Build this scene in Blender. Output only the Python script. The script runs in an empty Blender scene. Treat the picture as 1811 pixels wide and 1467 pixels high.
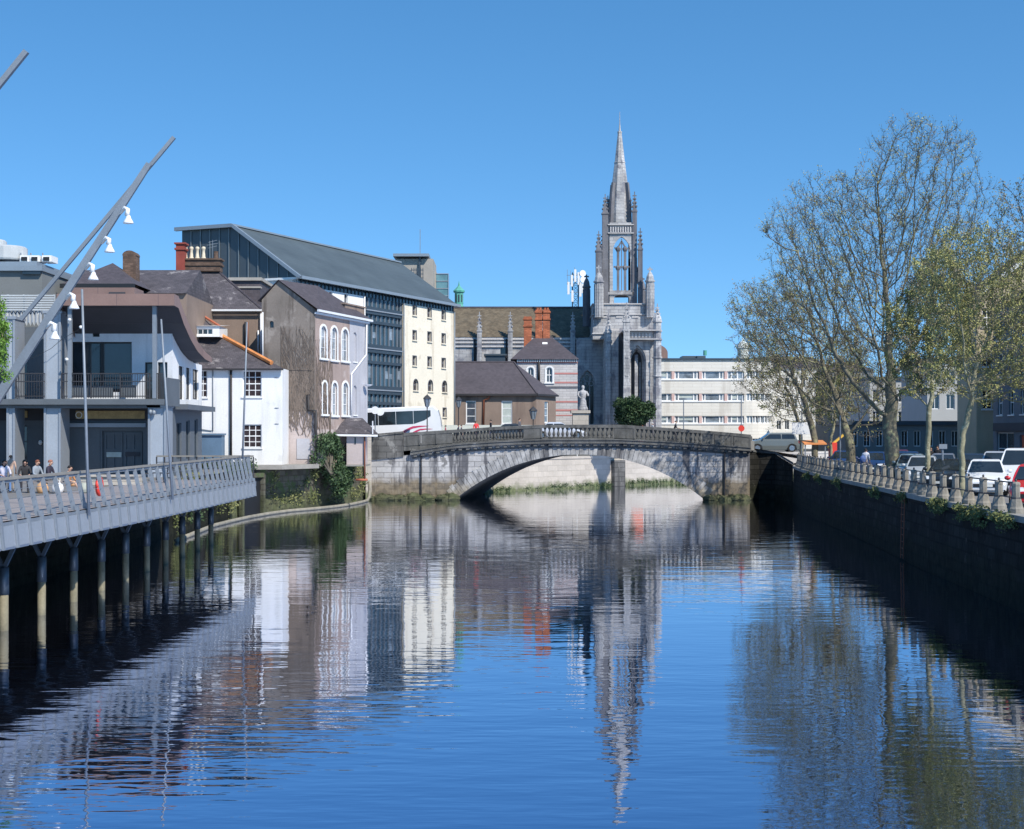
import bpy, math, random
from mathutils import Vector, Matrix
R = math.radians
scene = bpy.context.scene
# ------------------------------------------------------------------ camera, sky, sun, exposure
F, CX, HY, H = 2600.0, 905.5, 770.0, 5.4      # lens in source pixels, horizon row, eye height above the water
cam_d = bpy.data.cameras.new('camera'); cam = bpy.data.objects.new('camera', cam_d)
scene.collection.objects.link(cam); scene.camera = cam
cam.location = (0, 0, H); cam.rotation_euler = (R(90), 0, 0)
cam_d.sensor_width = 36; cam_d.lens = F/1811*36
cam_d.shift_y = (HY-733.5)/1811
cam_d.clip_start = 0.1; cam_d.clip_end = 6000
SUN_AZ, SUN_EL = R(139), R(44)                # azimuth clockwise from +Y
w = bpy.data.worlds.new('World'); scene.world = w; w.use_nodes = True
nt = w.node_tree; bg = nt.nodes['Background']
sky = nt.nodes.new('ShaderNodeTexSky'); sky.sky_type = 'NISHITA'; sky.sun_disc = False
sky.sun_elevation = SUN_EL; sky.sun_rotation = SUN_AZ; sky.air_density = 1.0; sky.dust_density = 0.0; sky.ozone_density = 2.5
sky.altitude = 300
hs = nt.nodes.new('ShaderNodeHueSaturation'); hs.inputs['Saturation'].default_value = 1.26; hs.inputs['Hue'].default_value = .495; hs.inputs['Value'].default_value = 1.16
tcw = nt.nodes.new('ShaderNodeTexCoord'); av = nt.nodes.new('ShaderNodeVectorMath'); av.operation = 'MULTIPLY_ADD'; av.inputs[1].default_value = (1,1,1.25); av.inputs[2].default_value = (0,0,.14)
nv_ = nt.nodes.new('ShaderNodeVectorMath'); nv_.operation = 'NORMALIZE'; nt.links.new(tcw.outputs['Generated'], av.inputs[0]); nt.links.new(av.outputs[0], nv_.inputs[0]); nt.links.new(nv_.outputs[0], sky.inputs[0])
nt.links.new(sky.outputs[0], hs.inputs['Color']); nt.links.new(hs.outputs[0], bg.inputs[0]); bg.inputs[1].default_value = 0.15
sd = bpy.data.lights.new('sun', 'SUN'); sd.energy = 4.7; sd.angle = R(0.53); sd.color = (1.0, 0.935, 0.83)
so = bpy.data.objects.new('sun', sd); scene.collection.objects.link(so)
sv = Vector((math.sin(SUN_AZ)*math.cos(SUN_EL), math.cos(SUN_AZ)*math.cos(SUN_EL), math.sin(SUN_EL)))
so.rotation_euler = sv.to_track_quat('Z', 'Y').to_euler(); so.location = (60, -60, 80)
scene.view_settings.view_transform = 'Standard'; scene.view_settings.look = 'None'
scene.view_settings.exposure = 0.22; scene.view_settings.gamma = 1

# ------------------------------------------------------------------ helpers
def WX(px, Y): return (px-CX)/F*Y
def WZ(py, Y): return H-(py-HY)/F*Y
def W(px, py, Y): return Vector((WX(px, Y), Y, WZ(py, Y)))

class MB:
    def __init__(s): s.v = []; s.f = []; s.m = []; s.cur = 0
    def poly(s, pts):
        n = len(s.v); s.v += [tuple(p) for p in pts]; s.f.append(tuple(range(n, n+len(pts)))); s.m.append(s.cur); return s
    def fs(s, vs, fs):
        n = len(s.v); s.v += [tuple(p) for p in vs]
        for f in fs: s.f.append(tuple(i+n for i in f)); s.m.append(s.cur)
        return s
    def hexa(s, b, t):                     # bottom 4, top 4 (same order)
        return s.fs(list(b)+list(t), [(3,2,1,0),(4,5,6,7),(0,1,5,4),(1,2,6,5),(2,3,7,6),(3,0,4,7)])
    def box(s, x0, x1, y0, y1, z0, z1):
        return s.hexa([(x0,y0,z0),(x1,y0,z0),(x1,y1,z0),(x0,y1,z0)], [(x0,y0,z1),(x1,y0,z1),(x1,y1,z1),(x0,y1,z1)])
    def bar(s, a, b, w, h=None, up=(0,0,1)):  # rectangular bar from a to b
        a = Vector(a); b = Vector(b); h = h or w; d = (b-a).normalized(); upv = Vector(up)
        if abs(d.dot(upv)) > .98: upv = Vector((0,1,0))
        sx = d.cross(upv).normalized()*w/2; sz = sx.cross(d).normalized()*h/2
        return s.hexa([a-sx-sz, a+sx-sz, b+sx-sz, b-sx-sz], [a-sx+sz, a+sx+sz, b+sx+sz, b-sx+sz])
    def tube(s, pts, rad, n=6, cap=True):
        pts = [Vector(p) for p in pts]; k = len(pts)
        if not hasattr(rad, '__len__'): rad = [rad]*k
        base = len(s.v); prev = None
        for i, p in enumerate(pts):
            d = (pts[min(i+1, k-1)]-pts[max(i-1, 0)])
            if d.length < 1e-9: d = Vector((0,0,1))
            d.normalize()
            if prev is None: prev = d.orthogonal().normalized()
            a = prev-d*prev.dot(d)
            a = a.normalized() if a.length > 1e-6 else d.orthogonal().normalized()
            b = d.cross(a); prev = a
            for j in range(n):
                an = 2*math.pi*j/n; q = p+(a*math.cos(an)+b*math.sin(an))*rad[i]; s.v.append((q.x, q.y, q.z))
        for i in range(k-1):
            for j in range(n):
                j2 = (j+1) % n; s.f.append((base+i*n+j, base+i*n+j2, base+(i+1)*n+j2, base+(i+1)*n+j)); s.m.append(s.cur)
        if cap:
            s.f.append(tuple(base+j for j in range(n))[::-1]); s.m.append(s.cur)
            s.f.append(tuple(base+(k-1)*n+j for j in range(n))); s.m.append(s.cur)
        return s
    def lathe(s, c, prof, n=12, rot=0):    # prof: list of (r, z) upwards
        c = Vector(c); base = len(s.v); k = len(prof)
        for r, z in prof:
            for j in range(n):
                an = 2*math.pi*j/n+rot; s.v.append((c.x+r*math.cos(an), c.y+r*math.sin(an), c.z+z))
        for i in range(k-1):
            for j in range(n):
                j2 = (j+1) % n; s.f.append((base+i*n+j, base+i*n+j2, base+(i+1)*n+j2, base+(i+1)*n+j)); s.m.append(s.cur)
        s.f.append(tuple(base+j for j in range(n))[::-1]); s.m.append(s.cur)
        s.f.append(tuple(base+(k-1)*n+j for j in range(n))); s.m.append(s.cur)
        return s
    def prism(s, pts, vec):                # closed planar loop extruded by vec
        pts = [Vector(p) for p in pts]; vec = Vector(vec); n = len(pts)
        vs = pts+[p+vec for p in pts]
        return s.fs(vs, [tuple(range(n))[::-1], tuple(range(n, 2*n))]+[(i, (i+1) % n, (i+1) % n+n, i+n) for i in range(n)])
    def blob(s, c, r, n=7, m=5, jit=.0, rnd=random):
        c = Vector(c); r = Vector(r) if hasattr(r, '__len__') else Vector((r, r, r)); base = len(s.v)
        for i in range(m+1):
            th = math.pi*i/m
            for j in range(n):
                ph = 2*math.pi*j/n; k = 1+rnd.uniform(-jit, jit)
                s.v.append((c.x+r.x*k*math.sin(th)*math.cos(ph), c.y+r.y*k*math.sin(th)*math.sin(ph), c.z+r.z*k*math.cos(th)))
        for i in range(m):
            for j in range(n):
                j2 = (j+1) % n; s.f.append((base+(i+1)*n+j, base+(i+1)*n+j2, base+i*n+j2, base+i*n+j)); s.m.append(s.cur)
        return s
    def build(s, name, mat, parent=None, smooth=False, bevel=0):
        me = bpy.data.meshes.new(name)
        off = Vector(parent.location) if parent is not None else Vector((0,0,0))
        if parent is not None and parent.parent is not None:
            off = Vector(parent['abs'])
        if parent is not None and parent.type == 'MESH' and 'abs' in parent: off = Vector(parent['abs'])
        if parent is None and s.v:
            n = len(s.v); lo = [min(v[i] for v in s.v) for i in range(3)]; hi = [max(v[i] for v in s.v) for i in range(3)]
            off = Vector(((lo[0]+hi[0])/2, (lo[1]+hi[1])/2, lo[2]))
        ox, oy, oz = off
        me.from_pydata([(x-ox, y-oy, z-oz) for x, y, z in s.v], [], s.f)
        mats = mat if isinstance(mat, (list, tuple)) else [mat]
        for m_ in mats: me.materials.append(m_)
        if len(mats) > 1: me.polygons.foreach_set('material_index', s.m)
        uvl = me.uv_layers.new(name='UVMap'); uv = [0.0]*(2*len(me.loops))
        for p in me.polygons:
            nn = p.normal
            if abs(nn.z) > .93: tu, tv = Vector((1,0,0)), Vector((0,1,0))
            else:
                tu = Vector((-nn.y, nn.x, 0)).normalized(); tv = nn.cross(tu)
                if tv.z < 0: tv = -tv
            for li in p.loop_indices:
                co = s.v[me.loops[li].vertex_index]
                uv[2*li] = co[0]*tu.x+co[1]*tu.y; uv[2*li+1] = co[0]*tv.x+co[1]*tv.y+co[2]*tv.z
        uvl.data.foreach_set('uv', uv)
        if smooth: me.polygons.foreach_set('use_smooth', [True]*len(me.polygons))
        me.validate(); me.update()
        o = bpy.data.objects.new(name, me); scene.collection.objects.link(o)
        o['abs'] = tuple(off)
        if parent is not None: o.parent = parent
        else: o.location = off
        if bevel:
            b = o.modifiers.new('bevel', 'BEVEL'); b.width = bevel; b.segments = 2; b.limit_method = 'ANGLE'
        return o

def thing(name, label, cat, loc, group=None):
    o = bpy.data.objects.new(name, None); scene.collection.objects.link(o); o.location = loc
    o.empty_display_size = .3; o['label'] = label; o['category'] = cat
    if group: o['group'] = group
    return o
def tag(o, label, cat, group=None, kind=None):
    if label: o['label'] = label
    if cat: o['category'] = cat
    if group: o['group'] = group
    if kind: o['kind'] = kind
    return o
def copy_tree(o, parent=None):
    kids = [c for c in bpy.data.objects if c.parent is o]
    c = o.copy(); scene.collection.objects.link(c)
    if parent is not None: c.parent = parent
    for k in kids: copy_tree(k, c)
    return c

# ------------------------------------------------------------------ materials
def lerpc(a, k): return (min(a[0]*k,1), min(a[1]*k,1), min(a[2]*k,1), 1)
def mat(name, col, rough=.8, var=.15, vs=.6, bump=0, bs=12, metal=0, pattern=None, streak=None, tide=None, patch=None, spec=.5, fine=.08):
    """pattern=(w,h,mortar_colour,mortar_size,tone variation)  streak=(colour,amount,scale)  tide=(z_top,colour)  patch=(colour,threshold,scale)"""
    m = bpy.data.materials.new(name); m.use_nodes = True; t = m.node_tree; N = t.nodes; L = t.links
    b = N['Principled BSDF']; b.inputs['Roughness'].default_value = rough; b.inputs['Metallic'].default_value = metal
    b.inputs['Specular IOR Level'].default_value = spec
    tc = N.new('ShaderNodeTexCoord')
    def noise(scale, det=4, vec=None, ro=.55):
        n = N.new('ShaderNodeTexNoise'); n.inputs['Scale'].default_value = scale; n.inputs['Detail'].default_value = det; n.inputs['Roughness'].default_value = ro
        L.new(vec or tc.outputs['Object'], n.inputs['Vector']); return n.outputs['Fac']
    def ramp(fac, lo, hi, a=(0,0,0,1), c=(1,1,1,1)):
        r = N.new('ShaderNodeValToRGB'); r.color_ramp.elements[0].position = lo; r.color_ramp.elements[1].position = hi
        r.color_ramp.elements[0].color = a; r.color_ramp.elements[1].color = c; L.new(fac, r.inputs[0]); return r.outputs[0]
    def mix(f, a, c, mode='MIX'):
        x = N.new('ShaderNodeMix'); x.data_type = 'RGBA'; x.blend_type = mode
        for s_, v_ in ((x.inputs[0], f), (x.inputs[6], a), (x.inputs[7], c)):
            if hasattr(v_, 'is_linked'): L.new(v_, s_)
            else: s_.default_value = v_
        return x.outputs[2]
    c = ramp(noise(vs), .3, .7, lerpc(col, 1-var), lerpc(col, 1+var))
    hgt = None
    if pattern:
        bw, bh, mc, ms, tv = pattern
        br = N.new('ShaderNodeTexBrick'); br.inputs['Scale'].default_value = 1; br.inputs['Brick Width'].default_value = bw; br.inputs['Row Height'].default_value = bh
        br.inputs['Mortar Size'].default_value = ms; br.inputs['Color1'].default_value = (1-tv,)*3+(1,); br.inputs['Color2'].default_value = (1+tv,)*3+(1,)
        br.inputs['Mortar'].default_value = tuple(mc[i]/max(col[i], .001) for i in range(3))+(1,)
        br.inputs['Mortar Smooth'].default_value = .3
        L.new(tc.outputs['UV'], br.inputs['Vector']); c = mix(1.0, c, br.outputs['Color'], 'MULTIPLY')
        hgt = br.outputs['Fac']
    if patch:
        c = mix(ramp(noise(patch[2], 5, None, .65), patch[1], patch[1]+.06), c, patch[0]+(1,))
    if streak:
        mp = N.new('ShaderNodeMapping'); mp.inputs['Scale'].default_value = (1, 1, .12); L.new(tc.outputs['Object'], mp.inputs[0])
        lo_ = streak[3] if len(streak) > 3 else .52; f = ramp(noise(streak[2], 5, mp.outputs[0], .6), lo_, lo_+(.2 if len(streak) < 4 else .07))
        x = N.new('ShaderNodeMath'); x.operation = 'MULTIPLY'; L.new(f, x.inputs[0]); x.inputs[1].default_value = streak[1]
        c = mix(x.outputs[0], c, streak[0]+(1,))
    if tide:
        geo = N.new('ShaderNodeNewGeometry'); sp = N.new('ShaderNodeSeparateXYZ'); L.new(geo.outputs['Position'], sp.inputs[0])
        a = N.new('ShaderNodeMath'); a.operation = 'MULTIPLY_ADD'; L.new(noise(1.1, 5), a.inputs[0]); a.inputs[1].default_value = 1.6
        L.new(sp.outputs[2], a.inputs[2])
        mr = N.new('ShaderNodeMapRange'); mr.inputs[1].default_value = tide[0]+.8-.35; mr.inputs[2].default_value = tide[0]+.8+.35; mr.inputs[3].default_value = tide[2] if len(tide) > 2 else .85; mr.inputs[4].default_value = 0
        L.new(a.outputs[0], mr.inputs[0])
        tcol = ramp(noise(2.3, 5), .4, .6, tide[1]+(1,), lerpc(tide[1], 1.9))
        c = mix(mr.outputs[0], c, tcol)
    fn = ramp(noise(bs, 5), .25, .75, (1-fine,)*3+(1,), (1+fine,)*3+(1,))
    c = mix(1.0, c, fn, 'MULTIPLY')
    L.new(c, b.inputs['Base Color'])
    if bump:
        bp = N.new('ShaderNodeBump'); bp.inputs['Strength'].default_value = bump; bp.inputs['Distance'].default_value = .03
        h = noise(bs, 5)
        if hgt is not None:
            mm = N.new('ShaderNodeMath'); mm.operation = 'MULTIPLY_ADD'; L.new(hgt, mm.inputs[0]); mm.inputs[1].default_value = -1.2; L.new(h, mm.inputs[2]); h = mm.outputs[0]
        L.new(h, bp.inputs['Height']); L.new(bp.outputs[0], b.inputs['Normal'])
    return m
def glass(name, col=(.02,.028,.035), rough=.06, var=.5, vs=.5):
    m = mat(name, col, rough, var, vs, spec=.7, fine=.1); return m

M = {}
def mk(k, *a, **kw): M[k] = mat(k, *a, **kw)
mk('pale_render', (.55,.58,.54), .85, .06, .4, streak=((.42,.40,.36), .35, 1.2))
mk('white_paint', (.78,.78,.775), .7, .04, .5, streak=((.52,.52,.49), .5, 1.3), patch=((.70,.70,.68), .6, .6))
mk('white_trim', (.80,.80,.79), .5, .02)
mk('cream_wall', (.78,.715,.585), .85, .04, .5, bump=.2, bs=6, streak=((.52,.44,.33), .55, .8, .55), patch=((.66,.59,.47), .57, .5))
mk('grey_wall', (.62,.64,.67), .8, .08, .6, streak=((.14,.17,.22), .5, .9))
mk('slate_grey_paint', (.105,.12,.135), .6, .1, .8)
mk('pilaster_paint', (.33,.37,.42), .6, .06, .8)
mk('brown_render', (.245,.185,.15), .9, .15, .35, bump=.3, bs=8, streak=((.10,.07,.06), .6, .8))
mk('dark_render', (.185,.16,.14), .9, .22, .35, bump=.5, bs=7, streak=((.075,.06,.05), .75, .9, .54), patch=((.27,.24,.215), .54, .45))
mk('warm_render', (.34,.265,.235), .9, .15, .35, bump=.4, bs=7, streak=((.17,.12,.10), .6, 1.0), patch=((.47,.40,.37), .57, .4))
mk('pink_render', (.47,.40,.375), .9, .12, .5, bump=.3, bs=7, streak=((.20,.155,.135), .65, .9), patch=((.27,.22,.20), .56, .4))
mk('lilac_render', (.42,.42,.45), .9, .08, .5, bump=.2, bs=7, streak=((.28,.27,.30), .4, 1.2))
mk('slate', (.085,.075,.082), .7, .18, .7, bump=.3, pattern=(.3,.22,(.04,.035,.04),.012,.22), patch=((.24,.22,.22), .595, .9))
mk('slate_plain', (.078,.066,.075), .7, .12, .5, bump=.2, pattern=(.3,.25,(.045,.04,.045),.01,.15))
mk('slate_mossy', (.135,.105,.068), .85, .25, .9, bump=.3, pattern=(.35,.25,(.05,.045,.035),.015,.22), streak=((.20,.175,.13), .4, 1.5))
mk('ridge_orange', (.62,.24,.08), .8, .2, 2)
mk('ridge_red', (.42,.13,.07), .8, .2, 2)
mk('brick_orange', (.42,.13,.06), .9, .2, 1.2, bump=.3, pattern=(.45,.16,(.22,.08,.045),.02,.25))
mk('brick_red', (.26,.055,.04), .9, .15, 1.2)
mk('stack_brown', (.12,.075,.055), .9, .25, 1.5, bump=.3, pattern=(.4,.15,(.10,.07,.05),.02,.25))
mk('pot_cream', (.62,.55,.42), .8, .15, 4)
mk('zinc', (.085,.105,.12), .45, .06, .6, metal=.3)
mk('zinc_seam', (.15,.18,.20), .45, .05, metal=.3)
mk('zinc_roof', (.10,.122,.128), .5, .16, .3, metal=.2, pattern=(9,.42,(.07,.09,.095),.02,.04))
mk('zinc_edge', (.24,.29,.34), .45, .05, metal=.2)
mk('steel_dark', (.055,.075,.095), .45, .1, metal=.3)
mk('steel_light', (.29,.32,.36), .45, .06, .8, metal=.2)
mk('galv', (.22,.25,.285), .5, .08, 1.2, metal=.25)
mk('copper_brown', (.27,.17,.14), .5, .12, .5, metal=.2, pattern=(2.2,30,(.17,.11,.10),.02,.06))
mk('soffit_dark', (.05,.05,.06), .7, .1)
mk('gold_board', (.42,.30,.13), .6, .2, 3, streak=((.2,.13,.05), .4, 3))
mk('black_metal', (.015,.016,.018), .5, .1)
mk('dark_iron', (.035,.035,.04), .6, .1)
mk('concrete', (.36,.335,.30), .9, .1, .4, bump=.2, streak=((.24,.22,.19), .4, 1))
mk('copper_green', (.10,.36,.29), .7, .15, 1)
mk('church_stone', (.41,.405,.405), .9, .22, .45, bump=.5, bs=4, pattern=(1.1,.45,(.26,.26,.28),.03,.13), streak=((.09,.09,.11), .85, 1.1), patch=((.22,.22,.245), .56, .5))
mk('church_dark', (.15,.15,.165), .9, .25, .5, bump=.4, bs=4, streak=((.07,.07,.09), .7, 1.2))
mk('stone_band', (.52,.50,.49), .9, .08, .5, bump=.3, pattern=(.9,.3,(.36,.34,.34),.025,.08))
mk('band_red', (.50,.21,.19), .9, .1)
mk('office_cream', (.72,.69,.625), .85, .05, .5, pattern=(3,.5,(.52,.48,.42),.02,.03), streak=((.48,.44,.38), .45, .5, .56))
mk('office_pier', (.60,.42,.38), .85, .05)
mk('bridge_stone', (.41,.40,.39), .9, .18, .5, bump=.6, bs=6, pattern=(1.25,.46,(.2,.195,.19),.025,.14), streak=((.075,.075,.085), .9, .95, .53), tide=(1.7, (.11,.085,.05)), patch=((.2,.195,.19), .57, 1.1))
mk('voussoir', (.34,.335,.325), .9, .45, 1.6, bump=.5, bs=6, streak=((.09,.09,.095), .85, .95, .53), tide=(1.1, (.19,.165,.12)))
mk('bridge_dark', (.115,.113,.108), .9, .3, .8, bump=.6, bs=7, pattern=(1.3,.5,(.04,.04,.04),.025,.2), streak=((.04,.04,.04), .7, 1.2, .52), patch=((.25,.245,.23), .58, .8))
mk('parapet_stone', (.115,.115,.11), .9, .35, 1.1, bump=.5, bs=7, streak=((.025,.028,.026), .7, 2.2), patch=((.20,.20,.195), .62, .9))
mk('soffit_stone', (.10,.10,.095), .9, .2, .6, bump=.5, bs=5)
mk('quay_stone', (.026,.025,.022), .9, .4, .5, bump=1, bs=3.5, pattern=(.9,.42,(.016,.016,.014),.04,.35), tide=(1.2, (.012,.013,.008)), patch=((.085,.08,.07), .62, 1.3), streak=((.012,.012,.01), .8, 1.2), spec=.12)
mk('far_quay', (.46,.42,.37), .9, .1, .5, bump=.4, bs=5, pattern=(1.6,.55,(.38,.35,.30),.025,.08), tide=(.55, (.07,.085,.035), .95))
mk('bank_stone', (.10,.095,.07), .9, .35, .8, bump=1, bs=3, pattern=(.7,.4,(.08,.07,.05),.04,.3), tide=(1.2, (.05,.055,.025)), patch=((.07,.10,.035), .52, .9))
mk('coping', (.27,.255,.225), .9, .15, 1, bump=.4, bs=6)
mk('bollard_stone', (.25,.23,.195), .9, .22, 2.5, bump=.5, bs=10, streak=((.15,.14,.11), .5, 3))
mk('asphalt', (.055,.055,.058), .9, .15, .3, bump=.3, bs=40)
mk('paving', (.20,.19,.18), .9, .12, .3, bump=.2, pattern=(.9,.6,(.12,.115,.11),.02,.08))
mk('earth', (.12,.115,.10), .95, .2, .05)
mk('deck_wood', (.30,.27,.265), .85, .12, .8, bump=.4, pattern=(40,.14,(.14,.125,.12),.012,.12))
mk('rail_wood', (.23,.215,.19), .8, .1, 2)
mk('pile_steel', (.20,.18,.12), .9, .3, 1.5, bump=.4, streak=((.12,.12,.06), .6, 2))
mk('bark', (.16,.145,.105), .95, .3, 3, bump=.9, bs=9, patch=((.30,.30,.17), .55, 2.5))
mk('bark_young', (.26,.245,.16), .95, .25, 4, bump=.6, bs=12, patch=((.42,.40,.27), .55, 3))
mk('twig', (.15,.13,.095), .95, .25, 2)
mk('twig_green', (.22,.21,.10), .95, .25, 2)
mk('bud', (.25,.21,.14), .9, .3, 3)
mk('leaf_yellow', (.38,.36,.12), .8, .3, 2)
mk('leaf_olive', (.21,.22,.085), .8, .3, 2)
mk('leaf_bright', (.12,.24,.03), .7, .3, 2)
mk('leaf_dark', (.03,.065,.02), .7, .4, 3)
mk('leaf_ivy', (.045,.085,.03), .7, .4, 3)
mk('leaf_bank', (.13,.15,.05), .8, .4, 3)
mk('vine', (.17,.135,.11), .95, .2, 3)
mk('rubber', (.012,.012,.013), .8, .1)
mk('chrome', (.5,.5,.52), .25, .03, metal=.9)
mk('headlamp', (.75,.78,.8), .1, .05, spec=.9)
mk('taillamp', (.35,.01,.01), .2, .05)
mk('plate', (.75,.75,.7), .5, .02)
mk('pipe_white', (.72,.73,.75), .5, .03)
mk('pipe_dark', (.03,.028,.03), .6, .1)
mk('pipe_rust', (.23,.075,.04), .7, .15)
mk('lead_glass_frame', (.16,.17,.20), .8, .1)
mk('tank_rust', (.24,.15,.125), .8, .15)
mk('red_plastic', (.75,.06,.04), .45, .05)
mk('door_red', (.72,.16,.08), .6, .1)
mk('boom', (.26,.24,.19), .8, .25, 1.5)
mk('container_blue', (.10,.17,.26), .6, .12, 1)
mk('yellow_paint', (.80,.50,.08), .5, .08)
mk('sign_white', (.75,.76,.77), .5, .03)
mk('tan_wall', (.50,.42,.30), .9, .1, .5, bump=.2, streak=((.34,.28,.19), .4, 1))
mk('street_wall', (.19,.20,.22), .85, .12, .4, streak=((.11,.13,.17), .4, 1))
mk('light_grey_wall', (.40,.40,.385), .85, .06, .4)
mk('mid_grey_wall', (.17,.18,.18), .85, .08, .4)
mk('dish_white', (.78,.79,.8), .5, .03)
mk('louvre', (.45,.47,.48), .5, .08)
mk('curtain', (.45,.50,.47), .5, .12, 2)
mk('road_line', (.62,.62,.6), .8, .05)
M['glass'] = glass('glass')
M['glass_blue'] = glass('glass_blue', (.03,.055,.075), .05)
M['glass_green'] = glass('glass_green', (.12,.24,.27), .08, .3)
M['glass_pale'] = glass('glass_pale', (.20,.24,.28), .08, .6, 1.2)
M['glass_warm'] = glass('glass_warm', (.045,.036,.04), .08, .6, 1.5)

# ------------------------------------------------------------------ facades with real openings
class Fac:
    def __init__(s, P, Q):
        s.P = Vector(P); s.Q = Vector(Q); s.L = (s.Q-s.P).length; s.u = (s.Q-s.P)/s.L; s.n = Vector((s.u.y, -s.u.x))
    def pt(s, t, z, d=0): q = s.P+s.u*t+s.n*d; return Vector((q.x, q.y, z))
    def t(s, px):
        k = (px-CX)/F; return (k*s.P.y-s.P.x)/(s.u.x-k*s.u.y)
    def z(s, px, py): return WZ(py, s.P.y+s.u.y*s.t(px))
    def op(s, x0, x1, y0, y1, arch=None):
        c = (x0+x1)/2; return (s.t(x0), s.t(x1), s.z(c, y1), s.z(c, y0), arch)
def facpx(px0, Y0, px1, Y1): return Fac((WX(px0, Y0), Y0), (WX(px1, Y1), Y1))
def outline(o, n=8):
    t0, t1, z0, z1, a = o; c = (t0+t1)/2; hw = (t1-t0)/2
    if a is None: return [(t0,z0),(t1,z0),(t1,z1),(t0,z1)]
    if a == 'round':
        r = min(hw, (z1-z0)*.5); cz = z1-r
        arc = [(c+hw*math.cos(math.pi*i/(2*n)), cz+r*math.sin(math.pi*i/(2*n))) for i in range(2*n+1)]
    else:
        rr = hw*2; hh = rr*math.sin(math.pi/3); sc = min(1, (z1-z0)*.6/hh); cz = z1-hh*sc
        arc = [(t0+rr*math.cos(math.pi/3*i/n), cz+rr*math.sin(math.pi/3*i/n)*sc) for i in range(n+1)]
        arc += [(t1-rr*math.cos(math.pi/3*i/n), cz+rr*math.sin(math.pi/3*i/n)*sc) for i in range(n-1, -1, -1)]
    return [(t0,z0),(t1,z0)]+arc
def wall(mb, f, t0, t1, z0, z1, ops=(), depth=.2):
    ts = sorted(set([t0, t1]+[v for o in ops for v in o[:2]])); zs = sorted(set([z0, z1]+[v for o in ops for v in o[2:4]]))
    ts = [v for v in ts if t0-1e-6 <= v <= t1+1e-6]; zs = [v for v in zs if z0-1e-6 <= v <= z1+1e-6]
    for a, b in zip(ts, ts[1:]):
        for c, d in zip(zs, zs[1:]):
            if b-a < 1e-5 or d-c < 1e-5: continue
            m_, q = (a+b)/2, (c+d)/2
            if any(o[0] < m_ < o[1] and o[2] < q < o[3] for o in ops): continue
            mb.poly([f.pt(a,c), f.pt(b,c), f.pt(b,d), f.pt(a,d)])
    for o in ops:
        ol = outline(o)
        for (a, c), (b, d) in zip(ol, ol[1:]+ol[:1]):
            mb.poly([f.pt(a,c), f.pt(a,c,-depth), f.pt(b,d,-depth), f.pt(b,d)])
        if o[4]:
            for (a, c), (b, d) in zip(ol[2:], ol[3:]):
                if abs(a-b) > 1e-5: mb.poly([f.pt(b,d), f.pt(a,c), f.pt(a,o[3]), f.pt(b,o[3])])
def block(mb, f, t0, t1, z0, z1, d0, d1):
    mb.hexa([f.pt(t0,z0,d1), f.pt(t1,z0,d1), f.pt(t1,z0,d0), f.pt(t0,z0,d0)], [f.pt(t0,z1,d1), f.pt(t1,z1,d1), f.pt(t1,z1,d0), f.pt(t0,z1,d0)])
def window(root, f, o, nv=1, nh=1, frame='white_trim', pane='glass', depth=.15, fw=.06, bw=.035, sill=True, surround=0, sur_mat='white_trim', name='window'):
    ol = outline(o); t0, t1, z0, z1, a = o; c = (t0+t1)/2; q = (z0+z1)/2; mb = MB()
    sx = max(.2, 1-2*fw/(t1-t0)); sz = max(.2, 1-2*fw/(z1-z0)); inn = [(c+(p[0]-c)*sx, q+(p[1]-q)*sz) for p in ol]
    d = -depth+.05; k = len(ol)
    for i in range(k):
        j = (i+1) % k
        mb.poly([f.pt(*ol[i], d), f.pt(*ol[j], d), f.pt(*inn[j], d), f.pt(*inn[i], d)])
        mb.poly([f.pt(*inn[i], d), f.pt(*inn[j], d), f.pt(*inn[j], d-.06), f.pt(*inn[i], d-.06)])
    def ztop(t):
        for (p, r) in zip(ol[2:], ol[3:]+ol[:1]):
            lo, hi = sorted((p[0], r[0]))
            if lo-1e-6 <= t <= hi+1e-6 and hi-lo > 1e-6: return p[1]+(r[1]-p[1])*(t-p[0])/(r[0]-p[0])
        return z1
    for i in range(1, nv):
        t = t0+(t1-t0)*i/nv; zt = ztop(t) if a else z1
        block(mb, f, t-bw/2, t+bw/2, z0+fw*.5, zt-fw*.5, d-.05, d-.012)
    for i in range(1, nh):
        z = z0+(z1-z0)*i/nh; e = .012 if i*2 == nh else 0
        block(mb, f, t0+fw*.5, t1-fw*.5, z-bw/2-e, z+bw/2+e, d-.046, d-.008)
    if surround:
        s1 = 1+2*surround/(t1-t0); s2 = 1+2*surround/(z1-z0); out = [(c+(p[0]-c)*s1, q+(p[1]-q)*s2) for p in ol]
        for i in range(k):
            j = (i+1) % k
            mb.poly([f.pt(*out[i], .05), f.pt(*out[j], .05), f.pt(*ol[j], .05), f.pt(*ol[i], .05)])
            mb.poly([f.pt(*out[i], 0), f.pt(*out[j], 0), f.pt(*out[j], .05), f.pt(*out[i], .05)])
            mb.poly([f.pt(*ol[i], .05), f.pt(*ol[j], .05), f.pt(*ol[j], -.05), f.pt(*ol[i], -.05)])
    w_ = mb.build(name, M[frame], root)
    pm = MB(); pm.poly([f.pt(*p, d-.04) for p in ol]); pm.build('pane', M[pane], w_)
    if sill:
        sm = MB(); s_ = .08+surround; block(sm, f, t0-s_, t1+s_, z0-.1-surround*.2, z0, -.1, .09+ (surround>0)*.05); sm.build('sill', M[sur_mat if surround else frame], w_)
    return w_
def pipe(pts, r, m_, root, name='drainpipe'):
    return MB().tube(pts, r, 6).build(name, M[m_], root, smooth=True)
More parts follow.
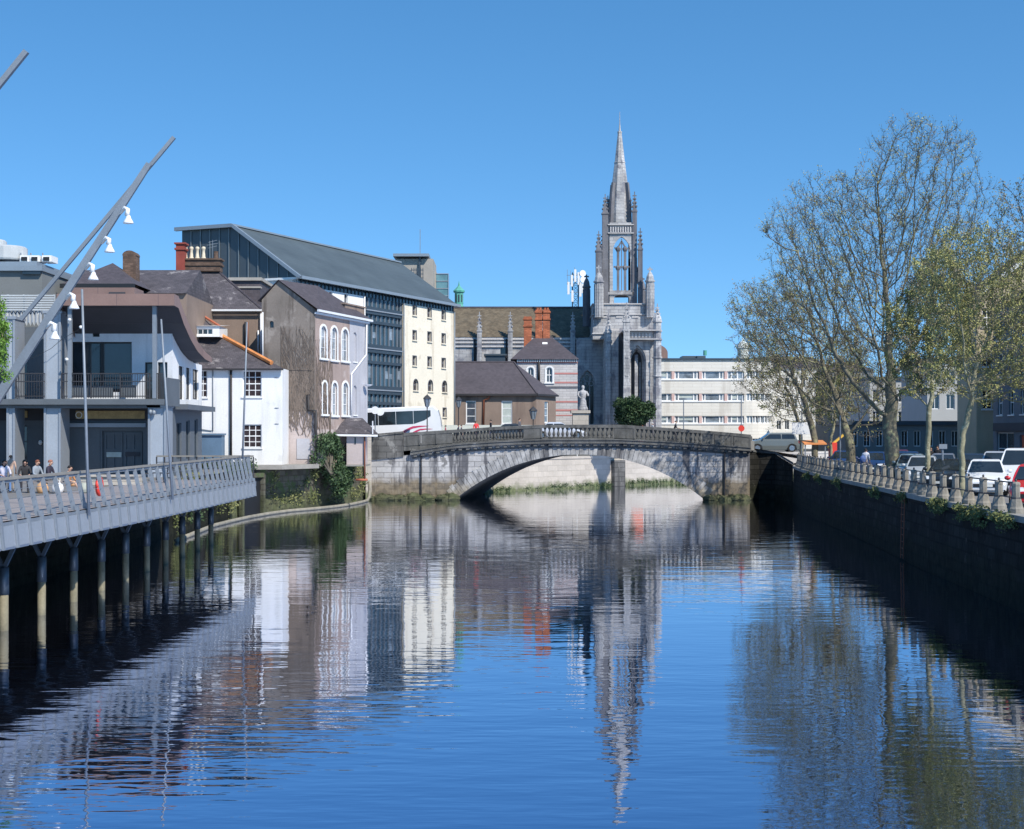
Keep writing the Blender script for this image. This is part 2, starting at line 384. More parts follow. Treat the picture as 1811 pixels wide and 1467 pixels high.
# ------------------------------------------------------------------ water and ground
def water():
    m = bpy.data.materials.new('water'); m.use_nodes = True; t = m.node_tree; N = t.nodes; L = t.links
    b = N['Principled BSDF']; b.inputs['Base Color'].default_value = (.36,.425,.60,1); b.inputs['Metallic'].default_value = 1; b.inputs['Roughness'].default_value = .015
    b.inputs['IOR'].default_value = 1.33
    b.inputs['Specular Tint'].default_value = (1,1,1,1)
    tc = N.new('ShaderNodeTexCoord')
    def nz(sx, sy, rot, det, ro=.5, dist=0):
        mp = N.new('ShaderNodeMapping'); mp.inputs['Scale'].default_value = (sx, sy, 1); mp.inputs['Rotation'].default_value = (0,0,R(rot)); L.new(tc.outputs['Object'], mp.inputs[0])
        n = N.new('ShaderNodeTexNoise'); n.inputs['Scale'].default_value = 1; n.inputs['Detail'].default_value = det; n.inputs['Roughness'].default_value = ro; n.inputs['Distortion'].default_value = dist
        L.new(mp.outputs[0], n.inputs[0]); return n.outputs['Fac']
    def madd(a, k, c=None):
        x = N.new('ShaderNodeMath'); x.operation = 'MULTIPLY_ADD'; L.new(a, x.inputs[0]); x.inputs[1].default_value = k
        if c is not None: L.new(c, x.inputs[2])
        else: x.inputs[2].default_value = 0
        return x.outputs[0]
    h = madd(nz(.8, 2.2, 8, 2, .5, .3), .018)
    h = madd(nz(.22, .55, -8, 3), .055, h)
    h = madd(nz(.55, 3.4, 4, 2), .010, h)
    h = madd(nz(3.2, 5.5, 20, 2), .003, h)
    # calmer and livelier patches of the surface
    pt = nz(.035, .06, 0, 2); mr = N.new('ShaderNodeMapRange'); mr.inputs[1].default_value = .35; mr.inputs[2].default_value = .65; mr.inputs[3].default_value = .55; mr.inputs[4].default_value = 1.25; L.new(pt, mr.inputs[0])
    x = N.new('ShaderNodeMath'); x.operation = 'MULTIPLY'; L.new(h, x.inputs[0]); L.new(mr.outputs[0], x.inputs[1])
    bp = N.new('ShaderNodeBump'); bp.inputs['Strength'].default_value = 1; bp.inputs['Distance'].default_value = WAVE; L.new(x.outputs[0], bp.inputs['Height']); L.new(bp.outputs[0], b.inputs['Normal'])
    mb = MB(); mb.poly([(-60,-60,0),(160,-60,0),(160,330,0),(-60,330,0)])
    tag(mb.build('river', m), None, None, kind='structure')
WAVE = .34
water()
LZ, RZ = 3.15, 2.9          # left and right quay levels
LB = [(-17.8,-40),(-17.5,30),(-17.8,60),(-18.6,80),(-18.9,98),(-17.2,103.5),(-15.2,107),(-13.6,114),(-12.4,121.6)]       # left bank line
LB2 = [(-10.5,134),(-2.6,138),(21,168.5),(48,203),(80,240)]                                                            # beyond the bridge
RB = [(15.0,-40),(15.3,30),(15.6,44.5),(16.5,58),(17.8,72),(19.4,92),(21.0,106),(22.6,118),(24.2,126)]
RB2 = [(30,140),(52,165),(90,205)]
def ground():
    mb = MB()
    def strip(line, far, z):
        for (a, b) in zip(line, line[1:]):
            mb.poly([(a[0],a[1],z),(b[0],b[1],z),(far,b[1],z),(far,a[1],z)] if far > 0 else [(far,a[1],z),(far,b[1],z),(b[0],b[1],z),(a[0],a[1],z)])
    strip(LB+LB2[:1], -900, 3.1)
    strip(RB+RB2[:1], 900, 2.85)
    # far ground: left bank beyond the bridge turns across the view
    l2 = LB2
    mb.poly([(-900,134,3.1)]+[(-900,2500,3.1),(l2[-1][0],2500,3.1)]+[(p[0],p[1],3.1) for p in l2[::-1]])
    mb.poly([(80,240,3.1),(80,2500,3.1),(900,2500,3.1),(900,300,3.1),(140,300,3.1)])
    mb.poly([(30,140,2.85),(52,165,2.85),(90,205,2.85),(150,270,2.85),(900,299,2.85),(900,140,2.85)])
    tag(mb.build('ground', M['earth']), None, None, kind='structure')
    # paving along both quays, 4 mm steps apart
    mb = MB()
    for a, b in zip(RB[1:-1], RB[2:]):
        mb.poly([(a[0],a[1],RZ),(a[0]+4.2,a[1],RZ),(b[0]+4.2,b[1],RZ),(b[0],b[1],RZ)])
        mb.poly([(a[0]+4.2,a[1],RZ),(a[0]+4.2,a[1],2.85),(b[0]+4.2,b[1],2.85),(b[0]+4.2,b[1],RZ)])
    tag(mb.build('pavement', M['paving']), None, None, kind='structure')
    mb = MB()
    for a, b in zip(RB[1:-1], RB[2:]):
        mb.poly([(a[0]+4.2,a[1],2.858),(a[0]+16,a[1],2.858),(b[0]+16,b[1],2.858),(b[0]+4.2,b[1],2.858)])
    mb.poly([(24.2+4,126,2.866),(60,126,2.866),(60,140,2.866),(30,140,2.866)])
    tag(mb.build('road', M['asphalt']), None, None, kind='structure')
    mb = MB()
    for a, b in zip(LB[1:4], LB[2:5]): mb.poly([(-60,a[1],LZ),(a[0],a[1],LZ),(b[0],b[1],LZ),(-60,b[1],LZ)])
    tag(mb.build('terrace', M['paving']), None, None, kind='structure')
ground()

def quay(line, z0, z1, name, label, m_, coping=None, side=1, cz=.22, thick=1.2):
    root = thing(name, label, 'quay wall', (line[0][0], line[0][1], 0)); mb = MB(); cp = MB()
    for (a, b) in zip(line, line[1:]):
        d = Vector((b[0]-a[0], b[1]-a[1])).normalized(); n = Vector((d.y, -d.x))*side*thick
        n0 = n
        A, B = Vector((a[0],a[1],0)), Vector((b[0],b[1],0)); nn = Vector((n0.x,n0.y,0)); bt = nn.normalized()*-.12
        up0 = Vector((0,0,z0)); up1 = Vector((0,0,z1))
        mb.poly([A+bt+up0, B+bt+up0, B+up1, A+up1]); mb.poly([A+up1, B+up1, B+up1+nn, A+up1+nn]); mb.poly([A+nn+up1, B+nn+up1, B+nn+up0, A+nn+up0])
        o = nn.normalized()*-.07; i_ = nn.normalized()*.55; c0 = Vector((0,0,z1+.003)); c1 = Vector((0,0,z1+cz))
        if coping: cp.hexa([A+o+c0, B+o+c0, B+i_+c0, A+i_+c0], [A+o+c1, B+o+c1, B+i_+c1, A+i_+c1])
    mb.build('wall', M[m_], root)
    if coping: cp.build('coping', M[coping], root)
    return root
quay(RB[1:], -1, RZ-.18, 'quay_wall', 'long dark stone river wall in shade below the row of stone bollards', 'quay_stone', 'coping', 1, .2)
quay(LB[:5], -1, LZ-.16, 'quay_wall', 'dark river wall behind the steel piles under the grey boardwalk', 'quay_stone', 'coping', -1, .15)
quay(LB[4:], -1, 3.2, 'quay_wall', 'mossy old stone bank wall under the white house and the gabled riverside house', 'bank_stone', None, -1)
fw_ = quay(LB2[1:3], -1, 3.0, 'quay_wall', 'sunlit pale block river wall seen through the bridge arch, weed along its foot', 'far_quay', 'far_quay', -1, .25)
quay(LB2[2:], -1, 3.0, 'quay_wall', 'far end of the pale river wall beyond the slipway, right side of the arch opening', 'far_quay', 'far_quay', -1, .25)
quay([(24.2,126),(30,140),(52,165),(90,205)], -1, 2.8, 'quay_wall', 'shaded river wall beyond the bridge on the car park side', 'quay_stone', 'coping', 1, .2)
# slipway recess in the far wall (dark notch with a shoulder of lower wall)
def slip():
    f = Fac(LB2[1], LB2[2]); mb = MB(); t0, t1 = f.t(1080), f.t(1099)
    block(mb, f, t0, t1, -1, 2.75, .01, .5); o = mb.build('stone_pier', M['bridge_dark']); tag(o, 'dark weathered stone pier jutting from the pale wall under the bridge arch', 'pier')
    mb = MB(); block(mb, f, f.t(905), f.t(1068), -1, 1.0, .02, 1.0); block(mb, f, f.t(905), f.t(1066), 1.003, 1.1, .05, 1.06)
    # railing above the far quay
    r = thing('quay_railing', 'pale painted railing on top of the sunlit river wall behind the bridge arch', 'railing', f.pt(f.t(1040), 3.25, -.3))
    rl = MB(); po = MB()
    for z in (3.75, 4.2): rl.tube([f.pt(.4, z, -.3), f.pt(f.L-.4, z, -.3)], .035, 5)
    rl.build('rail', M['white_trim'], r)
    for i in range(16):
        t = .5+i*(f.L-1)/15; MB().tube([f.pt(t, 3.2, -.3), f.pt(t, 4.25, -.3)], .045, 5).build('post', M['white_trim'], r)
slip()

# ------------------------------------------------------------------ bridge
YB = 122.0; SK = .18; BW = 12.0; S_ = YB/F
def bx(px): return (px-CX)*S_
def bz(py): return H-(py-HY)*S_
def interp(tab, x):
    for (a, p), (b, q) in zip(tab, tab[1:]):
        if x <= b: return p+(q-p)*max(0, (x-a))/(b-a)
    return tab[-1][1]
TOP = [(bx(a), bz(b)) for a, b in [(648,773),(713,766),(800,760.5),(880,755),(965,751.5),(1100,751.5),(1185,757.5),(1243,761.6),(1301,766.4),(1330,769.5)]]
COR = [(bx(a), bz(b)) for a, b in [(648,809),(729,805),(800,793.5),(880,788),(965,784.6),(1100,784.6),(1185,788.5),(1325,798),(1332,799)]]
x_l, x_r, x_c = bx(803), bx(1247), bx(1025); half = (x_r-x_l)/2; sag = 3.8; RR = (half**2+sag**2)/(2*sag)
def arch_z(x): return math.sqrt(max(RR**2-(x-x_c)**2, 0))-(RR-sag) if x_l < x < x_r else -1
def bridge():
    root = thing('bridge', 'single arch grey stone road bridge with dark balustrade across the river', 'bridge', (bx(1025), YB, 0))
    xs = sorted(set([bx(649)+i*(bx(1326)-bx(649))/60 for i in range(61)]+[x_l, x_r]+[x_l+(x_r-x_l)*i/44 for i in range(45)]))
    for side, yf, dx, nm in ((0, YB, 0, 'spandrel_wall'), (1, YB+BW, SK*BW, 'back_spandrel_wall')):
        mb = MB()
        for a, b in zip(xs, xs[1:]):
            if b-a < 1e-5: continue
            mid = (a+b)/2; inside = x_l < mid < x_r
            za, zb = (max(arch_z(a), 0) if inside else -1), (max(arch_z(b), 0) if inside else -1)
            q = [(a+dx, yf, za), (b+dx, yf, zb), (b+dx, yf, interp(COR, b)), (a+dx, yf, interp(COR, a))]
            mb.poly(q if side == 0 else q[::-1])
        mb.build(nm, M['bridge_stone'], root)
    # soffit of the skewed barrel
    mb = MB(); xx = [x_l+(x_r-x_l)*i/48 for i in range(49)]
    for a, b in zip(xx, xx[1:]):
        za, zb = max(arch_z(a), 0), max(arch_z(b), 0)
        mb.poly([(a, YB, za), (a+SK*BW, YB+BW, za), (b+SK*BW, YB+BW, zb), (b, YB, zb)])
    for x, s in ((x_l, 1), (x_r, -1)): mb.poly([(x, YB, 0), (x, YB, -1), (x+SK*BW, YB+BW, -1), (x+SK*BW, YB+BW, 0)])
    mb.build('arch_barrel', M['soffit_stone'], root)
    # voussoirs: wedge stones standing proud round the arch
    mb = MB(); nV = 62; cz = sag-RR; an0 = math.atan2(-cz, half)
    angs = [math.pi-an0+(2*an0-math.pi)*i/nV for i in range(nV+1)]
    rnd = random.Random(4)
    for i, (a, b) in enumerate(zip(angs, angs[1:])):
        e = (b-a)*.05; th = 1.02+.12*(i % 2)+rnd.uniform(-.03,.03); pr = .055+rnd.uniform(-.015,.02)
        P = lambda r, g: (x_c+r*math.cos(g), cz+r*math.sin(g))
        q = [P(RR, a+e), P(RR, b-e), P(RR+th, b-e), P(RR+th, a+e)]
        mb.prism([(x, YB-pr, z) for x, z in q], (0, pr+.1, 0))
    mb.build('arch_stones', M['voussoir'], root)
    # string mouldings, corbels, parapet
    def band(mb, xa, xb, d0, d1, lo, hi, ref=COR, n=36):
        ps = [xa+(xb-xa)*i/n for i in range(n+1)]
        for a, b in zip(ps, ps[1:]):
            za, zb = interp(ref, a), interp(ref, b)
            mb.hexa([(a,YB-d1,za+lo),(b,YB-d1,zb+lo),(b,YB+d0,zb+lo),(a,YB+d0,za+lo)], [(a,YB-d1,za+hi),(b,YB-d1,zb+hi),(b,YB+d0,zb+hi),(a,YB+d0,za+hi)])
    mb = MB(); band(mb, bx(726), bx(1327), .5, .42, .0, .26); band(mb, bx(727), bx(1326.5), .5, .50, .263, .36)
    mb.build('cornice', M['parapet_stone'], root)
    mb = MB()
    x = bx(732)
    while x < bx(1322):
        z = interp(COR, x+.14); mb.box(x, x+.28, YB-.34, YB+.1, z-.2, z-.003); x += .62
    band(mb, bx(730), bx(1324), .1, .10, -.36, -.21)
    mb.build('corbel_course', M['parapet_stone'], root)
    def zt(x): return interp(TOP, x)
    mb = MB(); band(mb, bx(714), bx(1328), .36, .06, -.26, 0, TOP); mb.build('parapet_rail', M['parapet_stone'], root)
    mb = MB()
    for a, b in zip([bx(714)+(bx(1328)-bx(714))*i/30 for i in range(31)], [bx(714)+(bx(1328)-bx(714))*i/30 for i in range(1, 31)]):
        ca, cb = interp(COR, a)+.363, interp(COR, b)+.363; ta, tb = zt(a)-1.08, zt(b)-1.08
        if ta > ca+.01: mb.hexa([(a,YB+.02,ca),(b,YB+.02,cb),(b,YB+.36,cb),(a,YB+.36,ca)], [(a,YB+.02,ta),(b,YB+.02,tb),(b,YB+.36,tb),(a,YB+.36,ta)])
    mb.build('parapet_plinth', M['parapet_stone'], root)
    solids = [(714,744),(745,800),(926,959),(1087,1123),(1243,1262),(1264,1296),(1298,1328)]
    for a, b in solids:
        mb = MB(); xa, xb = bx(a), bx(b); n = max(1, int((xb-xa)/1.0))
        for i in range(n):
            p, q = xa+(xb-xa)*i/n, xa+(xb-xa)*(i+1)/n
            mb.hexa([(p,YB-.02,zt(p)-1.1),(q,YB-.02,zt(q)-1.1),(q,YB+.30,zt(q)-1.1),(p,YB+.30,zt(p)-1.1)], [(p,YB-.02,zt(p)-.262),(q,YB-.02,zt(q)-.262),(q,YB+.30,zt(q)-.262),(p,YB+.30,zt(p)-.262)])
            if i < n-1 or n == 1: mb.box(q-.1 if n > 1 else q-.14, q+.08 if n > 1 else q, YB-.06, YB-.021, zt(q)-1.08, zt(q)-.265)
        mb.build('parapet_panel', M['parapet_stone'], root)
    prof = [(.13,0),(.13,.07),(.07,.1),(.08,.14),(.125,.28),(.11,.38),(.055,.58),(.05,.64),(.09,.67),(.06,.7),(.12,.74),(.12,.82)]
    bal = None; cnt = 0
    for a, b, n in ((801,925,21),(960,1086,16),(1124,1242,15)):
        for i in range(n):
            x = bx(a+(b-a)*(i+.5)/n); z = zt(x)-1.079
            if bal is None:
                o = MB().lathe((x, YB+.19, z), prof, 8).build('baluster', M['parapet_stone'], root, smooth=True); bal = (o, x, z)
            else:
                o = bal[0].copy(); scene.collection.objects.link(o); o.location = (x-bal[1], 0, z-bal[2])
    # left abutment wing: lower solid wall with pale base
    mb = MB(); a, b = bx(651), bx(713.6)
    mb.hexa([(a,YB-.12,bz(815)),(b,YB-.12,bz(808)),(b,YB+.4,bz(808)),(a,YB+.4,bz(815))], [(a,YB-.12,bz(773)),(b,YB-.12,bz(767)),(b,YB+.4,bz(767)),(a,YB+.4,bz(773))])
    mb.hexa([(a,YB-.2,bz(773)+.003),(b,YB-.2,bz(767)+.003),(b,YB+.45,bz(767)+.003),(a,YB+.45,bz(773)+.003)], [(a,YB-.2,bz(769)),(b,YB-.2,bz(763)),(b,YB+.45,bz(763)),(a,YB+.45,bz(769))])
    mb.build('wing_parapet', M['bridge_dark'], root)
    mb = MB(); mb.box(bx(647), bx(657), YB-.16, YB+.6, -1, bz(772)); mb.build('end_pier', M['far_quay'], root)
    for px in (745, 1281): MB().tube([(bx(px), YB-.12, .2), (bx(px), YB-.12, bz(800))], .06, 6).build('drainpipe', M['pipe_dark'], root)
    mb = MB(); rf_ = random.Random(31)
    for a_, b_, n_ in ((658,800,46),(1255,1322,24)):
        for i in range(n_):
            px_ = rf_.uniform(a_, b_); r_ = rf_.uniform(.25,.55); mb.blob((bx(px_), YB-rf_.uniform(-.15,.35), rf_.uniform(-.15,.25)), (r_*1.3, r_*.8, r_*.7), 7, 5, .25, rf_)
    mb.build('footing', M['bank_stone'], root)
    # right abutment turning away and the parapet end block
    mb = MB(); mb.box(bx(1326), bx(1334), YB-.05, YB+.5, bz(797), bz(780)); mb.build('end_block', M['coping'], root)
    pr = [(bx(1326), YB, bz(799)), (bx(1345), YB+.9, bz(801)), (bx(1372), YB+.6, bz(803)), (22.6, 118.2, 3.0)]
    mb = MB()
    for p, q in zip(pr, pr[1:]): mb.poly([(p[0],p[1],-1),(q[0],q[1],-1),q,p])
    mb.build('wing_wall', M['quay_stone'], root)
    mb = MB()
    for p, q in zip(pr, pr[1:]):
        mb.hexa([(p[0],p[1]-.12,p[2]),(q[0],q[1]-.12,q[2]),(q[0]+.1,q[1]+.45,q[2]),(p[0]+.1,p[1]+.45,p[2])], [(p[0],p[1]-.12,p[2]+.2),(q[0],q[1]-.12,q[2]+.2),(q[0]+.1,q[1]+.45,q[2]+.2),(p[0]+.1,p[1]+.45,p[2]+.2)])
    mb.build('wing_coping', M['parapet_stone'], root)
    # road deck with pavements and the far parapet
    rd = MB(); n = 40; xa, xb = -40, 34
    def dz(x): return (interp(TOP, x)-1.08 if x > bx(713) else interp(TOP, bx(713))-1.08-min(.9, (bx(713)-x)*.05)) if x < bx(1330) else max(2.87, interp(TOP, bx(1330))-1.08-(x-bx(1330))*.16)
    bridge.dz = dz
    for i in range(n):
        a, b = xa+(xb-xa)*i/n, xa+(xb-xa)*(i+1)/n
        q = lambda x, y, e=0: (x, y, dz(x)+e)
        rd.cur = 1; rd.poly([q(a,YB+.36), q(b,YB+.36), q(b,YB+2.2), q(a,YB+2.2)]); rd.poly([q(a,YB+BW-2.2), q(b,YB+BW-2.2), q(b,YB+BW), q(a,YB+BW)])
        rd.poly([q(a,YB+2.2), q(b,YB+2.2), q(b,YB+2.2,-.13), q(a,YB+2.2,-.13)])
        rd.cur = 0; rd.poly([q(a,YB+2.2,-.13), q(b,YB+2.2,-.13), q(b,YB+BW-2.2,-.13), q(a,YB+BW-2.2,-.13)])
    tag(rd.build('bridge_road', [M['asphalt'], M['paving']]), None, None, kind='structure')
    mb = MB(); ps = [bx(649)+SK*BW+(bx(1326)-bx(649))*i/30 for i in range(31)]
    for a, b in zip(ps, ps[1:]):
        za, zb = interp(TOP, a-SK*BW), interp(TOP, b-SK*BW)
        mb.hexa([(a,YB+BW,za-1.2),(b,YB+BW,zb-1.2),(b,YB+BW+.3,zb-1.2),(a,YB+BW+.3,za-1.2)], [(a,YB+BW,za-.15),(b,YB+BW,zb-.15),(b,YB+BW+.3,zb-.15),(a,YB+BW+.3,za-.15)])
    mb.build('back_parapet', M['parapet_stone'], root)
    return root
bridge()
dz = bridge.dz
# fill under the street behind the bridge's left end so nothing floats
mb = MB(); mb.hexa([(-60,122.6,3.0),(-13,122.6,3.0),(-11,134,3.0),(-60,134,3.0)], [(-60,122.6,dz(-40)-.2),(-13,122.6,dz(-13)-.2),(-11,134,dz(-11)-.2),(-60,134,dz(-40)-.2)])
tag(mb.build('street_ramp', M['earth']), None, None, kind='structure')
mb = MB(); mb.poly([(-60,134,dz(-40)-.05),(-9,134.2,dz(-10)-.05),(-2.8,139,3.6),(4,148,3.3),(4,230,3.3),(-60,230,3.3)]); tag(mb.build('street', M['asphalt']), None, None, kind='structure')
# ------------------------------------------------------------------ pub on the boardwalk
def interp0(tab, x):
    for (a, p), (b, q) in zip(tab, tab[1:]):
        if x <= b: return p+(q-p)*max(0, (x-a))/max(b-a, 1e-6)
    return tab[-1][1]
def pub():
    YF, YW = 78.0, 81.0
    root = thing('pub_building', 'grey two storey riverside pub with copper canopy and first floor balcony', 'pub', (WX(200,YW), YW, LZ))
    f = Fac((WX(-160,YW), YW), (WX(305,YW), YW)); zt = WZ(520,YW); zb = LZ
    # ground floor and first floor wall
    big = f.op(124,233,605,694); d1 = f.op(256,277,641,706); d2 = f.op(279,296,641,706); door = f.op(181,253,762,838); wl = f.op(29,48,622,700); wg = f.op(28,48,753,838); wl2 = f.op(-60,-20,622,700)
    vent = f.op(164,176,586,596)
    mb = MB(); zm = f.z(180,712); up_ = [big,d1,d2,wl,wl2,vent]; up_ = [(o[0],o[1],max(o[2],zm),o[3],o[4]) for o in up_]; tq = f.t(109); zt_l = WZ(580,YW); wall(mb, f, tq, f.L, zm, zt, [o for o in up_ if o[0] > tq], .25); mb.build('front_wall', M['grey_wall'], root); mb = MB(); wall(mb, f, 0, tq, zm, zt_l, [o for o in up_ if o[0] < tq], .25); mb.build('left_front_wall', M['slate_grey_paint'], root); mb = MB(); wall(mb, f, 0, f.L, zb, zm, [door,wg], .25); mb.build('ground_floor_wall', M['slate_grey_paint'], root)
    mb = MB(); block(mb, f, vent[0], vent[1], vent[2], vent[3], -.24, -.2)
    for i in range(5): block(mb, f, vent[0], vent[1], vent[2]+.06*i, vent[2]+.06*i+.02, -.18, -.02)
    mb.build('vent_grille', M['black_metal'], root)
    window(root, f, big, 2, 1, 'black_metal', 'glass', .22, .09, .1, False)
    window(root, f, wl, 1, 1, 'black_metal', 'glass', .2, .06, .05, False); window(root, f, wg, 1, 3, 'black_metal', 'glass', .2, .06, .05, False); window(root, f, wl2, 1, 1, 'black_metal', 'glass', .2, .06, .05, False)
    for d in (d1, d2): window(root, f, d, 1, 2, 'black_metal', 'glass', .2, .08, .05, False, name='balcony_door')
    dr = MB(); block(dr, f, door[0], door[1], door[2], door[3], -.24, -.2); c = (door[0]+door[1])/2
    for s_ in (-1, 1):
        a, b = (door[0]+.08, c-.05) if s_ < 0 else (c+.05, door[1]-.08)
        for t_ in (a, b-.1, (a+b)/2-.05): block(dr, f, t_, t_+.1, door[2], door[3]-.1, -.197, -.13)
        block(dr, f, a+.1, b-.1, door[3]-.25, door[3]-.1, -.196, -.14); block(dr, f, a+.1, b-.1, door[2]+1.2, door[2]+1.35, -.196, -.14)
    dd = dr.build('double_door', M['slate_grey_paint'], root)
    mb = MB(); block(mb, f, door[0]+.2, c-.1, f.z(197,809), f.z(197,800), -.12, -.09); mb.build('door_plate', M['curtain'], dd)
    mb = MB(); block(mb, f, c+.12, door[1]-.2, f.z(230,807), f.z(230,800), -.12, -.09); mb.build('door_plate', M['soffit_dark'], dd)
    # recessed darker ground floor panels either side of the door
    for a, b in ((113,177),(49,76),(-60,-30)): mb = MB(); block(mb, f, f.t(a), f.t(b), zb+.003, f.z(140,757), .003, .05); mb.build('wall_panel', M['slate_grey_paint'], root)
    mb = MB(); block(mb, f, f.t(112), f.t(259), f.z(180,756), f.z(180,749), .06, .35); mb.build('sign_light_trough', M['pilaster_paint'], root)
    mb = MB(); block(mb, f, f.t(108), f.t(262), f.z(200,744), f.z(200,722), .003, .1); block(mb, f, f.t(-40), f.t(78), f.z(200,744), f.z(200,722), .003, .1); mb.build('fascia_board', M['soffit_dark'], root)
    mb = MB(); block(mb, f, f.t(136), f.t(257), f.z(200,741), f.z(200,727), .103, .2); sg = mb.build('name_board', M['gold_board'], root)
    mb = MB(); cx_, cz_ = f.t(141.5), f.z(141,734.5)
    for rr, w_ in ((.17,.04),):
        for i in range(14):
            a, b = 2*math.pi*i/14, 2*math.pi*(i+1)/14
            mb.bar(f.pt(cx_+rr*math.cos(a), cz_+rr*math.sin(a), .215), f.pt(cx_+rr*math.cos(b), cz_+rr*math.sin(b), .215), .05, .02, (0,1,0))
    mb.build('emblem', M['white_trim'], sg)
    mb = MB(); block(mb, f, f.t(28), f.t(50), f.z(40,739), f.z(40,727), .103, .2); mb.build('name_board', M['gold_board'], root)
    # pilasters with pale edges
    for a, b, y0 in ((78,108,550),(262,294,716),(12,27,560),(-60,-40,560)):
        g = Fac((WX(a,YF+.4), YF+.4), (WX(b,YF+.4), YF+.4)); mb = MB(); zz = WZ(y0, YF+.4)
        block(mb, g, .12, g.L-.12, zb, zz-.15, -1.5, 0); p = mb.build('pilaster', M['pilaster_paint'], root)
        mb = MB(); block(mb, g, 0, .117, zb, zz-.15, -1.5, .06); block(mb, g, g.L-.117, g.L, zb, zz-.15, -1.5, .06); block(mb, g, -.06, g.L+.06, zz-.147, zz, -1.56, .1)
        mb.build('pilaster_edge', M['steel_light'], p)
    # balcony
    g = Fac((WX(-60,YF), YF), (WX(291,YF), YF)); mb = MB(); block(mb, g, 0, g.L, WZ(716,YF), WZ(706,YF), -3.1, 0); block(mb, g, 0, g.L-.3, WZ(722,YF), WZ(716.5,YF), -3, -.3)
    mb.build('balcony_floor', M['slate_grey_paint'], root)
    for a, b in ((108,264),(27,78)):
        mb = MB(); t0, t1 = g.t(a), g.t(b); z0, z1 = WZ(705,YF), WZ(661,YF)
        mb.bar(g.pt(t0,z1,-.1), g.pt(t1,z1,-.1), .07, .06); mb.bar(g.pt(t0,z0+.12,-.1), g.pt(t1,z0+.12,-.1), .05); mb.bar(g.pt(t0,z1-.42,-.1), g.pt(t1,z1-.42,-.1), .06, .05)
        n = int((t1-t0)/.13)
        for i in range(n+1): t = t0+(t1-t0)*i/n; mb.bar(g.pt(t,z0,-.1), g.pt(t,z1,-.1), .025 if i % 12 else .07)
        mb.build('balcony_railing', M['dark_iron'], root)
    mb = MB(); t0, t1 = g.t(276), g.L; z1 = WZ(661,YF)
    for i in range(7): t = t0+(t1-t0)*i/6; mb.bar(g.pt(t, WZ(706,YF), -.1), g.pt(t, z1, -.1), .04)
    mb.bar(g.pt(t0,z1,-.1), g.pt(t1,z1,-.1), .06); mb.build('balcony_railing', M['dark_iron'], root)
    mb = MB(); block(mb, g, g.t(118), g.t(196), WZ(703,YF), WZ(682,YF), -.5, -.3); block(mb, g, g.t(211), g.t(237), WZ(703,YF), WZ(681,YF), -.5, -.3); mb.build('balcony_screen', M['slate_grey_paint'], root)
    mb = MB(); g2 = Fac((WX(295,YF), YF), (WX(318,YF+2.6), YF+2.6)); block(mb, g2, 0, g2.L, WZ(718,YF), WZ(668,YF), -.08, 0); mb.build('balcony_end_panel', M['slate_grey_paint'], root)
    for a, b, m_ in ((119,126,'galv'),(269,276,'galv')):
        mb = MB(); mb.box(WX(a,YF), WX(b,YF), YF+.05, YF+.25, WZ(705,YF), WZ(541,YF)); mb.build('canopy_post', M[m_], root)
    # river side wall, receding along the bank
    s = Fac((WX(305,YW), YW), (WX(357,89.5), 89.5)); zt2 = 9.3
    ws = [s.op(a,b,c,707) for a,b,c in ((316,325,641),(329,337,641),(341,351,641))]; gs = [s.op(a,b,c,812) for a,b,c in ((312,321,748),(329,336,744),(344,350,742))]
    mb = MB(); wall(mb, s, 0, s.L, s.z(325,716), zt2, ws, .2); mb.build('side_wall', M['white_paint'], root)
    mb = MB(); wall(mb, s, 0, s.L, zb, s.z(325,716), gs, .2); mb.build('side_base_wall', M['slate_grey_paint'], root)
    for o in ws: window(root, s, o, 1, 2, 'black_metal', 'glass', .15, .07, .05, False)
    for o in gs: window(root, s, o, 1, 1, 'steel_dark', 'glass', .15, .06, .05, False)
    mb = MB(); block(mb, s, .3, s.L+.1, s.z(325,726), s.z(325,717), .0, .8); mb.build('side_ledge', M['slate_grey_paint'], root)
    # copper canopy: sweeping profile from the front fascia down the river side
    prof = [(0,520,541),(.0,520,541)]
    X0 = WX(100,YF-.3); X1 = WX(308,YF-.3)
    top = [(YF-.3,WZ(520,YF-.3)),(YF+.7,WZ(522,YF)),(YF+1.9,12.1),(YF+3.6,11.35),(YF+5.4,10.7),(YF+7.4,10.25),(YF+9.3,10.0)]
    tk = [.62,.64,.66,.64,.56,.44,.3]
    xe = [X1,X1+.01,X1+.02,X1+.02,X1+.03,X1+.03,X1+.04]
    mb = MB()
    for i in range(len(top)-1):
        (y0, z0), (y1, z1) = top[i], top[i+1]; a, b = tk[i], tk[i+1]; xa, xb = xe[i], xe[i+1]
        mb.poly([(X0,y0,z0),(xa,y0,z0),(xb,y1,z1),(X0,y1,z1)])
        mb.poly([(xa,y0,z0-a),(xb,y1,z1-b),(xb,y1,z1),(xa,y0,z0)])
    mb.poly([(X0,YF-.3,top[0][1]-.62),(X1,YF-.3,top[0][1]-.62),(X1,YF-.3,top[0][1]),(X0,YF-.3,top[0][1])])
    mb.poly([(X0,YF-.3,top[0][1]-.62),(X0,YF-.3,top[0][1]),(X0,YF+9,top[-1][1]),(X0,YF+9,8)])
    mb.build('copper_canopy', M['copper_brown'], root)
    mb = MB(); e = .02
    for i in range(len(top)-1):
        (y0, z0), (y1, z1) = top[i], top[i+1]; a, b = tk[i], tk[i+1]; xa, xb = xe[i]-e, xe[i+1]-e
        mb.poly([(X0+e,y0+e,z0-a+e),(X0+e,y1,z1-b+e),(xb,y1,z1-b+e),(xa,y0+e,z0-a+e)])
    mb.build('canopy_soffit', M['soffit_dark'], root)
    mb = MB(); tab = [(y, z-a-.03) for (y, z), a in zip(top, tk)]; n = 12
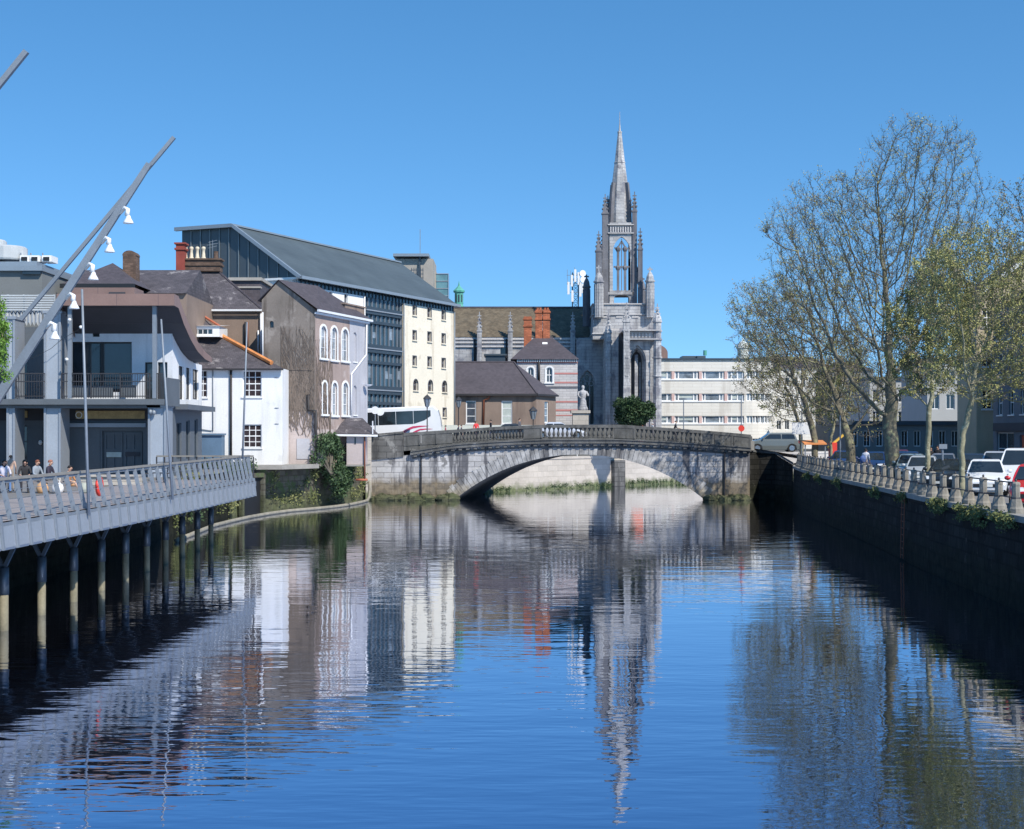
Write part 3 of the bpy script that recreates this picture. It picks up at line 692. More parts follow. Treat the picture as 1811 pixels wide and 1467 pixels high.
    for i in range(n):
        a, b = s.L*i/n, s.L*(i+1)/n; ya, yb = s.pt(a,0).y, s.pt(b,0).y; za, zb2 = max(9.301, interp0(tab, ya)), max(9.301, interp0(tab, yb))
        mb.poly([s.pt(a,9.3), s.pt(b,9.3), s.pt(b,zb2), s.pt(a,za)])
    mb.build('side_gable', M['white_paint'], root)
    # raised copper block behind the fascia, with a slot
    mb = MB(); mb.box(WX(118,82), WX(238,82), 82, 84, 11.5, WZ(509,82)); mb.build('roof_upstand', M['copper_brown'], root)
    mb = MB(); mb.box(WX(193,82), WX(222,82), 81.95, 81.99, WZ(521,82), WZ(517,82)); mb.build('roof_slot', M['soffit_dark'], root)
    # flat roof behind and back body
    mb = MB(); mb.box(WX(-160,YW), WX(100,YW)-.0, YW+.3, YW+7, zb, WZ(581,YW)); mb.build('left_wing', M['slate_grey_paint'], root)
    for px, py in ((123,566),(143,579),(52,620),(118,636)):
        q = W(px, py, YF-.2); mb = MB(); mb.blob(q, (.1,.1,.09), 7, 5); mb.build('festoon_bulb', M['white_trim'], root, smooth=True)
    MB().tube([W(54,636,YF-.2), W(90,617,YF-.2), W(110,600,YF-.2), W(143,581,YF-.2)], .015, 4).build('festoon_cable', M['black_metal'], root)
    for px, py in ((115,760),(115,783),(73,783),(266,729),(272,730)):
        q = f.pt(f.t(px), f.z(px,py), .15) if px < 200 else W(px,py,YF+.2); MB().blob(q, (.12,.12,.14), 8, 6).build('wall_lamp', M['white_trim'] if px<200 else M['galv'], root, smooth=True)
pub()

def picket(name, label, cat, pts, r, n=6, m_='galv'):
    o = MB().tube(pts, r, n).build(name, M[m_], None, smooth=True); tag(o, label, cat); return o

# left edge building with rooftop plant
def plant_house():
    Y = 96; root = thing('hotel_building', 'grey rooftop block behind the pub at the left edge with air units and louvres', 'building', (WX(20,Y), Y, 3.1))
    mb = MB(); mb.box(WX(-200,Y), WX(74,Y), Y, Y+12, 3.1, WZ(480,Y)); mb.build('wall', M['mid_grey_wall'], root)
    mb = MB(); mb.box(WX(-200,Y), WX(77,Y), Y-.3, Y+12.2, WZ(480,Y)+.003, WZ(471,Y)); mb.box(WX(-200,Y), WX(62,Y), Y+.3, Y+11, WZ(471,Y)+.003, WZ(462,Y)); mb.build('roof_edge', M['zinc_edge'], root)
    mb = MB(); mb.box(WX(40,Y-.2), WX(72,Y-.2), Y-.25, Y-.05, WZ(486,Y), WZ(481,Y)); mb.build('window', M['glass'], root)
    mb = MB()
    for i in range(7): z = WZ(523+i*4.2, Y-3); mb.box(WX(2,Y-3), WX(96,Y-3), Y-3.05, Y-2.95, z-.05, z+.04)
    for px in (12,40,66,94): mb.box(WX(px,Y-3), WX(px,Y-3)+.08, Y-2.94, Y-2.8, WZ(577,Y-3), WZ(521,Y-3))
    mb.build('louvre_screen', M['louvre'], root)
    # plant
    c = W(12,462,Y+3); MB().lathe(c, [(1.3,0),(1.35,.1),(1.35,.85),(1.2,.95)], 18).build('cooling_drum', M['louvre'], root)
    c = W(-18,462,Y+3); MB().lathe(c, [(1.1,0),(1.1,1.3),(1.0,1.4)], 18).build('cooling_drum', M['louvre'], root)
    for i, px in enumerate((35,53,74)):
        a, b = WX(px,Y+2), WX(px+17,Y+2); z = WZ(463,Y+2); mb = MB(); mb.box(a, b, Y+2, Y+3.4, z, WZ(452,Y+2)); mb.box(a+.12, b-.12, Y+1.96, Y+1.99, z+.02, z+.28)
        u = mb.build('air_unit', M['white_trim'], root); MB().box(a+.12, b-.12, Y+1.9, Y+1.95, z+.04, z+.3).build('grille', M['black_metal'], u)
        MB().tube([(a,Y+2.2,z),(a,Y+2.2,WZ(447,Y+2))], .05, 5).build('pipe', M['galv'], root)
    # corrugated glass awning roof
    mb = MB(); Ya = Y-6; n = 24
    for i in range(n):
        a, b = -6+80*i/n, -6+80*(i+1)/n; h0, h1 = (.25 if i % 2 else 0), (0 if i % 2 else .25)
        mb.poly([W(a,577,Ya)+Vector((0,0,h0)), W(b,577,Ya)+Vector((0,0,h1)), W(b,553,Ya+4)+Vector((0,4*0,h1)), W(a,553,Ya+4)+Vector((0,0,h0))])
    mb.build('glazed_awning', M['louvre'], root)
    MB().box(WX(-200,Ya), WX(78,Ya), Ya+.2, Ya+5, 3.1, WZ(579,Ya)).build('lower_wall', M['slate_grey_paint'], root)
plant_house()

def hiproof(mb, x0, x1, y0, y1, z, h, ridge=None, over=.3):
    x0 -= over; x1 += over; y0 -= over; y1 += over; cy = (y0+y1)/2
    r0, r1 = ridge if ridge else ((x0+x1)/2, (x0+x1)/2)
    A, B, C_, D = (x0,y0,z),(x1,y0,z),(x1,y1,z),(x0,y1,z); E, G = (r0,cy,z+h),(r1,cy,z+h)
    mb.poly([A,B,G,E] if r1-r0 > 1e-4 else [A,B,E]); mb.poly([B,C_,G]); mb.poly([C_,D,E,G] if r1-r0 > 1e-4 else [C_,D,E]); mb.poly([D,A,E])
def chimney(root, px0, px1, py0, py1, Y, m_, d=1.0, cap=True, name='chimney'):
    mb = MB(); x0, x1 = WX(px0,Y), WX(px1,Y); z0, z1 = WZ(py1,Y), WZ(py0,Y)
    mb.box(x0, x1, Y, Y+d, z0, z1)
    if cap: mb.box(x0-.1, x1+.1, Y-.1, Y+d+.1, z1-.45, z1-.3); mb.box(x0-.12, x1+.12, Y-.12, Y+d+.12, z1-.003, z1+.12)
    return mb.build(name, M[m_], root)
def slate_roofs():
    # low hipped house right behind the pub
    Y = 99; root = thing('slate_roof_house', 'low hipped slate roof with dark eaves rising just behind the copper canopy', 'house', (WX(172,Y), Y, 3.1))
    x0, x1 = WX(118,Y), WX(231,Y); z = WZ(503,Y); MB().box(x0, x1, Y, Y+7, 3.1, z-.25).build('wall', M['brown_render'], root)
    mb = MB(); hiproof(mb, x0, x1, Y, Y+7, z, WZ(464,Y+3)-z); rf = mb.build('roof', M['slate_plain'], root)
    mb = MB(); mb.box(x0-.35, x1+.35, Y-.4, Y-.2, z-.28, z-.003); mb.box(x0-.1, x1+.1, Y-.35, Y+.1, z-.24, z-.16); mb.build('gutter', M['black_metal'], root)
    Y = 103; root = thing('slate_roof_house', 'long slate roof running between the tall brown stack and the hipped brown house', 'house', (WX(200,Y), Y, 3.1))
    x0, x1 = WX(72,Y), WX(330,Y); z = WZ(520,Y); MB().box(x0, x1, Y, Y+9, 3.1, z).build('wall', M['brown_render'], root)
    mb = MB(); zr = WZ(478,Y+4.5); mb.poly([(x0,Y-.3,z),(x1,Y-.3,z),(x1,Y+4.5,zr),(x0+1.6,Y+4.5,zr)]); mb.poly([(x1,Y+9.3,z),(x0,Y+9.3,z),(x0+1.6,Y+4.5,zr),(x1,Y+4.5,zr)]); mb.poly([(x0,Y+9.3,z),(x0,Y-.3,z),(x0+1.6,Y+4.5,zr)]); mb.poly([(x1,Y-.3,z),(x1,Y+9.3,z),(x1,Y+4.5,zr)])
    mb.build('roof', M['slate'], root)
    c = chimney(root, 217, 240, 452, 520, Y-.5, 'stack_brown', 1.1, False)
    mb = MB(); xa, xb = WX(216,Y-.5), WX(241,Y-.5); zc = WZ(452,Y-.5); n = 8
    mb.prism([(xa+(xb-xa)*(1-math.cos(math.pi*i/n))/2, Y-.5, zc+.35*math.sin(math.pi*i/n)) for i in range(n+1)], (0,1.1,0)); mb.build('chimney_cap', M['stack_brown'], c)
slate_roofs()

def white_house():
    Y = 104.0; root = thing('white_house', 'two storey white painted house with slate roof and orange ridge tiles', 'house', (WX(430,Y), Y, 3.3))
    f = Fac((WX(340,Y), Y), (WX(499.5,Y), Y)); ze = WZ(652,Y)
    o1, o2, o3 = f.op(343,366.5,655,703), f.op(429,462.5,656,702), f.op(430,462.5,751,792)
    mb = MB(); wall(mb, f, 0, f.L, 3.25, ze, [o1,o2,o3], .2); mb.poly([f.pt(f.L,3.25), f.pt(f.L,3.25,-2.9), f.pt(f.L,ze,-2.9), f.pt(f.L,ze)]); mb.poly([f.pt(0,3.25,-6), f.pt(0,3.25), f.pt(0,ze), f.pt(0,ze,-6)])
    mb.build('wall', M['white_paint'], root)
    for o in (o1,o2,o3): window(root, f, o, 3, 4, 'white_trim', 'glass_warm', .14, .07, .05)
    pipe([f.pt(f.t(409), 3.3, .1), f.pt(f.t(409), ze-.1, .1)], .09, 'pipe_dark', root)
    pipe([f.pt(f.t(377), WZ(763,Y), .06), f.pt(f.t(377), ze-.1, .06)], .03, 'galv', root); pipe([f.pt(f.t(356), WZ(760,Y), .06), f.pt(f.t(375), WZ(762,Y), .06)], .03, 'galv', root)
    for py in (668,722,750): pipe([f.pt(f.t(486), WZ(py,Y), .03), f.pt(f.t(493), WZ(py,Y), .03)], .02, 'galv', root, 'wall_tie')
    mb = MB(); block(mb, f, f.t(352), f.t(400), 3.26, WZ(770,Y), .5, 1.6); block(mb, f, f.t(350), f.t(402), WZ(770,Y)+.003, WZ(767,Y), .4, 1.75); mb.build('yard_shed', M['container_blue'], root)
    # roof
    E = Vector((WX(500,Y)+.1, Y-.3, ze-.02)); L0 = Vector((WX(330,Y), Y-.3, ze-.02)); Rr = W(386,592,Y+4); R2 = W(345,551,Y+6); R3 = W(300,551,Y+6); B = Vector((E.x-1.6, Y+2.8, ze-.02))
    mb = MB(); mb.poly([L0,E,Rr]); mb.poly([L0,Rr,R2]); mb.poly([L0,R2,R3]); mb.poly([E,B,Rr]); mb.poly([B,R2,Rr]); rf = mb.build('roof', M['slate'], root)
    MB().tube([E+Vector((-.9,.4,.42)), Rr+Vector((0,0,.04))], .17, 6).build('ridge_tiles', M['ridge_orange'], root)
    MB().tube([W(388,577,Y+4.4), R2+Vector((0,0,.04)), R3], .10, 6).build('ridge_tiles', M['ridge_red'], root)
    mb = MB(); mb.box(L0.x, E.x, Y-.42, Y-.28, ze-.14, ze-.02); mb.build('gutter', M['pipe_dark'], root)
    # dormer with glazing band
    mb = MB(); Yd = Y+2.3; x0, x1 = WX(337,Yd), WX(388,Yd); z0, z1 = WZ(596,Yd), WZ(577,Yd); fd = Fac((x0,Yd),(x1,Yd)); od = fd.op(341,376,582,592)
    wall(mb, fd, 0, fd.L, z0, z1, [od], .1); mb.poly([(x1,Yd,z0),(x1,Yd+3,z0),(x1,Yd+3,z1),(x1,Yd,z1)]); mb.poly([(x0-.15,Yd-.15,z1),(x1+.15,Yd-.15,z1),(x1+.15,Yd+3.5,z1+.3),(x0-.15,Yd+3.5,z1+.3)])
    mb.build('dormer', M['white_trim'], root); window(root, fd, od, 4, 1, 'white_trim', 'glass_blue', .08, .04, .05, False, name='dormer_window')
white_house()

def mansard():
    Y = 112.0; root = thing('brown_house', 'tall brown rendered house with hipped slate roof and row of cream chimney pots', 'house', (WX(390,Y), Y, 3.1))
    x0, x1 = WX(246,Y), WX(464,Y); ze = WZ(548,Y)
    MB().box(x0, x1, Y, Y+10, 3.1, ze).build('wall', M['brown_render'], root)
    mb = MB(); A = W(244,550,Y-.3); A.z = ze; B = W(463.5,552,Y-.3); B.z = ze; C_ = W(381,476,Y+4); D = W(326,476,Y+4); E = Vector((B.x,Y+10,ze)); G = Vector((A.x,Y+10,ze))
    mb.poly([A,B,C_,D]); mb.poly([B,E,C_]); mb.poly([E,G,D,C_]); mb.poly([G,A,D]); mb.build('roof', M['slate'], root)
    MB().bar(A+Vector((0,-.1,-.08)), B+Vector((0,-.1,-.08)), .14).build('gutter', M['pipe_white'], root)
    for a in (C_,): MB().tube([a, B], .1, 5).build('hip_tiles', M['slate_plain'], root)
    ch = chimney(root, 318, 389, 460, 480, Y+3.3, 'stack_brown', 1.1)
    for i, px in enumerate((328,338.5,349,360)): MB().lathe(W(px,459,Y+3.9), [(.2,0),(.2,.1),(.15,.18),(.11,.6),(.13,.75),(.17,.82),(.15,.95),(.06,1.0)], 10).build('chimney_pot', M['pot_cream'], ch, smooth=True)
    MB().lathe(W(382,459,Y+3.9), [(.2,0),(.17,.5),(.2,.62)], 8).build('chimney_pot', M['stack_brown'], ch)
    MB().tube([W(376,459,Y+3.9), W(376,425,Y+3.9)], .02, 4).build('aerial_pole', M['galv'], ch)
    mb = MB()
    for dy, wv in ((428,.35),(433,.45),(438,.35)): mb.bar(W(376,dy,Y+3.9)-Vector((wv,0,.05)), W(376,dy,Y+3.9)+Vector((wv,0,.12)), .03)
    mb.build('aerial', M['galv'], ch)
    chimney(root, 311, 326, 432, 492, Y+3, 'brick_red', 1.0)
    # slate hung flat roofed attic box
    mb = MB(); xa, xb = WX(408,Y+3), WX(460,Y+3); mb.box(xa, xb, Y+3, Y+8, ze-1, WZ(497,Y+3)); mb.build('attic_box', M['slate_plain'], root)
    mb = MB(); mb.box(xa-.15, xb+.15, Y+2.8, Y+8.2, WZ(497,Y+3)+.003, WZ(491.5,Y+3)); mb.box(xa-.05, xb+.05, Y+2.9, Y+3.6, WZ(510,Y+3), WZ(507,Y+3)); mb.build('attic_parapet', M['concrete'], root)
    pipe([(WX(462.5,Y),Y-.15,ze-.3),(WX(462.5,Y),Y-.15,WZ(640,Y))], .1, 'pipe_white', root); pipe([(WX(457,Y),Y-.1,WZ(585,Y)),(WX(457,Y),Y-.1,WZ(640,Y))], .06, 'pipe_white', root)
    pipe([(WX(435,Y),Y-.15,WZ(570,Y)),(WX(435,Y),Y-.15,WZ(612,Y))], .1, 'pipe_dark', root, 'flue_pipe'); pipe([(WX(438.8,Y),Y-.15,WZ(570,Y)),(WX(438.8,Y),Y-.15,WZ(616,Y))], .06, 'pipe_rust', root, 'flue_pipe')
mansard()

def gable_house():
    Y, Y2 = 107.0, 116.5; root = thing('gabled_house', 'weathered brown gabled riverside house with white arched windows and dead vines', 'house', (WX(540,Y), Y, 3.2))
    f = facpx(463,Y+.0,557.5,Y); ze = WZ(548,Y); pk = f.pt(f.t(493), WZ(497,Y))
    ov = f.op(477,484,568,580,'round'); zl = WZ(531,Y); dr = f.op(525,548,776,812)
    mb = MB(); wall(mb, f, 0, f.L, WZ(728,Y), ze, [ov], .25)
    mb.poly([f.pt(0,ze), f.pt(f.L,ze), pk, f.pt(0,zl)]); mb.build('gable_wall', M['dark_render'], root)
    mb = MB(); wall(mb, f, 0, f.L, 3.15, WZ(728,Y), [], .15); mb.build('lower_gable_wall', M['pink_render'], root)
    mb = MB(); block(mb, f, f.t(525), f.t(548), WZ(812,Y), WZ(776,Y), .003, .05); mb.build('blocked_doorway', M['lilac_render'], root)
    window(root, f, ov, 1, 1, 'dark_iron', 'glass', .2, .03, .03, False, name='porthole')
    s = Fac((WX(557.5,Y),Y), (WX(650,Y2),Y2)); up = [s.op(566.5,577,577,634,'round'), s.op(585.5,596,579.5,637,'round'), s.op(604.5,615.5,582.5,639,'round')]
    lo = [s.op(570,577.5,676,733,'round'), s.op(587,596,677,735,'round'), s.op(605.5,615.5,677,735,'round')]
    bl = [s.op(625,631,588,640,'round'), s.op(625,631,682,734,'round')]
    ts = s.t(618.5); ze2 = ze
    mb = MB(); wall(mb, s, 0, ts, s.z(590,760), ze2, up+lo, .22); mb.build('river_wall', M['warm_render'], root)
    mb = MB(); wall(mb, s, ts, s.L, s.z(630,760), ze2, bl, .12)
    for o in bl: mb.poly([s.pt(*p, -.12) for p in outline(o)])
    mb.build('river_wall_bay', M['lilac_render'], root)
    mb = MB(); wall(mb, s, 0, s.L, 3.15, s.z(590,760), [], .1); mb.poly([s.pt(s.L,3.15), s.pt(s.L,3.15,-6), s.pt(s.L,ze2,-6), s.pt(s.L,ze2)]); mb.build('lower_river_wall', M['pink_render'], root)
    for o in up+lo: window(root, s, o, 2, 3, 'white_trim', 'glass_pale', .16, .06, .04, True, .16)
    for o in bl: b_ = MB(); block(b_, s, o[0]-.06, o[1]+.06, o[2]-.1, o[2]-.003, -.1, .08); b_.build('sill', M['white_trim'], root)
    # roof: ridge runs back from the gable, hipped at the far end
    Rb = Vector((WX(562,Y+4.2), Y+4.2, pk.z)); el = s.pt(-.25,ze2+.02,.3); er = s.pt(s.L+.2,ze2+.02,.3); lf = f.pt(-.3, zl-.1, .2); lb = Vector((lf.x+2, Y+11, lf.z)); pkf = pk+Vector((0,-.25,.06))
    mb = MB(); Rb.z = pk.z+.06
    mb.poly([el, er, Rb, pkf]); mb.poly([er, er+Vector((-5.5,3,0)), Rb]); mb.poly([lb, lf, pkf, Rb]); mb.poly([er+Vector((-5.5,3,0)), lb, Rb]); mb.build('roof', M['slate_plain'], root)
    mb = MB(); mb.bar(s.pt(-.2,ze2-.08,.32), s.pt(s.L+.2,ze2-.08,.32), .16, .16); mb.bar(s.pt(-.1,ze2-.25,.1), s.pt(s.L,ze2-.25,.1), .2, .14); mb.build('gutter', M['pipe_white'], root)
    mb = MB(); block(mb, s, s.t(616), s.L, ze2-.0+.06, s.z(633,542), -.8, -.25); block(mb, s, s.t(614), s.L+.1, s.z(633,542)+.003, s.z(633,539.5), -.9, -.15); mb.build('end_parapet', M['brown_render'], root)
    pipe([s.pt(s.t(646),ze2-.15,.12), s.pt(s.t(645),s.z(644,628),.12), s.pt(s.t(619),s.z(619,662),.12), s.pt(s.t(618.5),s.z(618,735),.12)], .07, 'pipe_white', root)
    pipe([f.pt(f.t(545.5),WZ(698,Y),.1), f.pt(f.t(546),WZ(725,Y),.1), f.pt(f.t(560),WZ(727,Y),.25), f.pt(f.t(559),WZ(760,Y),.25), f.pt(f.t(561),WZ(775,Y),.25), f.pt(f.t(560),WZ(818,Y),.25)], .1, 'pipe_dark', root)
    pipe([f.pt(f.t(465),WZ(553,Y),.1), f.pt(f.t(465),WZ(650,Y),.1)], .06, 'pipe_white', root)
    pipe([f.pt(f.t(501),WZ(655,Y),.04), f.pt(f.t(552),WZ(656,Y),.04)], .02, 'pipe_dark', root, 'cable')
    # satellite dish and bracket at the river end
    d = s.pt(s.t(643), s.z(643,682), .4); MB().lathe(d, [(.02,-.1),(.18,-.06),(.3,0),(.33,.06)], 10).build('satellite_dish', M['dish_white'], root)
    return f, s
GF, GS = gable_house()

def leanto():
    Yf = 110.6; root = thing('riverside_shed', 'small pink lean-to shed with slate roof overhanging the water beside the bridge', 'shed', (WX(630,Yf), Yf, 3.3))
    x0, x1 = WX(613,Yf), WX(646,Yf); mb = MB(); mb.box(x0, x1, Yf, Yf+1.8, WZ(822,Yf), WZ(770,Yf)); mb.build('wall', M['pink_render'], root)
    mb = MB(); mb.box(WX(596,Yf), x0-.003, Yf+.5, Yf+1.6, WZ(822,Yf), WZ(772,Yf)); mb.build('side_wall', M['brown_render'], root)
    mb = MB(); a, b, c, d = W(589,768,Yf-.3), W(668,769,Yf-.3), W(641,742,Yf+2.2), W(584,743,Yf+1.2); mb.prism([a,b,c,d], (0,0,.1)); mb.build('roof', M['slate'], root)
    MB().bar(W(593,770,Yf-.35), W(668,771,Yf-.35), .14).build('gutter', M['white_trim'], root)
    MB().box(WX(627,Yf), WX(629.5,Yf), Yf-.03, Yf, WZ(786,Yf), WZ(774,Yf)).build('slit_window', M['glass'], root)
    MB().box(x0-.05, x1+.1, Yf-.08, Yf+3, WZ(825,Yf), WZ(822,Yf)-.003).build('floor_beam', M['coping'], root)
    pipe([W(645,770,Yf-.1), W(645,850,Yf-.1)], .06, 'pipe_rust', root); pipe([W(629,849,Yf-.1), W(650,849,Yf-.1)], .09, 'ridge_red', root)
    MB().tube([W(659,768,Yf-.35), W(659,745,Yf-.35)], .05, 5).build('vent_pipe', M['pipe_white'], root)
leanto()
# ------------------------------------------------------------------ warehouse with zinc roof
def warehouse():
    k = 135/123.0
    u = Vector((.4102,.912)); v = Vector((-.912,.4102)); P0 = Vector((WX(527,135),135))
    Ze = WZ(490,135); L = 29.3*k
    f = Fac(P0, P0+u*L)
    # ridge line
    def vp(px, t=0):
        kk = (px-CX)/F; B = P0+u*t; a = (kk*B.y-B.x)/(v.x-kk*v.y); return a
    a1, a2 = vp(415), vp(322); Zr = WZ(400, (P0+v*a1).y)
    root = thing('warehouse', 'tall cream warehouse block with glass bay and dark zinc pitched roof', 'building', (P0.x, P0.y, 3.1))
    tA, tB, tC = f.t(645.5), f.t(712), L; zs = 3.3
    q = lambda s_, t_, z: Vector((P0.x+u.x*t_+v.x*s_, P0.y+u.y*t_+v.y*s_, z))
    ws = []
    for x0, x1, r in ((729.7,736.2,((541,558),(585,602),(630,647))),(756,762.5,((545,562),(587.5,604.5),(631.5,649))),(781,787.5,((549,566),(590.5,608),(634,651)))):
        for a, b in r: ws.append(f.op(x0,x1,a,b))
    for x0, x1, a, b in ((731,739,671,691),(757,765,672.5,692.5),(782,790,674,694)): ws.append(f.op(x0,x1,a,b,'round'))
    for x0, x1 in ((731,738),(758,764),(783,789)): ws.append(f.op(x0,x1,722,738,None))
    mb = MB(); wall(mb, f, tB, L, zs, Ze-.75, ws, .3); mb.poly([f.pt(L,zs), f.pt(L,zs,-14), f.pt(L,Ze-.75,-14), f.pt(L,Ze-.75)]); mb.build('cream_wall', M['cream_wall'], root)
    for o in ws: window(root, f, o, 1, 2, 'lead_glass_frame', 'glass_warm', .25, .06, .06, True, .06, 'cream_wall')
    wl = [f.op(609,615,521,537), f.op(582,588,517,530)]
    mb = MB(); wall(mb, f, 0, tA, zs, Ze-.75, wl, .3); mb.build('white_wall', M['white_paint'], root)
    for o in wl: window(root, f, o, 1, 2, 'lead_glass_frame', 'glass', .25, .06, .06)
    # end wall facing us, below the zinc gable
    mb = MB(); zg = WZ(491,135); mb.poly([q(a2,0,zs), q(0,0,zs), q(0,0,zg), q(a2,0,zg)]); mb.build('end_wall', M['white_paint'], root)
    # dark slatted clerestory band under the eaves
    mb = MB(); block(mb, f, 0, L, Ze-.75, Ze-.1, -.6, -.12)
    cb = mb.build('clerestory', M['glass_blue'], root)
    n = 46
    for i in range(n+1): t = .05+(L-.1)*i/n; mb = MB(); block(mb, f, t-.05, t+.05, Ze-.74, Ze-.12, -.117, -.04); mb.build('post', M['steel_dark'], cb)
    # curtain walling
    fr = MB(); gl = MB(); block(gl, f, tA, tB, zs, Ze-.75, -.5, -.25)
    nx = 9
    g = gl.build('glass_bay', M['glass_blue'], root)
    for i in range(nx+1):
        t = tA+(tB-tA)*i/nx; wd = .16 if i in (0,nx) else .045; block(fr, f, t-wd/2+(.08 if i == 0 else -.08 if i == nx else 0), t+wd/2+(.08 if i == 0 else -.08 if i == nx else 0), zs, Ze-.75, -.247, -.12)
    fr.build('mullions', M['steel_light'], g)
    fr = MB(); ym = 680
    for py, hh, dd in ((553,.75,.02),(573,.3,0),(619,.85,.04),(643,.3,0),(691,.85,.04),(714,.3,0),(742,.3,0)):
        z = f.z(ym,py); block(fr, f, tA+.16, tB-.16, z-hh/2, z+hh/2, -.24, dd+.01)
    fr.build('floor_bands', M['steel_dark'], g)
    fr = MB()
    for py, hh in ((619,.85),(691,.85),(553,.75)):
        z = f.z(ym,py); block(fr, f, tA+.16, tB-.16, z-.06, z+.06, .06, .14)
    fr.build('band_rails', M['steel_light'], g)
    rr = random.Random(2)
    for py in (600,670,732):
        for i in range(9):
            if rr.random() < .45: t = tA+(tB-tA)*(i+.1)/nx; mb = MB(); block(mb, f, t, t+(tB-tA)/nx*.8, f.z(ym,py), f.z(ym,py)+rr.uniform(.5,1.6), -.245, -.235); mb.build('blind', M['glass_pale'], g)
    pipe([f.pt(tB+.12,zs,.1), f.pt(tB+.12,Ze-.75,.1)], .08, 'galv', root); pipe([f.pt(L-.1,zs,.1), f.pt(L-.1,Ze-.75,.1)], .08, 'galv', root); pipe([f.pt(tA-.25,zs,.1), f.pt(tA-.25,Ze-.75,.1)], .08, 'white_trim', root)
    # roof
    o = -.5; mb = MB(); mb.poly([q(o,-.25,Ze-.08), q(o,L+.2,Ze-.08), q(a1,L+.2,Zr), q(a1,-.25,Zr)]); mb.poly([q(a1,-.25,Zr), q(a1,L+.2,Zr), q(a2+.3,L+.2,Zr+.1), q(a2+.3,-.25,Zr+.1)])
    mb.build('roof', M['zinc_roof'], root)
    mb = MB(); mb.bar(q(o-.05,-.4,Ze-.08), q(o-.05,L+.3,Ze-.08), .3, .28); mb.build('eaves_gutter', M['zinc_edge'], root)
    mb = MB(); mb.bar(q(a1,-.3,Zr+.06), q(a1,L+.2,Zr+.06), .4, .16); mb.build('ridge_cap', M['zinc_edge'], root)
    mb = MB(); mb.bar(q(o,-.4,Ze-.1), q(a1,-.4,Zr+.02), .35, .3); mb.bar(q(a1,-.4,Zr+.0), q(a2+.5,-.4,Zr+.0), .35, .34); mb.build('verge', M['zinc_edge'], root)
    mb = MB(); mb.poly([q(.0,0,zg+.0), q(a1,0,Zr-.15), q(a2,0,Zr-.1), q(a2,0,zg)][::-1]); gz = mb.build('zinc_gable', M['zinc'], root)
    mb = MB(); n = 12
    for i in range(1, n):
        s_ = a2*i/n; zt = Zr-.12 if s_ > a1 else zg+(Zr-.12-zg)*s_/a1
        mb = MB(); mb.bar(q(s_,-.05,zg), q(s_,-.05,zt), .09, .1, (0,1,0)); mb.build('standing_seam', M['zinc_seam'], gz)
    mb = MB(); mb.bar(q(0,-.1,zg-.08), q(a2,-.1,zg-.08), .3, .2); mb.build('gable_sill', M['white_trim'], root)
    mb = MB(); mb.poly([q(a2,0,zs), q(a2,0,Zr), q(a2,L,Zr), q(a2,L,zs)]); mb.poly([q(0,L,Ze-.75), q(a2,L,Ze-.75), q(a2,L,Zr), q(a1,L,Zr)]); mb.build('back_wall', M['zinc'], root)
    return f
WF = warehouse()

def behind():
    Y = 235; root = thing('concrete_tower', 'pale concrete stair tower with thin flat canopy rising behind the zinc roof', 'tower', (WX(735,Y), Y, 3))
    MB().box(WX(699,Y), WX(766,Y), Y, Y+10, 3, WZ(458,Y)).build('wall', M['concrete'], root)
    MB().box(WX(696,Y), WX(759,Y), Y-1, Y+6, WZ(455,Y), WZ(450,Y)).build('canopy_slab', M['zinc_edge'], root)
    MB().box(WX(741,Y), WX(744,Y), Y-.4, Y-.1, WZ(500,Y), WZ(455,Y)).build('downpipe', M['steel_dark'], root)
    mb = MB()
    for i in range(4): mb.bar(W(726+i*1.0,478+i*7,Y-2), W(749,478+i*7,Y-2), .12)
    for i in range(6): mb.bar(W(728+4*i,474,Y-2), W(728+4*i,506,Y-2), .1)
    MB().tube([W(743,452,Y), W(743,406,Y)], .07, 4).build('lightning_rod', M['galv'], root)
    mb.build('roof_rails', M['steel_dark'], root)
    Y = 240; root = thing('glass_tower', 'small blue green glass block beside the concrete tower', 'building', (WX(782,Y), Y, 3))
    MB().box(WX(771.5,Y), WX(793,Y), Y, Y+5, 3, WZ(484,Y)).build('glazing', M['glass_green'], root)
    mb = MB()
    for i in range(4): mb.box(WX(771.5,Y), WX(793,Y), Y-.1, Y-.01, WZ(484+i*13,Y)-.12, WZ(484+i*13,Y))
    mb.box(WX(792.6,Y), WX(793.5,Y), Y-.12, Y, WZ(540,Y), WZ(484,Y)); mb.build('transoms', M['steel_light'], root)
    MB().box(WX(768,Y), WX(771.3,Y), Y, Y+5, 3, WZ(480,Y)).build('side_wall', M['concrete'], root)
    Y = 236; root = thing('copper_cupola', 'small green copper cupola with pointed finial above the church roof end', 'cupola', (WX(811,Y), Y, 3))
    c = (WX(811,Y), Y+2, 0); z = lambda p: WZ(p, Y)
    MB().box(WX(803,Y)-.2, WX(819.5,Y)+.2, Y+.5, Y+3.5, 3, z(543)).build('base', M['concrete'], root)
    MB().lathe(c, [(1.1*.8,z(543)),(.95*.75,z(537)),(.75,z(535)),(.75,z(516)),(.95,z(515.5)),(1.0,z(513))], 8, .39).build('lantern', M['copper_green'], root)
    MB().lathe(c, [(1.02,z(512.9)),(.55,z(508)),(.2,z(504)),(.08,z(498)),(.02,z(494))], 8, .39).build('cap', M['copper_green'], root)
    mb = MB()
    for an in (-2.2,-1.57,-.9): x, y = c[0]+.74*math.cos(an), c[1]+.74*math.sin(an); mb.bar((x,y,z(533)), (x,y,z(520)), .22, .06, (math.cos(an),math.sin(an),0))
    mb.build('louvre', M['steel_dark'], root)
behind()

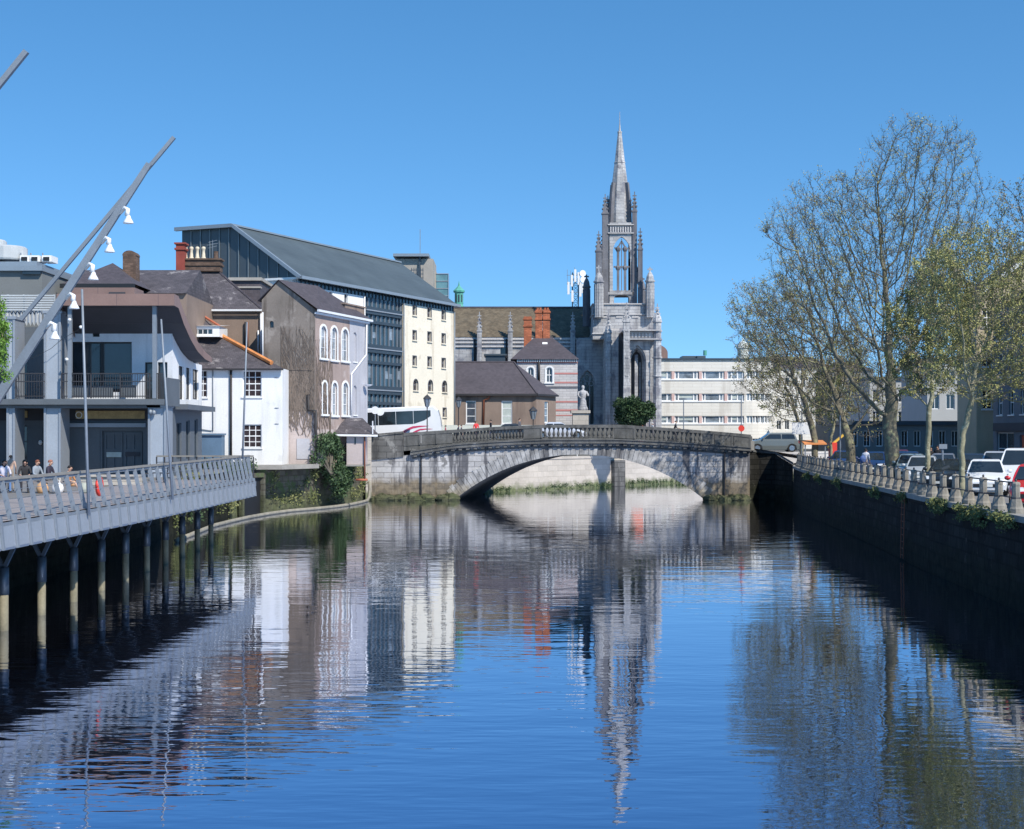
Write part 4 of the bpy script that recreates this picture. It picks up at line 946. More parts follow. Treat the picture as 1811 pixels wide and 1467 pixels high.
# ------------------------------------------------------------------ church
def pinnacle(mb, c, w, z0, z1, zt, n=4, crock=True):   # shaft z0..z1, spirelet to zt
    c = Vector((c[0], c[1], 0)); r = w*.7071 if n == 4 else w/2; ro = math.pi/4 if n == 4 else math.pi/8
    hs = zt-z1
    mb.lathe(c, [(r,z0),(r,z0+(z1-z0)*.5),(r*.93,z0+(z1-z0)*.505),(r*.93,z1-.3),(r*1.12,z1-.25),(r*1.12,z1-.05),(r*.85,z1),(r*.45,z1+hs*.45),(r*.14,z1+hs*.82),(r*.06,zt)], n, ro)
    if crock:
        for k in range(1, 4):
            zz = z1+hs*.22*k; q = r*(.85-.2*k)+.08
            for a in range(4): an = a*math.pi/2+ro; mb.box(c.x+q*math.cos(an)-.09, c.x+q*math.cos(an)+.09, c.y+q*math.sin(an)-.09, c.y+q*math.sin(an)+.09, zz-.1, zz+.12)
        mb.box(c.x-.28, c.x+.28, c.y-.07, c.y+.07, zt-.45, zt-.3); mb.box(c.x-.06, c.x+.06, c.y-.06, c.y+.06, zt-.5, zt+.2)
def mould(mb, x0, x1, y0, y1, z, h=.3, o=.15): mb.box(x0-o, x1+o, y0-o, y1+o, z-h/2, z+h/2)
def church():
    Y = 205.0; X = lambda p, y=Y: WX(p, y); Z = lambda p, y=Y: WZ(p, y)
    root = thing('church', 'grey limestone gothic church with openwork lantern tower and tall spire', 'church', (X(1100), Y, 3))
    B = lambda mb, a, b, y0, y1, p0, p1: mb.box(X(a), X(b), y0, y1, Z(p1), Z(p0))
    st = M['church_stone']
    # nave
    Yn = 212; g = Fac((WX(760,Yn),Yn), (WX(1075,Yn),Yn)); rw = g.op(885,897,613,627,'round')
    ze = WZ(597,Yn)
    mb = MB(); wall(mb, g, 0, g.L, 3, ze, [rw], .4); mb.box(g.P.x, g.Q.x, Yn+.5, Yn+14, 3, ze); mb.build('nave_wall', st, root)
    mb = MB()
    for p in (600,606,613): z = WZ(p,Yn); mb.box(g.P.x, g.Q.x, Yn-.25, Yn-.003, z-.13, z+.13)
    mb.build('cornice', M['stone_band'], root)
    window(root, g, rw, 1, 1, 'dark_iron', 'glass', .35, .08, .05, False, name='round_window')
    zr = WZ(545, Yn+7); mb = MB(); mb.poly([(g.P.x,Yn-.1,ze+.05),(g.Q.x,Yn-.1,ze+.05),(g.Q.x,Yn+7,zr),(g.P.x,Yn+7,zr)]); mb.poly([(g.Q.x,Yn+14.1,ze+.05),(g.P.x,Yn+14.1,ze+.05),(g.P.x,Yn+7,zr),(g.Q.x,Yn+7,zr)]); mb.build('nave_roof', M['slate_mossy'], root)
    MB().box(g.P.x, g.Q.x, Yn+6.85, Yn+7.15, zr-.05, zr+.2).build('ridge_tiles', M['slate_plain'], root)
    for px in (848,902.5,1013,958):
        mb = MB(); pinnacle(mb, (WX(px,Yn-.6), Yn-.6), .72, 3, WZ(585,Yn), WZ(555,Yn)); mb.build('buttress', st, root)
    pipe([(WX(844,Yn)-.35,Yn-.2,WZ(640,Yn)),(WX(844,Yn)-.35,Yn-.2,WZ(600,Yn))], .15, 'pipe_dark', root); pipe([(WX(898,Yn)-.2,Yn-.2,WZ(640,Yn)),(WX(898,Yn)-.2,Yn-.2,WZ(600,Yn))], .15, 'pipe_dark', root)
    # transept wall with big traceried window (1023-1053)
    Yt = 209.5; t = Fac((WX(1020,Yt),Yt), (WX(1069,Yt),Yt)); gw = t.op(1025,1052,655,752,'point')
    mb = MB(); wall(mb, t, 0, t.L, 3, WZ(600,Yt), [gw], .8); mb.poly([t.pt(0,3,-3), t.pt(0,3), t.pt(0,WZ(600,Yt)), t.pt(0,WZ(600,Yt),-3)]); mb.build('aisle_wall', st, root)
    w_ = window(root, t, gw, 3, 1, 'church_stone', 'glass', .6, .14, .16, True, .35, 'stone_band', name='gothic_window')
    mb = MB(); c = (gw[0]+gw[1])/2
    for dx, zc, r in ((0,gw[3]-1.1,.5),(-.55,gw[3]-1.9,.34),(.55,gw[3]-1.9,.34)):
        for i in range(12): a, b = 2*math.pi*i/12, 2*math.pi*(i+1)/12; mb.bar(t.pt(c+dx+r*math.cos(a),zc+r*math.sin(a),-.5), t.pt(c+dx+r*math.cos(b),zc+r*math.sin(b),-.5), .12, .12, (0,1,0))
    mb.build('tracery', st, w_)
    # left aisle bay and turrets of the west front
    mb = MB(); B(mb,1069,1092,203,209,587,790); mb.build('porch_bay', st, root)
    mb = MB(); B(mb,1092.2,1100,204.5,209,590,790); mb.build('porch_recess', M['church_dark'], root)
    mb = MB(); B(mb,1080.3,1094,203.2,203.8,583,587.3); B(mb,1097,1160,199.6,206,588.2,590); B(mb,1109.2,1149,200.4,201,590.2,603.5); B(mb,1100,1158,199.7,206,603.6,605.2)
    for i in range(6): B(mb,1112+6*i,1115+6*i,200.2,200.39,593,601)
    mb.build('parapet', M['stone_band'], root)
    for a, b, zc, zt, y, nm in ((1068.5,1080,585,556,202.4,0),(1097.5,1109,572,543,199.6,0),(1149,1164.5,572,545,199.8,0)):
        mb = MB(); w = X(b)-X(a); pinnacle(mb, ((X(a)+X(b))/2, y+w/2), w, 3, Z(zc), Z(zt), 8 if a != 1097.5 else 4)
        cx_ = (X(a)+X(b))/2
        for p in (590,605,636,668): mb.lathe((cx_,y+w/2,0), [(w*.56,Z(p)-.12),(w*.58,Z(p)),(w*.56,Z(p)+.12)], 8, math.pi/8)
        mb.lathe((cx_,y+w/2,0), [(w*.55,Z(zc+2)),(w*.52,Z(zc)),(w*.4,Z(zc-7)),(w*.2,Z(zc-12)),(w*.08,Z(zc-15))], 8, math.pi/8)
        mb.build('turret', st, root)
    # portal wall
    p = Fac((WX(1109,200.8),200.8), (WX(1150,200.8),200.8)); po = p.op(1111.5,1142.5,611,790,'point')
    mb = MB(); wall(mb, p, 0, p.L, 3, WZ(604,200.8), [po], 2.6)
    for e in (.25,.55,.85):
        ol = outline((po[0]+e*.4, po[1]-e*.4, po[2], po[3]-e*.7, 'point'))
        mb.poly  # orders of the arch
        for (a, b), (c_, d) in zip(ol[1:], ol[2:]+ol[:1]): mb.bar(p.pt(a,b,-e*1.6), p.pt(c_,d,-e*1.6), .22, .22, (0,1,0))
    mb.build('portal_wall', st, root)
    mb = MB(); mb.poly([p.pt(*q, -2.6) for q in outline(po)]); mb.build('portal_back', M['church_dark'], root)
    mb = MB(); mb.bar(p.pt(p.t(1126.5),3,-1.3), p.pt(p.t(1126.5),WZ(627,201),-1.3), .42); mb.bar(p.pt(p.t(1134),3,-2.2), p.pt(p.t(1134),WZ(640,201),-2.2), .3); mb.build('portal_column', st, root)
    mb = MB(); mb.box(WX(1105,200.3), WX(1138,200.3), 200.2, 200.45, 3, 9.2); mb.build('screen_door', M['door_red'], root)
    # body behind the portal
    mb = MB(); B(mb,1100.5,1157,204,216,604,800); mb.build('tower_base', st, root)
    # square tower stage
    Yq = 205.5; mb = MB(); B(mb,1049,1156,Yq,217,537,600); mb.build('tower_stage', st, root)
    mb = MB()
    for q in (537.5,556,590): B(mb,1047.5,1157.5,Yq-.2,217.2,q-1,q+1)
    mb.build('string_course', M['stone_band'], root)
    mb = MB()
    for a in (1062,1090,1118,1140): B(mb,a,a+12,Yq-.1,Yq-.003,559,562); 
    mb.build('stone_panel', M['stone_band'], root)
    def turret(a, b, y, z0, zc, zt, cross=True, m_=st):
        mb = MB(); w = X(b)-X(a); cx_ = (X(a)+X(b))/2; c = (cx_, y+w/2, 0)
        mb.lathe(c, [(w*.5,Z(z0)),(w*.5,Z(zc+2)),(w*.62,Z(zc+1)),(w*.62,Z(zc-1.5)),(w*.5,Z(zc-2)),(w*.42,Z(zc-9)),(w*.25,Z(zc-14)),(w*.1,Z(zc-17)),(.05,Z(zt))], 8, math.pi/8)
        for k in range(8):
            an = math.pi/4*k; x_, y_ = c[0]+w*.49*math.cos(an), c[1]+w*.49*math.sin(an); mb.bar((x_,y_,Z(z0)), (x_,y_,Z(zc+4)), .1, .1)
        if cross: mb.box(cx_-.35, cx_+.35, c[1]-.08, c[1]+.08, Z(zt+4)-.08, Z(zt+4)+.12); mb.box(cx_-.09, cx_+.09, c[1]-.09, c[1]+.09, Z(zt+10), Z(zt))
        mb.build('turret', m_, root)
    turret(1051,1067,204.4,562,499,470); turret(1035,1048,211,572,500,477, True, M['church_dark']); turret(1142,1157,204.4,562,498,473); turret(1138,1150,212,572,502,480, True, M['church_dark'])
    # lantern: eight piers, open pointed arches all round, see-through
    for a, b, y, ztop, z1 in ((1054.5,1066,206.4,408,440),(1130,1138.5,206.4,403,437),(1066,1075,210,405,440),(1122,1130,210,405,440)):
        mb = MB(); w = (X(b)-X(a)); pinnacle(mb, ((X(a)+X(b))/2, y+w/2), w, Z(540), Z(z1), Z(ztop)); mb.bar(((X(a)+X(b))/2, y+w/2, Z(500)), (X(1080 if a < 1100 else 1121), 208, Z(455)), .4, .7)
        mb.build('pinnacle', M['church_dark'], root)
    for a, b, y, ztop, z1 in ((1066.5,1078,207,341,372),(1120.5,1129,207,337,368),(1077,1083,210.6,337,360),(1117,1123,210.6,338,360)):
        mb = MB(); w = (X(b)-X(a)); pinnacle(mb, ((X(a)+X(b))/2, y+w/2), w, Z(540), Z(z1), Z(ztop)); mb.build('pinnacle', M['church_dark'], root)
    for (y, dd) in ((207.2,0),(210.9,0)):
        q = Fac((WX(1078,y),y), (WX(1121.5,y),y)); oo = q.op(1084,1115,419,514,'point')
        mb = MB(); wall(mb, q, 0, q.L, WZ(540,y), WZ(394,y), [oo] + [q.op(1086,1113,521,536,'round')], .5)
        qb = Fac((WX(1121.5,y)+0,y+.5), (WX(1078,y)+0,y+.5)); ob = (qb.L-oo[1]-.0, qb.L-oo[0]-.0, oo[2], oo[3], 'point'); wall(mb, qb, 0, qb.L, WZ(540,y), WZ(394,y), [ob]+[(qb.L-q.t(1113), qb.L-q.t(1086), WZ(536,y), WZ(521,y), 'round')], .0)
        mb.build('lantern_wall', st, root)
        mb = MB(); c = (oo[0]+oo[1])/2
        for fr_ in (.30,.5,.70):
            tt = oo[0]+(oo[1]-oo[0])*fr_; wd = .34 if fr_ != .5 else .12; mb.bar(q.pt(tt,oo[2],-.25), q.pt(tt,oo[3]-(1.4 if fr_ != .5 else .3),-.25), wd)
            if fr_ != .5:
                for pz in (441,474): zz = WZ(pz,y); mb.lathe((q.pt(tt,0,-.25).x, y+.25, zz), [(.12,-.5),(.35,-.1),(.38,.1),(.12,.45)], 6)
        for a_, b_ in ((.05,.30),(.30,.5),(.5,.70),(.70,.95)):
            mb.bar(q.pt(oo[0]+(oo[1]-oo[0])*a_,WZ(472,y),-.25), q.pt(oo[0]+(oo[1]-oo[0])*b_,WZ(472,y),-.25), .22)
        for s_ in (-1,1): mb.bar(q.pt(c+s_*.75,oo[3]-1.9,-.25), q.pt(c,oo[3]-.6,-.25), .2); mb.bar(q.pt(c+s_*.5,oo[3]-2.1,-.25), q.pt(c+s_*1.0,oo[3]-1.5,-.25), .16)
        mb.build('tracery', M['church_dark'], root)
    for x, s_ in ((WX(1078,207.2),1),(WX(1121.5,207.2),-1)):
        sd_ = Fac((x,211.4),(x,207.2)) if s_ > 0 else Fac((x,207.2),(x,211.4)); oo = (.8, sd_.L-.8, WZ(514,207), WZ(419,207), 'point')
        mb = MB(); wall(mb, sd_, 0, sd_.L, WZ(540,207), WZ(394,207), [oo], .5)
        mb.build('lantern_side_wall', st, root)
    mb = MB(); B(mb,1077,1122.5,207,211.6,514.3,519); B(mb,1080,1119,206.8,211.5,538.5,540); mb.build('lantern_floor', st, root)
    mb = MB()
    for pz in (409,394): B(mb,1076.5,1123,206.9,211.6,pz-.9,pz+.9)
    for i in range(9): B(mb,1081+i*4.4,1083+i*4.4,207.0,207.15,398,407)
    mb.build('lantern_parapet', M['stone_band'], root)
    MB().box(X(1079),X(1121),207.3,211.3,Z(396),Z(393)).build('lantern_roof', st, root)
    # spire with flying gablets
    c = (X(1100), 209.3, 0); mb = MB()
    mb.lathe(c, [(1.75,Z(394)),(1.60,Z(375)),(1.32,Z(330)),(1.14,Z(313)),(.80,Z(280)),(.84,Z(279)),(.84,Z(277.5)),(.76,Z(277)),(.29,Z(225)),(.34,Z(224.5)),(.34,Z(222)),(.16,Z(221)),(.06,Z(205)),(.03,Z(186))], 8, math.pi/8)
    mb.build('spire', st, root)
    for an in (math.pi/4,3*math.pi/4,-math.pi/4,-3*math.pi/4):
        mb = MB(); d = Vector((math.cos(an),math.sin(an),0)); C0 = Vector(c)
        r0, r1 = 1.95, 1.25
        pts = [C0+d*.8+Vector((0,0,Z(392))), C0+d*2.15+Vector((0,0,Z(392))), C0+d*1.95+Vector((0,0,Z(350))), C0+d*1.62+Vector((0,0,Z(316))), C0+d*1.0+Vector((0,0,Z(316)))]
        sd2 = Vector((-d.y,d.x,0))*.16; mb.prism([q-sd2 for q in pts], sd2*2); mb.build('spire_gablet', M['church_dark'], root)
    # tiny bells level / ground steps
    mb = MB(); B(mb,1060,1165,196,202,786,800); mb.build('steps', M['stone_band'], root)
church()

def telecom_mast():
    Y = 222; root = thing('telecom_mast', 'steel lattice phone mast with white antenna panels left of the church tower', 'mast', (WX(1018,Y), Y, WZ(560,Y)))
    X = lambda p: WX(p, Y); Z = lambda p: WZ(p, Y); mb = MB()
    a, b = X(1007), X(1029); 
    for x in (a+.5,b-.5):
        for y in (Y,Y+1.4): mb.tube([(x,y,Z(560)),(x,y,Z(482))], .07, 5)
    for i in range(6):
        z0, z1 = Z(545-i*10), Z(535-i*10); mb.bar((a+.5,Y,z0),(b-.5,Y,z1),.06); mb.bar((b-.5,Y,z0),(a+.5,Y,z1),.06); mb.bar((a+.5,Y,z1),(b-.5,Y,z1),.06)
    mb.build('lattice', M['steel_dark'], root)
    for px, p0, p1 in ((1005,500,522),(1011,488,508),(1017,478,500),(1023,483,505),(1026,500,526),(1012,515,535),(1030,503,520)):
        MB().box(X(px)-.16, X(px)+.16, Y-.9, Y-.7, Z(p1), Z(p0)).build('antenna_panel', M['white_trim'], root)
    mb = MB()
    for px, p0 in ((1003,478),(1009,480),(1016,474),(1028,478)): mb.tube([(X(px),Y-.6,Z(505)),(X(px),Y-.6,Z(p0))], .045, 4)
    for py in (488,503,518): mb.bar((X(1002),Y-.62,Z(py)), (X(1031),Y-.62,Z(py)), .07)
    mb.build('antenna_frame', M['galv'], root)
    for px, py in ((1030,485),(1031,496)):
        o = MB().lathe((0,0,0), [(.1,-.12),(.4,-.08),(.5,0),(.5,.06)], 12).build('microwave_dish', M['dish_white'], root); o.location = Vector((X(px),Y-.8,Z(py)))-Vector(root.location); o.rotation_euler = (R(90),0,R(20))
        for v_ in o.data.vertices: v_.co += Vector(root.location)
telecom_mast()

def bungalow():
    Y = 167.0; root = thing('bungalow', 'single storey brown rendered lodge with hipped slate roof beyond the bridge', 'house', (WX(880,Y), Y, 3.2))
    f = Fac((WX(778,Y),Y), (WX(948,Y),Y)); s = Fac((WX(948,Y),Y), (WX(983,Y+4.5),Y+4.5)); ze = WZ(697,Y)
    w1, w2 = f.op(824,842,709,750), f.op(887,906,709,750); w3 = s.op(963,970,711,748)
    mb = MB(); wall(mb, f, 0, f.L, 3.2, ze, [w1,w2], .25); wall(mb, s, 0, s.L, 3.2, ze, [w3], .25); mb.build('wall', M['brown_render'], root)
    for o, p_ in ((w1,'glass_warm'),(w2,'curtain')): window(root, f, o, 1, 3, 'white_trim', p_, .15, .12, .07)
    window(root, s, w3, 1, 3, 'white_trim', 'glass_pale', .15, .1, .06)
    mb = MB(); rz = WZ(641,Y+5); A = Vector((WX(775,Y),Y-.4,ze)); B = Vector((WX(948,Y)+.1,Y-.4,ze)); C_ = Vector((WX(987,Y+4.2),Y+4.2,ze)); D = Vector((WX(909,Y+5),Y+5,rz)); E = Vector((WX(770,Y+5),Y+5,rz)); G = Vector((C_.x,Y+14,ze)); K = Vector((A.x,Y+14,ze))
    mb.poly([A,B,D,E]); mb.poly([B,C_,D]); mb.poly([C_,G,D]); mb.poly([G,K,E,D]); mb.build('roof', M['slate_plain'], root)
    for p, q in ((B,D),(D,E)): MB().tube([p,q], .13, 5).build('ridge_tiles', M['slate_plain'], root)
    mb = MB(); mb.bar(A+Vector((0,-.05,-.12)), B+Vector((0,-.05,-.12)), .2); mb.bar(B+Vector((0,-.05,-.12)), C_+Vector((0,-.05,-.12)), .2); mb.build('gutter', M['pipe_dark'], root)
    pipe([W(867,698,Y-.35), W(864,705,Y-.2), W(856,708,Y-.1), W(854.5,765,Y-.1)], .12, 'pipe_rust', root)
    MB().box(f.P.x, f.Q.x-.1, Y-6, Y-5.7, 3.2, WZ(757,Y-6)+.3).build('garden_wall', M['pale_render'], root)
bungalow()

def presbytery():
    Y = 182.0; X = lambda p: WX(p,Y); root = thing('presbytery', 'white and red banded villa with pyramid slate roof and orange brick chimneys', 'house', (X(965), Y, 3.1))
    f = Fac((X(914),Y),(X(1021.5),Y)); ze = WZ(636,Y); w1, w2 = f.op(933,944,650,678,'round'), f.op(966,977,650,677,'round')
    mb = MB(); wall(mb, f, 0, f.L, 3.1, ze, [w1,w2], .3); mb.poly([f.pt(f.L,3.1), f.pt(f.L,3.1,-13), f.pt(f.L,ze,-13), f.pt(f.L,ze)]); mb.poly([f.pt(0,3.1,-13), f.pt(0,3.1), f.pt(0,ze), f.pt(0,ze,-13)])
    mb.build('wall', M['stone_band'], root)
    for o in (w1,w2): window(root, f, o, 2, 2, 'white_trim', 'glass', .2, .1, .08, True, .18)
    mb = MB()
    for py, h in ((661,.2),(677,.2),(711,.2),(726,.24),(735,.14),(642,.12)): z = WZ(py,Y); block(mb, f, f.t(981) if py < 700 and py > 650 else 0, f.L+.02, z-h/2, z+h/2, -.05, .03)
    mb.build('brick_band', M['band_red'], root)
    mb = MB(); z = WZ(685,Y); block(mb, f, 0, f.L, z-.1, z+.1, .0, .08); mb.build('string_course', M['church_dark'], root)
    mb = MB(); n = 28
    for i in range(n): t = f.L*(i+.2)/n; block(mb, f, t, t+f.L/n*.5, ze-.32, ze-.02, .0, .28)
    mb.build('dentils', M['white_trim'], root); mb = MB(); block(mb, f, 0, f.L, ze-.42, ze-.33, 0, .12); mb.build('eaves_band', M['band_red'], root)
    x0, x1 = X(906)-.2, X(1024); mb = MB(); ap0, ap1 = W(958,585,Y+6), W(962,585,Y+6); A, B = Vector((x0,Y-.5,ze)), Vector((x1,Y-.5,ze)); C_, D = Vector((x1,Y+13.5,ze)), Vector((x0,Y+13.5,ze))
    mb.poly([A,B,ap1,ap0]); mb.poly([B,C_,ap1]); mb.poly([C_,D,ap0,ap1]); mb.poly([D,A,ap0]); mb.build('roof', M['slate_plain'], root)
    mb = MB(); c = A.lerp(B,.53).lerp((ap0+ap1)/2,.48)
    sk = MB(); sk.hexa([c+Vector((-.32,-.1,-.5)), c+Vector((.32,-.1,-.5)), c+Vector((.32,.55,.3)), c+Vector((-.32,.55,.3))], [c+Vector((-.32,-.2,-.4)), c+Vector((.32,-.2,-.4)), c+Vector((.32,.45,.4)), c+Vector((-.32,.45,.4))]); sk.build('skylight', M['white_trim'], root)
    for a, b, p0, d in ((927,941,561,1.2),(948,960.5,549,1.2),(961.5,974,549,1.2)):
        mb = MB(); xa, xb = X(a), X(b); z1 = WZ(p0,Y+5); mb.box(xa, xb, Y+4.2, Y+5.6, ze+.3, z1); 
        for zz in (z1-.4,z1-1.3): mb.box(xa-.1, xb+.1, Y+4.1, Y+5.7, zz, zz+.18)
        ch = mb.build('chimney', M['brick_orange'], root)
        if a > 930:
            for k in (0.3,.7): MB().lathe((xa+(xb-xa)*k, Y+4.9, z1), [(.16,0),(.13,.2),(.15,.3)], 8).build('chimney_pot', M['brick_orange'], ch)
    pipe([f.pt(f.t(953),ze-.2,.12), f.pt(f.t(953),WZ(676,Y),.12)], .16, 'pipe_dark', root)
    mb = MB(); mb.box(X(858), X(893), Y+3, Y+8, 3.1, WZ(627,Y)); mb.build('flat_annex', M['steel_dark'], root)
    mb = MB(); mb.box(X(855), X(896), Y+2.8, Y+8.2, WZ(627,Y)+.003, WZ(624,Y)); mb.build('annex_roof', M['zinc'], root)
presbytery()

def statue():
    Y = 176.0; z0 = 3.1; root = thing('statue', 'robed pale stone figure on a square plinth in front of the church window', 'statue', (WX(1032,Y), Y, z0))
    x0, x1 = WX(1010,Y), WX(1044,Y); xc = (x0+x1)/2
    mb = MB(); mb.box(xc-.95, xc+.95, Y, Y+1.9, z0, WZ(731,Y)); mb.box(xc-1.25, xc+1.25, Y-.3, Y+2.2, z0, z0+.6); mb.box(xc-1.15, xc+1.15, Y-.2, Y+2.1, WZ(731,Y)+.003, WZ(726,Y)); mb.build('plinth', M['far_quay'], root)
    c = Vector((xc+.3, Y+.95, WZ(726,Y))); mb = MB()
    mb.lathe(c, [(.62,0),(.6,.25),(.45,.6),(.40,1.1),(.36,1.5),(.42,1.9),(.46,2.15),(.38,2.35),(.16,2.45),(.12,2.55),(.19,2.65),(.21,2.8),(.15,2.96),(.03,3.02)], 12)
    mb.tube([c+Vector((.4,0,2.25)), c+Vector((.62,-.15,1.85)), c+Vector((.6,-.55,1.75))], [.15,.13,.08], 7); mb.tube([c+Vector((-.4,0,2.25)), c+Vector((-.6,-.1,1.8)), c+Vector((-.3,-.4,1.5))], [.15,.13,.08], 7)
    mb.build('figure', M['church_stone'], root, smooth=True)
statue()

def office():
    Y = 232.0; X = lambda p: WX(p,Y); root = thing('office_building', 'cream modern office block with three rows of strip windows and rounded corner', 'building', (X(1240), Y, 3))
    f = Fac((X(1155),Y),(X(1320),Y)); ops = []
    xs = []
    for r0, r1 in ((657,671),(696.5,709.5),(736,749),(776,788)): ops.append((f.t(1163.5), f.t(1316), WZ(r1,Y), WZ(r0,Y), None))
    mb = MB(); wall(mb, f, 0, f.L, 3, WZ(637,Y), ops, .35)
    # rounded corner
    R0 = 5.0; cx_, cy_ = f.Q.x, Y+R0; seg = [(cx_+R0*math.sin(a), cy_-R0*math.cos(a)) for a in [math.pi/2*i/8 for i in range(9)]]; seg.append((cx_+R0+.8, cy_+14))
    for a, b in zip(seg, seg[1:]):
        g = Fac(a, b); wall(mb, g, 0, g.L, 3, WZ(637,Y), [(0, g.L, o[2], o[3], None) for o in ops], .3)
    mb.build('wall', M['office_cream'], root)
    mb = MB(); mb.box(X(1155), cx_, Y-.25, Y+.1, WZ(637,Y)+.003, WZ(634,Y)); mb.box(X(1155), cx_, Y+.1, Y+16, WZ(638,Y), WZ(634.5,Y))
    for a, b in zip(seg, seg[1:]): g = Fac(a, b); block(mb, g, 0, g.L, WZ(637,Y)+.003, WZ(634,Y), -5, .25)
    mb.build('roof_edge', M['steel_dark'], root)
    for o in ops:
        wm = MB(); z0, z1 = o[2], o[3]; wn = MB(); wn.poly([f.pt(o[0],z0,-.3), f.pt(o[1],z0,-.3), f.pt(o[1],z1,-.3), f.pt(o[0],z1,-.3)])
        for a, b in zip(seg, seg[1:]): g = Fac(a, b); wn.poly([g.pt(0,z0,-.28), g.pt(g.L,z0,-.28), g.pt(g.L,z1,-.28), g.pt(0,z1,-.28)])
        w_ = wn.build('strip_window', M['glass_pale'], root)
        pr = MB(); fr = MB(); sl = MB(); bl = MB(); rr = random.Random(int(z0*10))
        for px in (1190.5,1239,1284): block(pr, f, f.t(px-2.5), f.t(px+2.5), z0, z1, -.297, -.02)
        for px in (1180,1187,1194,1200,1227,1233,1242,1247,1273,1279,1287,1294,1304.5,1314,1164): block(fr, f, f.t(px-1.1), f.t(px+1.1), z0, z1, -.29, -.22)
        block(fr, f, o[0], o[1], z1-.1, z1, -.29, -.21); block(fr, f, o[0], o[1], z0, z0+.12, -.29, -.2); block(sl, f, o[0]-.1, o[1], z0-.2, z0, .0, .12)
        for a, b in zip(seg, seg[1:]):
            g = Fac(a, b)
            for kk in (0,.5): block(fr, g, g.L*kk, g.L*kk+.18, z0, z1, -.27, -.2)
            block(fr, g, 0, g.L, z0, z0+.12, -.27, -.19)
        for a, b in ((1201,1226),(1248,1272),(1165,1179),(1295,1304)):
            if rr.random() < .55: block(bl, f, f.t(a), f.t(b), z0+rr.uniform(.2,.7), z1, -.299, -.296)
        pr.build('pier', M['office_pier'], w_); fr.build('frame', M['white_trim'], w_); sl.build('sill', M['white_trim'], w_)
        if bl.v: bl.build('blinds', M['curtain'], w_)
    mb = MB(); mb.box(X(1211), X(1250), Y+3, Y+7, WZ(634,Y), WZ(628,Y)); mb.box(X(1236), X(1251), Y+2, Y+6, WZ(634,Y), WZ(628.5,Y)); mb.build('roof_plant', M['zinc'], root)
    MB().tube([W(1247,629,Y+3), W(1247,620,Y+3)], .3, 8).build('roof_vent', M['copper_green'], root)
    Yb = 262; r2 = thing('barrel_building', 'rusty brown barrel roofed block rising just behind the cream office roof', 'building', (WX(1172,Yb), Yb, 3))
    n = 10; x0, x1 = WX(1150,Yb), WX(1181,Yb); zc = WZ(634,Yb); MB().box(x0, x1, Yb, Yb+12, 3, zc).build('wall', M['tank_rust'], r2)
    mb = MB(); hh = WZ(607.5,Yb)-zc; pts = [(x0,Yb,zc),(x0,Yb,zc+hh)]+[(x1-3.0+3.0*math.sin(math.pi/2*i/n), Yb, zc+hh*.35+hh*.65*math.cos(math.pi/2*i/n)) for i in range(n+1)]+[(x1,Yb,zc)]
    mb.prism(pts[::-1], (0,12,0)); mb.build('roof', M['tank_rust'], r2)
    Yc = 300; r3 = thing('domed_turret', 'small pale domed turret on the skyline behind the outer tree branches', 'turret', (WX(1314,Yc), Yc, 3))
    c = (WX(1314,Yc), Yc, 0); z = lambda p: WZ(p,Yc); MB().lathe(c, [(1.9,3),(1.9,z(640)),(1.2,z(634)),(1.1,z(618)),(1.35,z(616)),(1.2,z(612)),(.8,z(607)),(.3,z(603)),(.05,z(598))], 12).build('drum', M['pale_render'], r3)
office()

def box_building(name, label, px0, px1, py, Y, m_, depth=12, rows=(), cols=8, roof=None, roofm='steel_dark', base=2.85, cat='building', pane='glass', side=True):
    root = thing(name, label, cat, (WX((px0+px1)/2,Y), Y, base)); f = Fac((WX(px0,Y),Y),(WX(px1,Y),Y)); zt = WZ(py,Y); ops = []
    for a, b in rows:
        for i in range(cols):
            t0 = f.L*(i+.22)/cols; t1 = f.L*(i+.78)/cols; ops.append((t0,t1,WZ(b,Y),WZ(a,Y),None))
    mb = MB(); wall(mb, f, 0, f.L, base, zt, ops, .25); mb.box(f.P.x, f.Q.x, Y+.3, Y+depth, base, zt-.01); mb.poly([f.pt(0,base,-.3), f.pt(0,base), f.pt(0,zt), f.pt(0,zt,-.3)]); mb.poly([f.pt(f.L,base), f.pt(f.L,base,-.3), f.pt(f.L,zt,-.3), f.pt(f.L,zt)])
    mb.build('wall', M[m_], root)
    for o in ops:
        w_ = window(root, f, o, 2, 1, 'white_trim', pane, .18, .07, .05, False)
    if roof == 'flat': MB().box(f.P.x-.2, f.Q.x+.2, Y-.25, Y+depth, zt+.003, zt+.35).build('roof_edge', M[roofm], root)
    elif roof:
        mb = MB(); zr = WZ(roof,Y+depth/2); x0, x1 = f.P.x-.2, f.Q.x+.2
        mb.poly([(x0,Y-.3,zt),(x1,Y-.3,zt),(x1-2,Y+depth/2,zr),(x0+2,Y+depth/2,zr)]); mb.poly([(x1,Y+depth,zt),(x0,Y+depth,zt),(x0+2,Y+depth/2,zr),(x1-2,Y+depth/2,zr)]); mb.poly([(x1,Y-.3,zt),(x1,Y+depth,zt),(x1-2,Y+depth/2,zr)]); mb.poly([(x0,Y+depth,zt),(x0,Y-.3,zt),(x0+2,Y+depth/2,zr)])
        mb.build('roof', M[roofm], root)
    return root
